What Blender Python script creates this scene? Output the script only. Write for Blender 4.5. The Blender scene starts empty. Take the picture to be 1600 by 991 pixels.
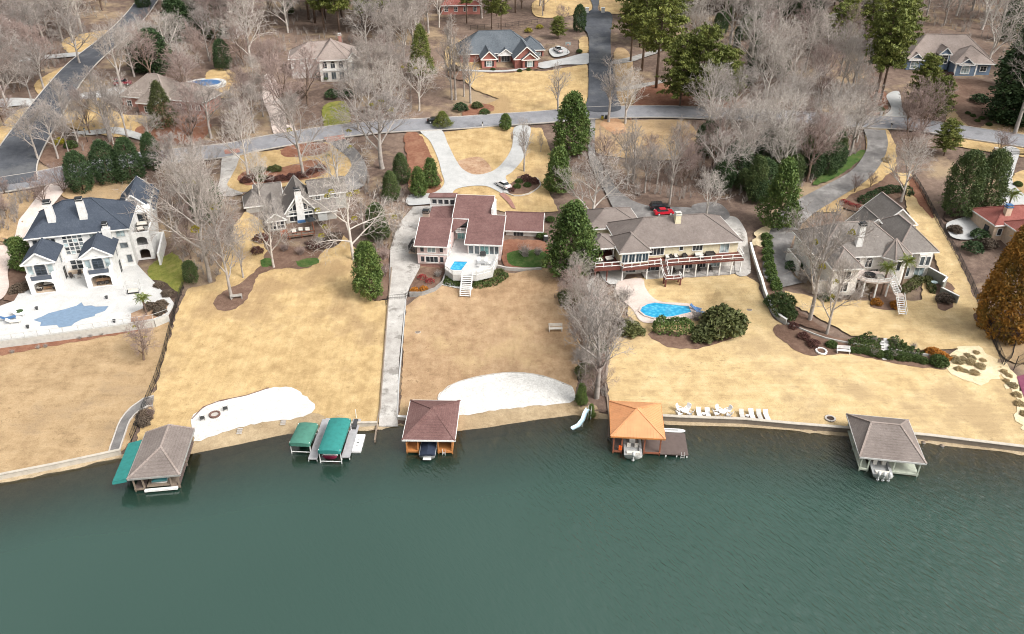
import bpy, bmesh, math, random
from bisect import bisect_right
from mathutils import Vector, Matrix
from mathutils.geometry import delaunay_2d_cdt

# ------------------------------------------------------------------ camera
SC = bpy.context.scene
COL = SC.collection
FPX, PITCH, CX, CY, HC = 1260.0, math.radians(31.0), 800.0, 495.5, 80.0
cam_d = bpy.data.cameras.new('camera')
cam_d.sensor_width = 36.0
cam_d.lens = 36.0 * FPX / 1600.0
cam_d.clip_start = 1.0
cam_d.clip_end = 9000.0
cam = bpy.data.objects.new('camera', cam_d)
COL.objects.link(cam)
cam.location = (0, 0, HC)
cam.rotation_euler = (math.pi / 2 - PITCH, 0, 0)
SC.camera = cam

# ------------------------------------------------------------------ sky, sun, exposure
SUN_EL, SUN_AZ = 46.0, 122.0     # soft winter sun through thin overcast, from the right and slightly behind the camera
w = bpy.data.worlds.new('World'); SC.world = w; w.use_nodes = True
nt = w.node_tree; nt.nodes.clear()
sky = nt.nodes.new('ShaderNodeTexSky'); sky.sky_type = 'NISHITA'; sky.sun_disc = False
sky.sun_elevation = math.radians(SUN_EL); sky.sun_rotation = math.radians(SUN_AZ)
sky.dust_density = 9.0; sky.air_density = 2.5; sky.ozone_density = 1.0
hs = nt.nodes.new('ShaderNodeHueSaturation'); hs.inputs['Saturation'].default_value = 0.22
bg = nt.nodes.new('ShaderNodeBackground'); bg.inputs['Strength'].default_value = 0.125
ow = nt.nodes.new('ShaderNodeOutputWorld')
nt.links.new(sky.outputs[0], hs.inputs['Color']); nt.links.new(hs.outputs[0], bg.inputs[0]); nt.links.new(bg.outputs[0], ow.inputs[0])
sd = bpy.data.lights.new('sun', 'SUN'); sd.energy = 1.2; sd.angle = math.radians(16); sd.color = (1.0, 0.955, 0.89)
sun = bpy.data.objects.new('sun', sd); COL.objects.link(sun)
az, el = math.radians(SUN_AZ), math.radians(SUN_EL)
to_sun = Vector((math.sin(az) * math.cos(el), math.cos(az) * math.cos(el), math.sin(el)))
sun.rotation_euler = to_sun.to_track_quat('Z', 'Y').to_euler()
sun.location = (0, -50, 200)
vs = SC.view_settings
vs.view_transform = 'Standard'; vs.look = 'None'; vs.gamma = 1.0; vs.use_curve_mapping = False
vs.exposure = 0.58
SC.cycles.filter_width = 1.05; SC.cycles.max_bounces = 6; SC.cycles.transparent_max_bounces = 12
SC.cycles.caustics_reflective = False; SC.cycles.caustics_refractive = False

# ------------------------------------------------------------------ survey: where a sight line meets the land
S_, C_ = math.sin(PITCH), math.cos(PITCH)
def ray(x, y):
    u = (x - CX) / FPX; v = (y - CY) / FPX
    return (u, C_ - v * S_, -S_ - v * C_)
def Hp(x, y, z):
    d = ray(x, y); t = (z - HC) / d[2]
    return Vector((d[0] * t, d[1] * t, z))
SP = [(-900,930),(-200,790),(0,750),(90,733),(180,712),(300,702),(380,686),(450,671),(500,667),(530,668),(590,670),(620,660),(700,668),(760,661),(830,650),(900,641),(950,652),(1040,658),(1160,662),(1330,677),(1450,688),(1600,706),(1800,735),(2500,840)]
SW = [Hp(x, y, 0) for x, y in SP]
SX = [p.x for p in SW]; SY = [p.y for p in SW]
def lin(xs, ys, x):
    if x <= xs[0]: return ys[0]
    if x >= xs[-1]: return ys[-1]
    i = bisect_right(xs, x) - 1
    t = (x - xs[i]) / (xs[i+1] - xs[i])
    return ys[i] + (ys[i+1] - ys[i]) * t
def shore(X): return lin(SX, SY, X)
def shore_s(X): return sum(shore(X + k * 5) for k in range(-4, 5)) / 9
_GX = [-400 + i * 4 for i in range(201)]
_GS = [shore_s(x) for x in _GX]
FD = [-60,-30,-13,-4,0,1,3,10,20,40,55,75,110,160,235,330,500,900,2500]
FZ = [-6,-3.2,-1.3,-.38,.05,.4,.65,1.1,1.9,4,6.2,9,13.5,19.5,24.5,30,45,70,120]
_h = [FD[i+1]-FD[i] for i in range(len(FD)-1)]
_d = [(FZ[i+1]-FZ[i])/_h[i] for i in range(len(_h))]
FM = [_d[0]] + [2*_d[i-1]*_d[i]/(_d[i-1]+_d[i]) for i in range(1, len(_d))] + [_d[-1]]
def prof(d):
    d = min(max(d, FD[0]), FD[-1] - 1e-6)
    i = bisect_right(FD, d) - 1
    h = _h[i]; t = (d - FD[i]) / h; t2 = t*t; t3 = t2*t
    return (2*t3-3*t2+1)*FZ[i] + (t3-2*t2+t)*h*FM[i] + (3*t2-2*t3)*FZ[i+1] + (t3-t2)*h*FM[i+1]
PADS = []     # (ox, oy, angle, x0, x1, y0, y1, z, blend): ground cut down to z there
def sstep(a, b, x):
    t = min(1, max(0, (x - a) / (b - a))); return t*t*(3-2*t)
def terr(X, Y):
    s0 = shore(X); d = Y - s0
    k = sstep(4, 30, d)
    if k > 0: d = Y - (s0 + (lin(_GX, _GS, X) - s0) * k)
    z = prof(d)
    for ox, oy, ca, sa, x0, x1, y0, y1, zp, bl in PADS:
        dx, dy = X - ox, Y - oy
        lx, ly = dx*ca + dy*sa, -dx*sa + dy*ca
        q = max(x0 - lx, lx - x1, y0 - ly, ly - y1)
        if q < bl and zp < z: z += (zp - z) * (1 - sstep(0, bl, q))
    return z
def pad(o, ang, x0, x1, y0, y1, z, bl=3.0):
    a = math.radians(ang); PADS.append((o[0], o[1], math.cos(a), math.sin(a), x0, x1, y0, y1, z, bl))
def G(x, y):
    d = ray(x, y); t = 70.0
    while t < 1500:
        if HC + d[2]*t < terr(d[0]*t, d[1]*t): break
        t += 2.0
    lo, hi = t - 2.0, t
    for _ in range(16):
        m = (lo + hi) / 2
        if HC + d[2]*m < terr(d[0]*m, d[1]*m): hi = m
        else: lo = m
    return Vector((d[0]*hi, d[1]*hi, terr(d[0]*hi, d[1]*hi)))
def height_to(p, ytop):
    """height above p of a plumb line that reaches picture row ytop"""
    lo, hi = 0.0, 60.0
    for _ in range(30):
        m = (lo + hi) / 2; dz = p.z + m - HC
        y = CY - FPX * (p.y*S_ + dz*C_) / (p.y*C_ - dz*S_)
        if y > ytop: lo = m
        else: hi = m
    return lo
def mpp(p):        # metres per photograph pixel at p
    return (p.y*C_ - (p.z-HC)*S_) / FPX

# ------------------------------------------------------------------ materials
MATS = {}
def _new(name):
    m = bpy.data.materials.new(name); m.use_nodes = True
    n = m.node_tree; b = n.nodes['Principled BSDF']; MATS[name] = m
    return m, n, b
def L(n, a, b): n.links.new(a, b)
def ramp(n, src, stops):
    r = n.nodes.new('ShaderNodeValToRGB'); L(n, src, r.inputs[0])
    e = r.color_ramp.elements
    while len(e) < len(stops): e.new(0.5)
    for el_, (p, c) in zip(e, stops):
        el_.position = p; el_.color = (*c, 1)
    return r.outputs[0]
def noise(n, vec, scale, detail=4, rough=0.6, stretch=None):
    if stretch:
        mp = n.nodes.new('ShaderNodeMapping'); mp.inputs['Scale'].default_value = stretch
        if len(stretch) > 3: pass
        L(n, vec, mp.inputs[0]); vec = mp.outputs[0]
    t = n.nodes.new('ShaderNodeTexNoise'); t.inputs['Scale'].default_value = scale
    t.inputs['Detail'].default_value = detail; t.inputs['Roughness'].default_value = rough
    L(n, vec, t.inputs['Vector']); return t.outputs[0]
def mixc(n, f, a, b, mode='MIX'):
    x = n.nodes.new('ShaderNodeMix'); x.data_type = 'RGBA'; x.blend_type = mode
    if isinstance(f, (int, float)): x.inputs[0].default_value = f
    else: L(n, f, x.inputs[0])
    for i, v in ((6, a), (7, b)):
        if isinstance(v, tuple): x.inputs[i].default_value = (*v, 1)
        else: L(n, v, x.inputs[i])
    return x.outputs[2]
def mapr(n, v, a, b, c, d):
    x = n.nodes.new('ShaderNodeMapRange'); L(n, v, x.inputs[0])
    for i, q in zip((1, 2, 3, 4), (a, b, c, d)): x.inputs[i].default_value = q
    return x.outputs[0]
def bump(n, b, h, strength=0.4, dist=0.05):
    x = n.nodes.new('ShaderNodeBump'); x.inputs['Strength'].default_value = strength; x.inputs['Distance'].default_value = dist
    L(n, h, x.inputs['Height']); L(n, x.outputs[0], b.inputs['Normal'])
def pos(n): return n.nodes.new('ShaderNodeNewGeometry').outputs['Position']
def objc(n): return n.nodes.new('ShaderNodeTexCoord').outputs['Object']
def plain(name, col, rough=0.7, var=0.12, scale=1.5, metal=0.0, spec=0.35, use_obj=True, fine=None):
    """paint, cloth, wood, metal: one colour with uneven wear"""
    m, n, b = _new(name)
    v = objc(n) if use_obj else pos(n)
    f = noise(n, v, scale, 6, 0.65)
    dark = tuple(c * (1 - var * 1.6) for c in col); lite = tuple(min(1, c * (1 + var)) for c in col)
    c = ramp(n, f, [(0.3, dark), (0.5, col), (0.72, lite)])
    if fine:
        g = noise(n, v, fine, 2, 0.5)
        c = mixc(n, 1.0, c, ramp(n, g, [(0.3, (0.8,)*3), (0.7, (1.0,)*3)]), 'MULTIPLY')
    L(n, c, b.inputs['Base Color'])
    b.inputs['Roughness'].default_value = rough; b.inputs['Metallic'].default_value = metal
    b.inputs['Specular IOR Level'].default_value = spec
    return m
def ground_mat(name, cols, big=0.05, mid=0.5, fine=6.0, streak=None, relief=0.5, patch=None, amt=0.55):
    """land cover: two scales of colour drift plus short fibre detail, optional mown streaks and a patch colour"""
    m, n, b = _new(name); v = pos(n)
    a = noise(n, v, big, 5, 0.6); c = noise(n, v, mid, 6, 0.7); f = noise(n, v, fine, 4, 0.75)
    base = ramp(n, a, [(0.36, cols[0]), (0.5, cols[1]), (0.62, cols[2])])
    if name.startswith('lawn'): amt = .72
    base = mixc(n, amt, base, ramp(n, c, [(0.34, cols[0]), (0.5, cols[1]), (0.66, cols[2])]))
    if patch:
        q = noise(n, v, patch[1], 5, 0.7)
        base = mixc(n, mapr(n, q, patch[2], patch[2] + 0.1, 0, patch[3]), base, patch[0])
    if streak:
        sv = noise(n, v, 1.0, 5, 0.7, streak)
        base = mixc(n, 0.42, base, mixc(n, 1.0, base, ramp(n, sv, [(0.35, (0.8, 0.79, 0.76)), (0.6, (1.07, 1.05, 1.03))]), 'MULTIPLY'))
    if name.startswith('lawn') or name == 'sand':     # fallen leaves, bare spots, footprints
        sp1 = noise(n, v, 1.1, 6, 0.8); sp2 = noise(n, v, .16, 4, .7)
        gate = n.nodes.new('ShaderNodeMath'); gate.operation = 'MULTIPLY'; L(n, mapr(n, sp1, .56, .66, 0, .75), gate.inputs[0]); L(n, mapr(n, sp2, .45, .62, .1, 1), gate.inputs[1])
        base = mixc(n, gate.outputs[0], base, tuple(c*.62 for c in cols[0]))
    base = mixc(n, 1.0, base, ramp(n, f, [(0.3, (0.72, 0.71, 0.7)), (0.55, (1, 1, 1)), (0.75, (1.12, 1.12, 1.1))]), 'MULTIPLY')
    L(n, base, b.inputs['Base Color']); b.inputs['Roughness'].default_value = 0.95
    b.inputs['Specular IOR Level'].default_value = 0.1
    bump(n, b, f, relief, 0.06)
    return m
ground_mat('leaf_litter', [(.095,.068,.056),(.165,.118,.097),(.27,.20,.16)], .06, .7, 5, patch=((.38,.29,.19), .045, .52, .8), relief=.9)
ground_mat('lawn_gold', [(.37,.255,.128),(.53,.385,.198),(.645,.49,.275)], .045, .35, 7, streak=(1.9, .10, 1), patch=((.34,.235,.13), .045, .51, .8))
ground_mat('lawn_pale', [(.43,.31,.165),(.59,.445,.243),(.705,.56,.335)], .045, .35, 7, streak=(.10, 1.7, 1), patch=((.42,.31,.18), .045, .52, .8))
ground_mat('lawn_dull', [(.30,.21,.122),(.42,.302,.178),(.50,.372,.23)], .05, .4, 6, streak=(.1, .9, 1), patch=((.235,.17,.11), .05, .53, .8))
ground_mat('lawn_brown', [(.29,.19,.112),(.40,.272,.165),(.50,.36,.225)], .05, .4, 7, streak=(1.2, .14, 1), patch=((.52,.385,.22), .04, .53, .9))
ground_mat('lawn_green', [(.12,.15,.035),(.22,.23,.055),(.32,.28,.10)], .12, .6, 7)
ground_mat('grass_fresh', [(.04,.085,.022),(.07,.125,.035),(.13,.15,.06)], .3, 1.2, 7)
ground_mat('mulch', [(.115,.070,.052),(.175,.112,.085),(.25,.17,.13)], .2, 1.1, 8, relief=.9)
ground_mat('mulch_red', [(.17,.075,.05),(.25,.12,.08),(.32,.18,.12)], .2, 1.1, 8, relief=.9)
ground_mat('mulch_dark', [(.05,.035,.03),(.085,.06,.05),(.14,.105,.085)], .2, 1.1, 8, relief=.9)
ground_mat('pine_straw', [(.36,.20,.115),(.46,.27,.16),(.55,.37,.23)], .15, 1.0, 8, relief=.9)
ground_mat('clay_bed', [(.30,.17,.11),(.44,.29,.19),(.56,.42,.30)], .3, 1.3, 8, relief=.9)
ground_mat('straw', [(.58,.46,.28),(.72,.60,.40),(.80,.71,.53)], .2, 1.5, 9, relief=.9)
ground_mat('sand', [(.54,.53,.51),(.68,.67,.65),(.76,.755,.74)], .2, .9, 3.5, relief=1.0, amt=.7)
ground_mat('wet_sand', [(.24,.18,.11),(.36,.275,.175),(.46,.365,.24)], .15, .9, 6, relief=.3)
ground_mat('lake_silt', [(.30,.235,.155),(.42,.335,.225),(.52,.425,.295)], .15, .8, 5, relief=.3)
ground_mat('asphalt_dark', [(.062,.068,.082),(.088,.096,.114),(.125,.134,.152)], .06, .35, 9, streak=(.5,.08,1), relief=.15, patch=((.155,.16,.17), .09, .54, .7))
ground_mat('asphalt_grey', [(.20,.205,.225),(.26,.265,.29),(.32,.325,.345)], .08, .4, 9, relief=.15, patch=((.17,.172,.185), .15, .57, .7))
ground_mat('asphalt_drive', [(.13,.125,.125),(.20,.193,.192),(.31,.30,.295)], .12, .5, 9, relief=.2, patch=((.36,.35,.345), .12, .55, .8))
ground_mat('concrete_light', [(.40,.405,.41),(.49,.497,.50),(.56,.565,.565)], .12, .6, 9, relief=.1)
ground_mat('concrete_worn', [(.32,.30,.285),(.47,.45,.43),(.60,.585,.565)], .15, .55, 8, relief=.2, patch=((.20,.185,.17), .3, .53, .75))
ground_mat('concrete_pink', [(.56,.46,.415),(.66,.565,.52),(.74,.665,.63)], .12, .6, 9, relief=.1)
ground_mat('concrete_white', [(.52,.52,.515),(.61,.61,.605),(.69,.69,.685)], .12, .6, 9, relief=.06)
ground_mat('concrete_grey', [(.24,.235,.225),(.34,.33,.32),(.45,.44,.42)], .15, .6, 9, relief=.1)
ground_mat('brick_apron', [(.26,.12,.10),(.34,.18,.15),(.42,.26,.22)], .3, 2, 9)
ground_mat('court_purple', [(.17,.05,.09),(.22,.07,.12),(.27,.10,.15)], .2, .8, 9, relief=.05)
def shingle(name, cols):
    m, n, b = _new(name); v = objc(n)
    a = noise(n, v, .25, 4, .6); c = noise(n, v, 2.2, 4, .7, (1, 1, 1)); f = noise(n, v, 9, 2, .6)
    base = mixc(n, .5, ramp(n, a, [(.3, cols[0]), (.5, cols[1]), (.7, cols[2])]), ramp(n, c, [(.3, cols[0]), (.5, cols[1]), (.7, cols[2])]))
    base = mixc(n, 1.0, base, ramp(n, f, [(.3, (.74,.74,.74)), (.65, (1.08,1.08,1.08))]), 'MULTIPLY')
    wv = n.nodes.new('ShaderNodeTexWave'); wv.wave_type = 'BANDS'; wv.bands_direction = 'Z'
    wv.inputs['Scale'].default_value = 2.4; wv.inputs['Distortion'].default_value = 1.2; L(n, v, wv.inputs[0])
    base = mixc(n, 1.0, base, ramp(n, wv.outputs[0], [(0, (.86,.86,.86)), (.35, (1,1,1))]), 'MULTIPLY')
    L(n, base, b.inputs['Base Color']); b.inputs['Roughness'].default_value = .93; b.inputs['Specular IOR Level'].default_value = .12
    bump(n, b, f, .5, .03); return m
shingle('shingle_slate', [(.050,.062,.086),(.072,.088,.118),(.10,.118,.15)])
shingle('shingle_grey', [(.165,.148,.138),(.23,.21,.197),(.31,.285,.268)])
shingle('shingle_taupe', [(.165,.140,.130),(.23,.196,.182),(.30,.262,.245)])
shingle('shingle_maroon', [(.135,.075,.072),(.19,.108,.102),(.26,.16,.15)])
shingle('shingle_tan', [(.25,.205,.185),(.34,.285,.26),(.43,.37,.345)])
shingle('shingle_blue', [(.085,.10,.12),(.125,.145,.168),(.175,.195,.22)])
shingle('shingle_brown', [(.20,.165,.145),(.27,.23,.205),(.35,.30,.275)])
shingle('tile_red', [(.22,.075,.065),(.29,.105,.09),(.37,.16,.14)])
def metal_roof(name, col):
    m, n, b = _new(name); v = objc(n)
    a = noise(n, v, .5, 5, .6)
    L(n, ramp(n, a, [(.3, tuple(c*.86 for c in col)), (.7, tuple(min(1, c*1.08) for c in col))]), b.inputs['Base Color'])
    b.inputs['Roughness'].default_value = .45; b.inputs['Specular IOR Level'].default_value = .5; return m
metal_roof('roof_orange', (.66,.315,.15))
for nm, c, r in [('white_wall', (.75,.75,.745), .8), ('pink_wall', (.66,.53,.51), .8), ('cream_wall', (.76,.69,.50), .8), ('stucco_white', (.74,.71,.67), .85), ('grey_siding', (.42,.41,.385), .8),
                 ('blue_siding', (.17,.235,.33), .75), ('stone_pink', (.47,.37,.31), .9), ('stucco_tan', (.63,.49,.38), .85), ('white_trim', (.82,.82,.81), .55), ('grey_trim', (.55,.55,.54), .6),
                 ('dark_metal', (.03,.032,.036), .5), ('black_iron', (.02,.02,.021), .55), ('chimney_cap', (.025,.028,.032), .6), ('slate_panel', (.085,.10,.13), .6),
                 ('red_deck', (.165,.058,.045), .7), ('dock_grey', (.38,.38,.40), .75), ('dock_brown', (.13,.10,.092), .7), ('dock_green', (.48,.52,.44), .7), ('orange_wood', (.52,.22,.075), .65),
                 ('weathered_wood', (.24,.19,.15), .85), ('red_wood', (.30,.11,.065), .75), ('seawall', (.50,.46,.40), .9), ('seawall_dark', (.20,.17,.14), .9), ('retaining', (.48,.475,.45), .9),
                 ('teal_canvas', (.03,.215,.20), .8), ('green_canvas', (.065,.20,.155), .8), ('navy_cover', (.022,.032,.06), .8), ('blue_tarp', (.06,.15,.32), .6), ('white_plastic', (.82,.82,.83), .4),
                 ('pale_cushion', (.70,.67,.62), .9), ('dark_wicker', (.055,.048,.045), .8), ('table_wood', (.44,.27,.16), .6), ('umbrella_cloth', (.03,.035,.04), .85), ('orange_plastic', (.75,.13,.025), .5),
                 ('pool_cover', (.185,.27,.385), .7), ('slide_blue', (.55,.72,.80), .35), ('bin_green', (.03,.09,.05), .6), ('bin_dark', (.02,.025,.03), .6), ('rubber', (.018,.018,.018), .85),
                 ('boat_white', (.80,.80,.79), .3), ('boat_grey', (.38,.39,.40), .35), ('boat_teal', (.08,.27,.30), .4), ('pink_hull', (.42,.05,.12), .4), ('engine', (.62,.63,.64), .3),
                 ('terracotta_pot', (.42,.16,.09), .8), ('stone_edge', (.48,.45,.42), .9), ('fire_brick', (.17,.10,.085), .9), ('olive_wall', (.25,.255,.225), .85), ('bench_grey', (.50,.49,.47), .8),
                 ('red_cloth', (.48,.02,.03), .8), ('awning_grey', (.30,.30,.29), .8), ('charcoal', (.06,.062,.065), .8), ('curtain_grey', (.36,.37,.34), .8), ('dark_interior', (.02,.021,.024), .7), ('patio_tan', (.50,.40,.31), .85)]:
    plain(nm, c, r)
def brick(name, col):
    m, n, b = _new(name); v = objc(n)
    t = n.nodes.new('ShaderNodeTexBrick'); L(n, v, t.inputs[0]); t.inputs['Scale'].default_value = 2.2
    t.inputs['Color1'].default_value = (*col, 1); t.inputs['Color2'].default_value = (*[c*.78 for c in col], 1); t.inputs['Mortar'].default_value = (*[min(1, c*1.25) for c in col], 1)
    a = noise(n, v, .6, 5, .6)
    L(n, mixc(n, 1.0, t.outputs[0], ramp(n, a, [(.3, (.82,)*3), (.7, (1.1,)*3)]), 'MULTIPLY'), b.inputs['Base Color'])
    b.inputs['Roughness'].default_value = .9; return m
brick('brick_red', (.36,.145,.12)); brick('brick_soft', (.38,.20,.165))
def glass(name, col, rough=.08):
    m, n, b = _new(name); v = objc(n)
    a = noise(n, v, .9, 3, .5)
    L(n, ramp(n, a, [(.35, tuple(c*.55 for c in col)), (.65, tuple(min(1, c*1.5) for c in col))]), b.inputs['Base Color'])
    b.inputs['Roughness'].default_value = rough; b.inputs['Specular IOR Level'].default_value = .6; return m
glass('glass_dark', (.035,.042,.05)); glass('glass_mid', (.11,.13,.145)); glass('glass_pale', (.30,.37,.39)); glass('glass_aqua', (.22,.42,.42)); glass('glass_car', (.025,.03,.036), .05)
def car_paint(name, col):
    m, n, b = _new(name); b.inputs['Base Color'].default_value = (*col, 1)
    b.inputs['Roughness'].default_value = .25; b.inputs['Coat Weight'].default_value = .6; return m
car_paint('paint_white', (.72,.73,.75)); car_paint('paint_red', (.50,.012,.03)); car_paint('paint_black', (.015,.017,.02)); car_paint('paint_maroon', (.22,.02,.035))
def bark(name, col, dark):
    m, n, b = _new(name); v = objc(n)
    oi = n.nodes.new('ShaderNodeObjectInfo')
    a = noise(n, v, 1.1, 5, .7)
    c = ramp(n, a, [(.3, dark), (.62, col)])
    c = mixc(n, 1.0, c, ramp(n, oi.outputs['Random'], [(0, (.82,.80,.80)), (1, (1.12,1.08,1.05))]), 'MULTIPLY')
    L(n, c, b.inputs['Base Color']); b.inputs['Roughness'].default_value = .95; b.inputs['Specular IOR Level'].default_value = .1
    return m
bark('bark_grey', (.50,.47,.44), (.24,.22,.205)); bark('bark_pale', (.66,.635,.60), (.36,.335,.31)); bark('bark_brown', (.24,.18,.145), (.11,.082,.065))
bark('twig_grey', (.44,.41,.388), (.24,.22,.206)); bark('twig_pink', (.39,.315,.295), (.21,.165,.152)); bark('twig_pale', (.58,.55,.52), (.33,.31,.29))
def leaf(name, dark, mid, lite, scale=.55):
    m, n, b = _new(name); v = objc(n)
    oi = n.nodes.new('ShaderNodeObjectInfo')
    a = noise(n, v, scale, 3, .6); f = noise(n, v, 4.5, 2, .6)
    c = mixc(n, .5, ramp(n, a, [(.33, dark), (.5, mid), (.68, lite)]), ramp(n, f, [(.33, dark), (.5, mid), (.68, lite)]))
    c = mixc(n, 1.0, c, ramp(n, oi.outputs['Random'], [(0, (.84,.86,.84)), (1, (1.14,1.10,1.04))]), 'MULTIPLY')
    L(n, c, b.inputs['Base Color']); b.inputs['Roughness'].default_value = .6; b.inputs['Specular IOR Level'].default_value = .25
    return m
leaf('leaf_magnolia', (.028,.058,.016), (.085,.140,.036), (.195,.245,.075)); leaf('leaf_pine', (.055,.078,.018), (.14,.17,.042), (.26,.27,.075)); leaf('leaf_holly', (.018,.040,.018), (.046,.084,.034), (.09,.135,.055))
leaf('leaf_cedar', (.035,.050,.018), (.075,.092,.035), (.14,.145,.058)); leaf('leaf_amber', (.055,.075,.022), (.30,.16,.036), (.60,.29,.065), .42); leaf('leaf_cypress', (.026,.052,.022), (.075,.112,.04), (.145,.18,.07))
leaf('leaf_box', (.026,.050,.014), (.062,.098,.026), (.11,.145,.048)); leaf('leaf_olive', (.045,.058,.02), (.10,.115,.042), (.18,.185,.085)); leaf('leaf_yellow', (.17,.16,.02), (.30,.27,.03), (.42,.36,.06)); leaf('leaf_rust', (.22,.085,.016), (.40,.16,.025), (.52,.26,.05))
leaf('leaf_maroon', (.045,.02,.018), (.10,.045,.04), (.17,.08,.07)); leaf('leaf_palm', (.045,.075,.015), (.12,.16,.03), (.27,.26,.06)); leaf('leaf_brown', (.065,.048,.038), (.13,.10,.078), (.21,.165,.13)); leaf('leaf_red', (.16,.02,.025), (.30,.045,.045), (.42,.09,.08)); leaf('leaf_grass', (.30,.24,.14), (.48,.39,.24), (.64,.54,.36))

# ------------------------------------------------------------------ mesh helpers
class MB:
    def __init__(s): s.v = []; s.f = []
    def add(s, vs, fs):
        o = len(s.v); s.v.extend([tuple(p) for p in vs]); s.f.extend([tuple(i + o for i in q) for q in fs]); return s
    def box(s, x0, x1, y0, y1, z0, z1):
        return s.add([(x0,y0,z0),(x1,y0,z0),(x1,y1,z0),(x0,y1,z0),(x0,y0,z1),(x1,y0,z1),(x1,y1,z1),(x0,y1,z1)],
                     [(0,3,2,1),(4,5,6,7),(0,1,5,4),(1,2,6,5),(2,3,7,6),(3,0,4,7)])
    def obox(s, c, ax, hx, hy, z0, z1):      # box turned about z by ax
        ca, sa = math.cos(ax), math.sin(ax)
        q = [(-hx,-hy),(hx,-hy),(hx,hy),(-hx,hy)]
        P = [(c[0]+a*ca-b*sa, c[1]+a*sa+b*ca) for a, b in q]
        return s.prism(P, z0, z1)
    def prism(s, poly, z0, z1):
        n = len(poly)
        vs = [(p[0], p[1], z0 if len(p) < 3 else p[2]) for p in poly] + [(p[0], p[1], z1) for p in poly]
        fs = [tuple(range(n-1, -1, -1)), tuple(range(n, 2*n))] + [(i, (i+1) % n, n+(i+1) % n, n+i) for i in range(n)]
        return s.add(vs, fs)
    def bar(s, a, b, w=.05, h=None):          # square bar between two points
        a, b = Vector(a), Vector(b); d = b - a
        if d.length < 1e-6: return s
        h = h or w
        u = d.normalized(); k = Vector((0,0,1)) if abs(u.z) < .95 else Vector((0,1,0))
        r = u.cross(k).normalized() * (w/2); t = r.cross(u).normalized() * (h/2)
        vs = [a-r-t, a+r-t, a+r+t, a-r+t, b-r-t, b+r-t, b+r+t, b-r+t]
        return s.add(vs, [(0,1,2,3),(7,6,5,4),(0,4,5,1),(1,5,6,2),(2,6,7,3),(3,7,4,0)])
    def tube(s, pts, rads, n=6, cap=True):
        pts = [Vector(p) for p in pts]; o = len(s.v); m = len(pts)
        for i, p in enumerate(pts):
            d = (pts[min(i+1, m-1)] - pts[max(i-1, 0)])
            d = d.normalized() if d.length > 1e-9 else Vector((0,0,1))
            k = Vector((0,0,1)) if abs(d.z) < .9 else Vector((1,0,0))
            r = d.cross(k).normalized(); t = r.cross(d)
            for j in range(n):
                a = 2*math.pi*j/n
                q = p + (r*math.cos(a) + t*math.sin(a)) * rads[i]
                s.v.append((q.x, q.y, q.z))
        for i in range(m-1):
            for j in range(n):
                s.f.append((o+i*n+j, o+i*n+(j+1) % n, o+(i+1)*n+(j+1) % n, o+(i+1)*n+j))
        if cap and n > 3:
            s.f.append(tuple(o+(m-1)*n+j for j in range(n))); s.f.append(tuple(o+j for j in range(n-1, -1, -1)))
        return s
    def disc(s, c, r, z0, z1, n=16, r2=None):
        r2 = r if r2 is None else r2
        vs = [(c[0]+r*math.cos(2*math.pi*i/n), c[1]+r*math.sin(2*math.pi*i/n), z0) for i in range(n)] + [(c[0]+r2*math.cos(2*math.pi*i/n), c[1]+r2*math.sin(2*math.pi*i/n), z1) for i in range(n)]
        return s.add(vs, [tuple(range(n-1,-1,-1)), tuple(range(n, 2*n))] + [(i, (i+1) % n, n+(i+1) % n, n+i) for i in range(n)])
    def mesh(s, name, mat, smooth=False):
        me = bpy.data.meshes.new(name); me.from_pydata(s.v, [], s.f); me.materials.append(MATS[mat])
        if smooth: me.polygons.foreach_set('use_smooth', [True]*len(me.polygons))
        me.update(); return me
    def build(s, name, mat, parent=None, smooth=False, loc=None, rz=0):
        o = bpy.data.objects.new(name, s.mesh(name, mat, smooth)); COL.objects.link(o)
        if parent: o.parent = parent
        if loc is not None: o.location = loc
        if rz: o.rotation_euler = (0, 0, rz)
        return o
def tag(o, label=None, cat=None, group=None, kind=None):
    if label: o['label'] = label
    if cat: o['category'] = cat
    if group: o['group'] = group
    if kind: o['kind'] = kind
    return o
def empty(name, loc, rz=0, sc=1.0):
    o = bpy.data.objects.new(name, None); COL.objects.link(o); o.empty_display_size = .5
    o.location = loc; o.rotation_euler = (0, 0, rz); o.scale = (sc,)*3 if isinstance(sc, (int, float)) else sc
    return o
def thing(name, label, cat, loc, rz=0, group=None, sc=1.0):
    return tag(empty(name, loc, rz, sc), label, cat, group)
def inst(me, name, parent, mat=None):
    o = bpy.data.objects.new(name, me); COL.objects.link(o); o.parent = parent; return o
def copy_tree(o, parent=None):
    c = o.copy(); COL.objects.link(c); c.parent = parent
    for ch in o.children: copy_tree(ch, c)
    return c

# ---- sheets laid on the land
def catmull(P, closed=True, step=1.0):
    out = []; n = len(P); rng = range(n) if closed else range(n-1)
    for i in rng:
        p0 = P[(i-1) % n] if closed or i > 0 else P[i]; p1 = P[i]; p2 = P[(i+1) % n]; p3 = P[(i+2) % n] if closed or i+2 < n else P[(i+1) % n]
        k = max(1, int((Vector(p2)-Vector(p1)).length / step))
        for j in range(k):
            t = j / k; t2 = t*t; t3 = t2*t
            out.append(tuple(.5*((2*p1[a]) + (-p0[a]+p2[a])*t + (2*p0[a]-5*p1[a]+4*p2[a]-p3[a])*t2 + (-p0[a]+3*p1[a]-3*p2[a]+p3[a])*t3) for a in (0, 1)))
    if not closed: out.append(tuple(P[-1][:2]))
    return out
def straight(P, step=1.0):
    out = []; n = len(P)
    for i in range(n):
        a, b = Vector(P[i]), Vector(P[(i+1) % n]); k = max(1, int((b-a).length/step))
        for j in range(k): q = a.lerp(b, j/k); out.append((q.x, q.y))
    return out
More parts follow.
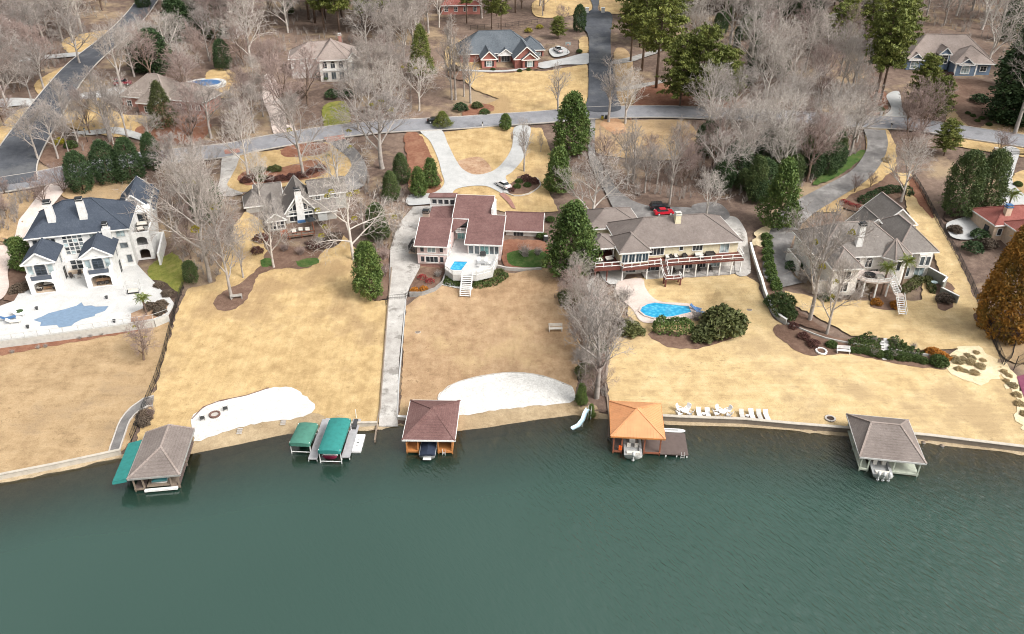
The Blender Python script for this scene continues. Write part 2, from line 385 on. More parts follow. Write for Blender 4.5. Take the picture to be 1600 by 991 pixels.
def inside(p, P):
    x, y = p; c = False; n = len(P); j = n-1
    for i in range(n):
        xi, yi = P[i]; xj, yj = P[j]
        if (yi > y) != (yj > y) and x < (xj-xi)*(y-yi)/(yj-yi) + xi: c = not c
        j = i
    return c
def fill(outline, grid=2.0, holes=()):
    xs = [p[0] for p in outline]; ys = [p[1] for p in outline]
    vs = [Vector(p) for p in outline]; loops = [list(range(len(vs)))]
    edges = []
    for h in holes:
        o = len(vs); vs += [Vector(p) for p in h]; edges += [(o+i, o+(i+1) % len(h)) for i in range(len(h))]
    if grid:
        y = min(ys) + grid/2; row = 0
        while y < max(ys):
            x = min(xs) + (grid/2 if row % 2 else grid)
            while x < max(xs):
                if inside((x, y), outline): vs.append(Vector((x, y)))
                x += grid
            y += grid; row += 1
    r = delaunay_2d_cdt(vs, edges, loops, 1, 1e-4)
    co, fs = r[0], r[2]
    if holes:
        keep = []
        for f in fs:
            c = sum((co[i] for i in f), Vector((0, 0)))/len(f)
            if not any(inside((c.x, c.y), h) for h in holes): keep.append(f)
        fs = keep
    return co, fs
def px(P): return [tuple(G(x, y)[:2]) for x, y in P]
def drape(name, P, mat, off, smooth=True, kind='structure', world=False, grid=1.25, parent=None, holes=(), jit=None):
    if jit is None: jit = .45 if name == 'straw_bed' else .13 if name in ('lawn', 'mulch_bed', 'straw_bed', 'beach', 'shore_bank', 'mulch_strip') else 0
    off *= 1.8
    W = P if world else px(P)
    W = catmull(W, True, .8) if smooth else straight(W, .8)
    if jit: rj = random.Random(len(W)); W = [(x+rj.gauss(0, jit), y+rj.gauss(0, jit)) for x, y in W]
    co, fs = fill(W, grid, holes)
    vs = [(p.x, p.y, terr(p.x, p.y) + off) for p in co]
    fs = [tuple(f) for f in fs]
    me = bpy.data.meshes.new(name); me.from_pydata(vs, [], fs); me.materials.append(MATS[mat]); me.update()
    o = bpy.data.objects.new(name, me); COL.objects.link(o)
    if kind: o['kind'] = kind
    if parent: o.parent = parent; o.pop('kind', None)
    return o
def ribbon(name, P, width, mat, off, kerb=None, world=False, kind='structure', step=1.3, nx=6, kerb_h=.1, kerb_w=.25):
    off *= 1.8
    W = P if world else px(P)
    W = catmull(W, False, step); n = len(W)
    wd = width if isinstance(width, (list, tuple)) else [width]*2
    mb = MB(); kb = [MB(), MB()]; rows = []
    for i, p in enumerate(W):
        a = W[max(i-1, 0)]; b = W[min(i+1, n-1)]
        d = Vector((b[0]-a[0], b[1]-a[1])).normalized(); r = Vector((d.y, -d.x))
        t = i/(n-1)*(len(wd)-1); k = min(int(t), len(wd)-2); hw = (wd[k] + (wd[k+1]-wd[k])*(t-k))/2
        row = []
        for j in range(nx+1):
            q = (-1 + 2*j/nx)*hw; x, y = p[0]+r.x*q, p[1]+r.y*q
            row.append((x, y, terr(x, y) + off))
        rows.append((row, r))
    for row, _ in rows: mb.v.extend(row)
    m = nx+1
    for i in range(n-1):
        for j in range(nx): mb.f.append((i*m+j, i*m+j+1, (i+1)*m+j+1, (i+1)*m+j))
    o = mb.build(name, mat)
    if kind: o['kind'] = kind
    if kerb:
        for sd_, k in ((0, 0), (nx, 1)):
            q = MB(); sg = -1 if k == 0 else 1
            for row, r in rows:
                x, y, z = row[sd_]
                q.v.extend([(x, y, z-.1), (x, y, z+kerb_h), (x+r.x*sg*kerb_w, y+r.y*sg*kerb_w, z+kerb_h), (x+r.x*sg*kerb_w, y+r.y*sg*kerb_w, z-.15)])
            for i in range(n-1):
                for j in range(3): q.f.append((i*4+j, i*4+j+1, (i+1)*4+j+1, (i+1)*4+j))
            q.build('kerb', kerb, o)
    return o
# ------------------------------------------------------------------ house frames (origin, angle) and cut platforms
FA = ((-93.5, 141.1), 15.2); FB = ((-51.9, 156.6), 18.0); FC = ((-19.0, 145.4), -5.0); FDh = ((26.4, 144.3), 8.5); FE = ((64.55, 136.85), 5.0)
pad(*FA, -7, 22.5, -21.5, 13.5, 4.55, 5.0)
pad(*FDh, -6, 22, -4.5, 4, 3.85, 5.0)
pad(*FE, -7, 19, -4.5, 13, 4.55, 5.0)

_c = G(1040,488); pad((_c.x, _c.y), 0, -8.5, 8, -3.5, 4, terr(_c.x, _c.y-2.5), 4.0); POOL_Z = terr(_c.x, _c.y)

# ------------------------------------------------------------------ land and lake
def axis(stops):
    out = []
    for (a, b, st) in stops:
        x = a
        while x < b - 1e-6: out.append(x); x += st
    out.append(stops[-1][1]); return out
gx = axis([(-2600,-600,250),(-600,-200,20),(-200,200,1.6),(200,600,20),(600,2600,250)])
gy = axis([(20,80,6),(80,200,1.4),(200,420,3),(420,1000,30),(1000,3600,260)])
mb = MB()
for y in gy:
    for x in gx:
        z = terr(x, y); mb.v.append((x, y, z - .22*sstep(.3, 1.6, z)))
nx_ = len(gx)
for j in range(len(gy)-1):
    for i in range(nx_-1):
        a = j*nx_+i; mb.f.append((a, a+1, a+1+nx_, a+nx_))
ground = mb.build('ground', 'leaf_litter', smooth=True); ground['kind'] = 'structure'

m, n, b = _new('lake_water')
geo_p = pos(n)
at_ = n.nodes.new('ShaderNodeAttribute'); at_.attribute_name = 'depth'
turb = mapr(n, at_.outputs['Fac'], -.15, 1.9, 0.0, 1.0); turb.node.interpolation_type = 'SMOOTHSTEP'
big = noise(n, geo_p, .012, 3, .5)
deep = ramp(n, big, [(.35, (.022,.060,.046)), (.65, (.031,.073,.058))])
# wind roughens the open water in long patches
wind = noise(n, geo_p, .018, 3, .55, (1.0, .45, 1))
def turned(deg, sc):
    m1 = n.nodes.new('ShaderNodeMapping'); m1.inputs['Rotation'].default_value = (0, 0, math.radians(deg)); L(n, geo_p, m1.inputs[0])
    m2 = n.nodes.new('ShaderNodeMapping'); m2.inputs['Scale'].default_value = sc; L(n, m1.outputs[0], m2.inputs[0]); return m2.outputs[0]
wv1 = noise(n, turned(-32, (2.1, .6, 1)), 1.0, 3, .55)
wv2 = noise(n, turned(-12, (.5, .22, 1)), 1.0, 2, .5)
ad = n.nodes.new('ShaderNodeMath'); ad.operation = 'MULTIPLY_ADD'; L(n, wv2, ad.inputs[0]); ad.inputs[1].default_value = .9; L(n, wv1, ad.inputs[2])
sx_ = n.nodes.new('ShaderNodeSeparateXYZ'); L(n, geo_p, sx_.inputs[0])
east = mapr(n, sx_.outputs[0], -45, 45, .10, 1.0)      # the breeze reaches the open eastern water
am = n.nodes.new('ShaderNodeMath'); am.operation = 'MULTIPLY'; L(n, mapr(n, wind, .3, .65, .5, 1.0), am.inputs[0]); L(n, east, am.inputs[1])
bp = n.nodes.new('ShaderNodeBump'); bp.inputs['Distance'].default_value = .6; L(n, am.outputs[0], bp.inputs['Strength']); L(n, ad.outputs[0], bp.inputs['Height'])
n.nodes.remove(b)
dif = n.nodes.new('ShaderNodeBsdfDiffuse'); L(n, deep, dif.inputs[0])
tr = n.nodes.new('ShaderNodeBsdfTransparent'); tr.inputs[0].default_value = (.80,.77,.58,1)
body = n.nodes.new('ShaderNodeMixShader'); L(n, turb, body.inputs[0]); L(n, tr.outputs[0], body.inputs[1]); L(n, dif.outputs[0], body.inputs[2])
gl = n.nodes.new('ShaderNodeBsdfGlossy'); gl.inputs['Roughness'].default_value = .15; L(n, bp.outputs[0], gl.inputs['Normal'])
fr = n.nodes.new('ShaderNodeFresnel'); fr.inputs[0].default_value = 2.0; L(n, bp.outputs[0], fr.inputs['Normal'])
fin = n.nodes.new('ShaderNodeMixShader'); L(n, fr.outputs[0], fin.inputs[0]); L(n, body.outputs[0], fin.inputs[1]); L(n, gl.outputs[0], fin.inputs[2])
L(n, fin.outputs[0], n.nodes['Material Output'].inputs[0])
wx = axis([(-1500,-150,90),(-150,150,2.0),(150,1500,90)]); wy = axis([(-1200,40,80),(40,112,1.6)])
mb = MB()
for y in wy:
    for x in wx: mb.v.append((x, y, 0.0))
nx_ = len(wx)
for j in range(len(wy)-1):
    for i in range(nx_-1):
        a = j*nx_+i; mb.f.append((a, a+1, a+1+nx_, a+nx_))
lake = mb.build('lake', 'lake_water'); lake['kind'] = 'structure'
da = lake.data.attributes.new('depth', 'FLOAT', 'POINT')
da.data.foreach_set('value', [max(0.0, -terr(p[0], p[1])) if p[1] > 20 else 6.0 for p in mb.v])

_xs = [-104+i*4 for i in range(53)]
drape('lake_bed', [(x, shore(x)+.3) for x in _xs] + [(x, shore(x)-17) for x in reversed(_xs)], 'lake_silt', .02, False, world=True, grid=2.5)

# ------------------------------------------------------------------ lawns, beds, sand
drape('lawn', [(-120,585),(0,545),(60,537),(195,517),(262,500),(268,515),(243,600),(205,690),(186,709),(90,730),(0,747),(-120,772)], 'lawn_dull', .03, False)
drape('lawn', [(246,600),(262,540),(280,480),(292,452),(335,442),(352,400),(366,352),(384,330),(410,345),(414,390),(440,405),(500,398),(538,368),(556,392),(572,440),(585,470),(606,470),(594,655),(590,667),(540,666),(500,655),(450,654),(380,668),(300,686),(212,700),(215,680)], 'lawn_gold', .03, False)
drape('lawn', [(624,654),(634,480),(655,462),(690,447),(730,446),(790,428),(850,420),(906,420),(912,470),(906,560),(898,628),(830,633),(760,645),(700,655)], 'lawn_brown', .03, False)
drape('lawn', [(952,645),(948,590),(955,530),(975,508),(985,470),(985,435),(1080,434),(1160,428),(1182,440),(1205,495),(1250,528),(1300,546),(1480,574),(1545,562),(1575,580),(1604,650),(1640,706),(1600,702),(1450,684),(1330,673),(1160,658),(1040,654)], 'lawn_pale', .03, False)
drape('lawn', [(1400,270),(1422,272),(1440,300),(1490,390),(1530,480),(1562,560),(1540,562),(1500,545),(1440,548),(1380,528),(1330,525),(1285,500),(1235,475),(1225,455),(1300,470),(1400,470),(1440,470),(1440,440),(1470,430),(1460,400),(1432,360),(1418,330),(1412,300)], 'lawn_pale', .03, False)
drape('lawn', [(1356,200),(1385,202),(1400,235),(1395,268),(1350,300),(1310,330),(1262,330),(1246,322),(1280,300),(1330,270),(1352,240)], 'lawn_gold', .03)
drape('lawn', [(640,212),(700,206),(770,198),(846,200),(862,240),(858,300),(872,330),(850,332),(790,332),(700,310),(680,306),(640,300),(636,250)], 'lawn_gold', .03, False)
drape('lawn', [(366,244),(420,236),(520,222),(548,232),(556,270),(520,286),(440,292),(380,300),(352,292)], 'lawn_gold', .03)
drape('lawn', [(712,112),(760,105),(850,112),(918,100),(920,150),(912,172),(850,178),(760,186),(722,188),(740,170),(780,155),(740,140)], 'lawn_gold', .03, False)
drape('lawn', [(926,190),(1000,188),(1070,190),(1092,215),(1085,240),(1040,250),(960,245),(930,235)], 'lawn_dull', .03)
drape('lawn', [(700,72),(760,60),(760,112),(705,118)], 'lawn_gold', .03)
drape('lawn', [(840,0),(918,0),(924,16),(904,22),(870,28),(835,24)], 'lawn_gold', .03)
drape('lawn', [(944,-12),(1000,-14),(985,16),(958,22),(938,16)], 'lawn_gold', .03)
drape('lawn', [(905,62),(917,58),(919,82),(908,84)], 'lawn_gold', .03)
drape('lawn', [(324,112),(352,108),(372,120),(376,150),(330,152),(322,140)], 'lawn_gold', .03)
drape('lawn', [(506,166),(540,160),(545,198),(510,202)], 'lawn_green', .03)
drape('lawn', [(100,160),(150,152),(190,178),(230,182),(250,200),(200,215),(130,205),(96,190)], 'lawn_gold', .03)
drape('lawn', [(55,130),(100,104),(122,100),(90,140),(66,150)], 'lawn_gold', .03)
drape('lawn', [(100,62),(160,48),(178,54),(150,78),(110,84)], 'lawn_gold', .03)
drape('lawn', [(0,200),(30,172),(50,172),(20,215),(0,238)], 'lawn_gold', .03)
drape('lawn', [(95,290),(130,288),(190,282),(230,285),(200,310),(110,312)], 'lawn_dull', .03)
drape('lawn', [(232,420),(262,398),(285,410),(288,440),(272,462),(240,445)], 'lawn_green', .03)
drape('lawn', [(0,305),(50,300),(40,340),(10,380),(-40,380),(-40,310)], 'lawn_dull', .03)
drape('lawn', [(1490,170),(1530,190),(1600,200),(1600,216),(1530,205),(1480,192)], 'lawn_dull', .03)
drape('lawn', [(1500,210),(1600,228),(1600,245),(1540,236),(1480,225)], 'lawn_gold', .03)
drape('lawn', [(1588,270),(1640,265),(1640,330),(1600,310),(1582,295)], 'lawn_gold', .03)
drape('lawn', [(1560,530),(1640,520),(1640,560),(1580,566)], 'lawn_dull', .03)
drape('lawn', [(960,80),(985,85),(990,160),(968,165)], 'lawn_dull', .03)
drape('lawn', [(1290,268),(1345,235),(1350,245),(1310,275),(1270,290)], 'grass_fresh', .05)
drape('lawn', [(796,395),(846,392),(858,408),(845,418),(800,415)], 'grass_fresh', .07)
drape('lawn', [(408,408),(420,404),(426,410),(424,416),(410,418)], 'grass_fresh', .09)
drape('lawn', [(462,410),(480,405),(496,404),(498,411),(480,418),(464,416)], 'grass_fresh', .09)
# planting beds
drape('mulch_bed', [(334,470),(352,455),(380,440),(410,412),(415,395),(440,385),(495,392),(500,400),(480,420),(440,420),(405,430),(395,450),(380,475),(360,486),(340,484)], 'mulch', .06)
drape('mulch_bed', [(476,380),(500,372),(530,362),(535,375),(520,388),(495,388)], 'mulch_dark', .06)
drape('mulch_bed', [(553,400),(575,395),(606,380),(608,440),(605,468),(585,470),(565,450),(556,425)], 'mulch', .06, False)
drape('mulch_bed', [(373,276),(400,263),(440,262),(490,250),(510,262),(500,276),(430,288),(385,290)], 'mulch_red', .06)
drape('mulch_bed', [(438,236),(462,224),(500,224),(516,230),(500,242),(450,246)], 'mulch_red', .06)
drape('mulch_bed', [(700,262),(722,250),(748,246),(762,256),(768,268),(742,274),(720,274)], 'clay_bed', .08)
drape('mulch_bed', [(786,300),(800,286),(815,275),(838,280),(841,292),(820,303),(800,304)], 'mulch', .06)
drape('mulch_bed', [(632,212),(650,206),(668,230),(680,262),(690,280),(682,300),(664,302),(640,300),(636,250)], 'mulch_red', .05)
drape('mulch_bed', [(642,440),(655,420),(690,420),(694,430),(680,452),(660,460),(640,462)], 'mulch', .06)
drape('mulch_bed', [(786,390),(792,376),(850,378),(856,402),(840,418),(800,420),(784,408)], 'mulch_red', .05)
drape('mulch_bed', [(880,420),(918,432),(925,470),(950,480),(990,500),(1000,512),(968,522),(948,560),(950,620),(958,640),(930,645),(905,632),(910,560),(895,500),(872,470)], 'leaf_litter', .06)
drape('mulch_bed', [(1206,516),(1225,508),(1270,520),(1330,532),(1400,550),(1470,562),(1480,577),(1420,572),(1330,555),(1262,556),(1225,535)], 'mulch', .06)
drape('mulch_bed', [(1172,400),(1190,380),(1200,365),(1207,380),(1210,420),(1222,455),(1240,480),(1268,500),(1290,520),(1250,508),(1212,492),(1195,450)], 'mulch', .05)
drape('straw_bed', [(1174,372),(1190,358),(1218,356),(1212,372),(1190,386),(1176,384)], 'straw', .08)
drape('straw_bed', [(1480,556),(1498,544),(1530,542),(1558,566),(1562,590),(1530,600),(1500,594),(1484,578)], 'straw', .06)
drape('straw_bed', [(1562,572),(1582,576),(1590,600),(1600,630),(1612,680),(1598,670),(1586,630),(1570,600)], 'straw', .07)
drape('mulch_bed', [(1360,460),(1380,440),(1405,452),(1410,478),(1395,486),(1362,480)], 'mulch', .05)
drape('mulch_bed', [(1460,440),(1472,436),(1490,450),(1488,480),(1470,486),(1462,474)], 'mulch', .05)
drape('mulch_bed', [(1312,318),(1335,302),(1370,288),(1396,270),(1415,300),(1400,312),(1350,330),(1325,328)], 'mulch', .05)
drape('mulch_bed', [(1418,275),(1432,285),(1460,340),(1444,330),(1424,300)], 'mulch_red', .05)
drape('patio', [(968,440),(1002,436),(1008,450),(1018,464),(1036,473),(1078,476),(1094,488),(1082,499),(1022,506),(1000,502),(988,484),(972,470),(962,455)], 'concrete_pink', .10)
drape('mulch_bed', [(1060,546),(1020,530),(1016,518),(1060,520),(1100,530),(1160,520),(1120,538)], 'mulch', .05)
drape('mulch_bed', [(0,545),(60,532),(150,520),(240,505),(240,512),(160,528),(60,545),(0,556)], 'mulch_red', .06)
drape('mulch_bed', [(228,438),(250,440),(276,458),(268,466),(246,452)], 'mulch_dark', .06)
drape('mulch_bed', [(20,420),(60,420),(66,462),(10,470),(8,445)], 'mulch', .04)
drape('mulch_bed', [(722,186),(735,164),(765,164),(772,172),(750,180)], 'mulch_red', .05)
drape('mulch_bed', [(700,118),(712,108),(735,115),(722,126)], 'mulch', .05)
drape('mulch_bed', [(750,108),(786,106),(830,110),(850,104),(800,114),(756,114)], 'mulch', .06)
drape('mulch_bed', [(950,205),(938,192),(965,186),(978,205),(962,212)], 'pine_straw', .06)
drape('mulch_bed', [(985,190),(1000,140),(1035,128),(1150,155),(1160,170),(1060,170),(1000,166)], 'mulch_red', .04)
drape('mulch_bed', [(1345,170),(1372,140),(1386,150),(1384,175),(1360,182)], 'mulch_red', .04)
drape('mulch_bed', [(1485,125),(1548,130),(1560,165),(1530,200),(1500,185),(1485,150)], 'mulch', .04)
drape('mulch_bed', [(210,205),(240,190),(310,180),(330,200),(300,225),(230,222)], 'mulch_red', .05)
drape('mulch_bed', [(60,245),(120,215),(200,222),(240,232),(200,262),(110,272)], 'mulch', .03)
drape('mulch_bed', [(1582,500),(1520,490),(1560,530),(1640,515),(1640,490)], 'mulch', .04)
drape('mulch_bed', [(1480,332),(1560,325),(1562,335),(1500,345),(1478,345)], 'mulch_dark', .05)
# beaches
drape('beach', [(301,656),(318,638),(345,628),(385,620),(420,608),(448,606),(470,614),(490,634),(488,646),(462,655),(400,664),(340,680),(306,689)], 'sand', .09)
drape('beach', [(684,624),(700,606),(740,592),(800,584),(850,590),(892,606),(900,620),(890,630),(850,634),(790,640),(724,650),(700,645)], 'sand', .09)
drape('shore_bank', [(300,686),(340,678),(400,662),(462,653),(492,646),(512,664),(470,684),(390,704),(330,724),(296,732)], 'wet_sand', .06)
drape('shore_bank', [(715,648),(790,638),(850,632),(905,626),(934,640),(928,672),(890,682),(830,676),(760,686),(712,692)], 'wet_sand', .06)
# ------------------------------------------------------------------ roads and drives
main_road = ribbon('road', [(-160,325),(-60,304),(0,291),(60,281),(130,266),(200,253),(290,243),(355,236),(400,227),(475,214),(541,205),(600,199),(660,196),(718,193),(773,189),(850,184),(921,178),(985,176),(1052,176),(1130,179),(1230,183),(1345,191),(1409,194),(1465,201),(1520,210),(1600,222),(1720,244)], 7.2, 'asphalt_grey', .14, kerb='stone_edge')
ribbon('road', [(16,290),(24,250),(78,165),(128,102),(178,60),(212,26),(232,0),(250,-22),(280,-60)], [11, 8.4, 7.6, 7.4, 7.4], 'asphalt_dark', .18, kerb='stone_edge')
drape('road', [(917,174),(919,150),(920,100),(920,62),(914,48),(903,38),(902,28),(908,22),(920,19),(926,14),(924,4),(918,-10),(934,-12),(936,4),(934,14),(938,19),(952,20),(957,28),(956,40),(954,60),(955,90),(959,120),(963,150),(968,174)], 'asphalt_dark', .18, grid=2.5)
def drive(P, mat, off=.10, smooth=True, name='driveway'): return drape(name, P, mat, off, smooth)
drive([(657,205),(688,203),(700,226),(712,250),(724,266),(744,274),(770,268),(788,252),(800,230),(804,200),(828,199),(826,222),(818,248),(800,270),(790,278),(800,298),(785,304),(778,300),(760,292),(735,292),(712,297),(702,310),(684,318),(640,322),(634,318),(642,305),(678,302),(694,288),(690,270),(684,248),(672,222)], 'concrete_light')
drive([(628,345),(646,324),(690,322),(680,345),(664,372),(656,420),(640,450),(632,480),(624,560),(620,640),(622,668),(592,668),(594,640),(602,540),(608,450),(610,390),(618,365)], 'concrete_worn', .11, False)
drive([(350,240),(374,238),(371,258),(362,276),(356,292),(380,304),(340,306),(344,280)], 'concrete_worn')
drive([(514,222),(536,218),(552,230),(568,250),(574,275),(560,296),(500,300),(470,296),(520,286),(546,270),(546,250)], 'asphalt_drive')
drive([(350,236),(374,234),(376,240),(352,243)], 'brick_apron', .19, False, 'drive_apron')
drive([(506,217),(538,212),(540,219),(512,225)], 'brick_apron', .19, False, 'drive_apron')
drive([(414,118),(430,120),(436,150),(450,180),(462,208),(432,216),(420,180),(410,150)], 'concrete_pink', .08)
drive([(88,278),(112,280),(100,300),(80,325),(62,350),(40,392),(14,420),(14,450),(0,470),(-30,470),(-30,420),(0,385),(30,345),(62,304)], 'concrete_pink')
drive([(840,100),(880,92),(918,84),(919,100),(880,102),(850,108)], 'concrete_light')
drive([(858,78),(878,74),(890,84),(866,90)], 'concrete_light', .12)
drive([(958,96),(985,90),(1005,84),(1030,78),(1032,82),(1008,90),(988,97),(960,101)], 'concrete_grey', .10)
drive([(962,138),(990,134),(1035,126),(1036,130),(995,139),(964,143)], 'concrete_grey', .10)
drive([(924,184),(930,184),(930,240),(945,262),(968,300),(1010,322),(1080,326),(1090,340),(1020,348),(970,340),(945,300),(925,262),(919,230)], 'asphalt_drive')
drive([(1125,342),(1148,340),(1162,356),(1170,390),(1172,428),(1150,430),(1148,385),(1140,362)], 'concrete_worn')
drive([(1082,322),(1120,318),(1140,336),(1128,346),(1090,342)], 'asphalt_drive', .11)
ribbon('driveway', [(1366,203),(1371,225),(1364,248),(1342,275),(1300,300),(1262,322),(1235,345),(1218,375),(1212,405),(1216,430),(1232,448)], [5.4,4.6,4.6,5.2,5.6,5.2,4.8,6], 'asphalt_drive', .11)
drive([(1385,150),(1404,144),(1410,170),(1416,186),(1380,186),(1392,170)], 'concrete_light')
drive([(1566,232),(1592,235),(1586,262),(1582,285),(1600,305),(1640,330),(1640,372),(1560,362),(1520,375),(1488,372),(1478,352),(1500,342),(1545,330),(1562,310),(1560,270)], 'concrete_light', .11)
drive([(0,156),(30,154),(66,158),(60,166),(30,166),(0,168)], 'concrete_light', .10)
drive([(102,156),(120,148),(160,142),(192,136),(196,148),(150,154),(112,158)], 'concrete_light', .10)
drive([(25,92),(60,88),(132,82),(134,87),(62,94),(26,98)], 'concrete_light', .10)
drive([(112,208),(150,204),(185,200),(235,216),(228,222),(180,210),(140,212)], 'concrete_light', .12)
ribbon('path', [(208,712),(204,690),(196,668),(192,655),(202,640),(222,630),(236,628)], [1.5,1.5,1.5,1.5,1.6,2.4,3.4], 'asphalt_drive', .10, kerb='stone_edge', kerb_h=.12, kerb_w=.15) if False else ribbon('path', [(178,711),(186,685),(196,658),(212,640),(228,630),(240,628)], [1.3,1.3,1.3,1.3,1.6,2.6], 'asphalt_drive', .10, kerb='stone_edge', kerb_h=.10, kerb_w=.18)
drape('path', [(916,440),(926,436),(930,452),(938,482),(942,500),(930,505),(925,480)], 'concrete_white', .10)
drape('path', [(938,420),(975,416),(978,432),(962,445),(945,440)], 'concrete_white', .09)
drape('path', [(800,326),(792,316),(780,304),(786,302),(798,312),(806,328)], 'brick_apron', .11)
drape('path', [(1380,530),(1386,530),(1388,560),(1382,562)], 'concrete_white', .12, False)
ribbon('path', [(712,110),(760,112),(800,111),(838,104),(850,100)], 1.3, 'concrete_light', .11)
# ------------------------------------------------------------------ house kit
class House:
    def __init__(s, name, label, cat, frame, z0):
        s.root = thing(name, label, cat, (frame[0][0], frame[0][1], z0), math.radians(frame[1])); s.z0 = z0; s.fr = frame
    def part(s, name, mb, mat, label=None):
        o = mb.build(name, mat, s.root)
        if label: o['label'] = label
        return o
    def wall(s, x0, x1, y0, y1, z0, z1, mat, name='wall'):
        return s.part(name, MB().box(x0, x1, y0, y1, z0, z1), mat)
    def slabs(s, polys, mat, th=.2, caps=(), capmat=None, fascia=(), fmat='white_trim', name='roof'):
        mb = MB()
        for P in polys:
            n = len(P); mb.add([tuple(p) for p in P] + [(p[0], p[1], p[2]-th) for p in P],
                [tuple(range(n)), tuple(range(2*n-1, n-1, -1))] + [(i, n+i, n+(i+1) % n, (i+1) % n) for i in range(n)])
        r = s.part(name, mb, mat)
        if caps:
            c = MB()
            for a, b in caps: c.bar((a[0], a[1], a[2]+.03), (b[0], b[1], b[2]+.03), .28, .10)
            c.build('ridge_cap', capmat or mat, r)
        if fascia:
            for a, b in fascia: MB().bar((a[0], a[1], a[2]-.12), (b[0], b[1], b[2]-.12), .10, .26).build('fascia', fmat, r)
        return r
    def hip(s, x0, x1, y0, y1, ze, zr, mat, ov=.55, capmat=None, fmat='white_trim', axis=None):
        x0 -= ov; x1 += ov; y0 -= ov; y1 += ov; W, D = x1-x0, y1-y0
        a, b, c, d = (x0,y0,ze), (x1,y0,ze), (x1,y1,ze), (x0,y1,ze)
        if axis is None: axis = 'x' if W >= D else 'y'
        if axis == 'x':
            k = min(D/2, W/2-.05); p, q = (x0+k, (y0+y1)/2, zr), (x1-k, (y0+y1)/2, zr)
            polys = [(a,b,q,p), (b,c,q), (c,d,p,q), (d,a,p)]; caps = [(p,q),(p,a),(p,d),(q,b),(q,c)]
        else:
            k = min(W/2, D/2-.05); p, q = ((x0+x1)/2, y0+k, zr), ((x0+x1)/2, y1-k, zr)
            polys = [(a,b,p), (b,c,q,p), (c,d,q), (d,a,p,q)]; caps = [(p,q),(p,a),(p,b),(q,c),(q,d)]
        return s.slabs(polys, mat, .2, caps, capmat, [(a,b),(b,c),(c,d),(d,a)], fmat)
    def gable(s, x0, x1, y0, y1, ze, zr, mat, axis, wallmat, ov=.45, fmat='white_trim', capmat=None):
        if axis == 'x':
            ym = (y0+y1)/2; sl = (zr-ze)/(ym-y0); e = ze-sl*ov
            a, b, c, d = (x0-ov,y0-ov,e), (x1+ov,y0-ov,e), (x1+ov,y1+ov,e), (x0-ov,y1+ov,e); p, q = (x0-ov,ym,zr), (x1+ov,ym,zr)
            polys = [(a,b,q,p), (c,d,p,q)]; g = [[(x,y0,ze-.3),(x,y1,ze-.3),(x,y1,ze-.18),(x,ym,zr-.2),(x,y0,ze-.18)] for x in (x0+.02, x1-.02)]
        else:
            xm = (x0+x1)/2; sl = (zr-ze)/(xm-x0); e = ze-sl*ov
            a, b, c, d = (x0-ov,y0-ov,e), (x1+ov,y0-ov,e), (x1+ov,y1+ov,e), (x0-ov,y1+ov,e); p, q = (xm,y0-ov,zr), (xm,y1+ov,zr)
            polys = [(d,a,p,q), (b,c,q,p)]; g = [[(x0,y,ze-.3),(x1,y,ze-.3),(x1,y,ze-.18),(xm,y,zr-.2),(x0,y,ze-.18)] for y in (y0+.02, y1-.02)]
        fa = [(a,b),(c,d),(a,p),(b,p),(c,q),(d,q)] if axis == 'y' else [(a,b),(c,d),(a,p),(d,p),(b,q),(c,q)]
        r = s.slabs(polys, mat, .2, [(p,q)], capmat, fa, fmat)
        for k, P in enumerate(g):
            t = (.12 if k == 0 else -.12); off = (t,0,0) if axis == 'x' else (0,t,0); n = len(P)
            s.part('gable', MB().add(P + [tuple(u+v for u, v in zip(pt, off)) for pt in P], [tuple(range(n)), tuple(range(2*n-1,n-1,-1))] + [(i,(i+1) % n,n+(i+1) % n,n+i) for i in range(n)]), wallmat)
        return r
    def xf(s, face, plane):
        if face == 'f': return lambda u, v, d: (u, plane-d, v)
        if face == 'b': return lambda u, v, d: (u, plane+d, v)
        if face == 'r': return lambda u, v, d: (plane+d, u, v)
        return lambda u, v, d: (plane-d, u, v)
    def win(s, face, c, plane, z, w, h, nx=2, nz=1, arch=False, frame='white_trim', glass='glass_mid', fw=.12, name='window', dep=.09, shut=None):
        T = s.xf(face, plane); F = MB(); P = MB()
        def bx(m, u0, u1, v0, v1, d0, d1):
            m.add([T(u0,v0,d0),T(u1,v0,d0),T(u1,v1,d0),T(u0,v1,d0),T(u0,v0,d1),T(u1,v0,d1),T(u1,v1,d1),T(u0,v1,d1)], [(0,3,2,1),(4,5,6,7),(0,1,5,4),(1,2,6,5),(2,3,7,6),(3,0,4,7)])
        u0, u1 = c-w/2, c+w/2
        bx(F, u0-fw, u0, z-fw, z+h, -.02, dep); bx(F, u1, u1+fw, z-fw, z+h, -.02, dep)
        bx(F, u0, u1, z-fw, z, -.02, dep+.03)
        if not arch: bx(F, u0-fw, u1+fw, z+h, z+h+fw, -.02, dep)
        for i in range(1, nx): bx(F, u0+w*i/nx-.035, u0+w*i/nx+.035, z, z+h, -.02, dep-.02)
        for i in range(1, nz): bx(F, u0, u1, z+h*i/nz-.03, z+h*i/nz+.03, -.02, dep-.03)
        bx(P, u0, u1, z, z+h, -.02, .03)
        if arch:
            n = 10; r = w/2
            ring = [(c-r*math.cos(math.pi*i/n), z+h+r*math.sin(math.pi*i/n)) for i in range(n+1)]
            P.add([T(a, b, .03) for a, b in ring], [tuple(range(n+1))])
            for i in range(n):
                a0, a1 = math.pi*i/n, math.pi*(i+1)/n
                q = [(c-(r+k)*math.cos(t), z+h+(r+k)*math.sin(t)) for t in (a0, a1) for k in (0, fw)]
                F.add([T(u,v,dep) for u, v in q] + [T(u,v,-.02) for u, v in q], [(0,2,3,1),(1,3,7,5),(0,4,6,2)])
            bx(F, u0, u1, z+h-.03, z+h+.03, -.02, dep-.03)
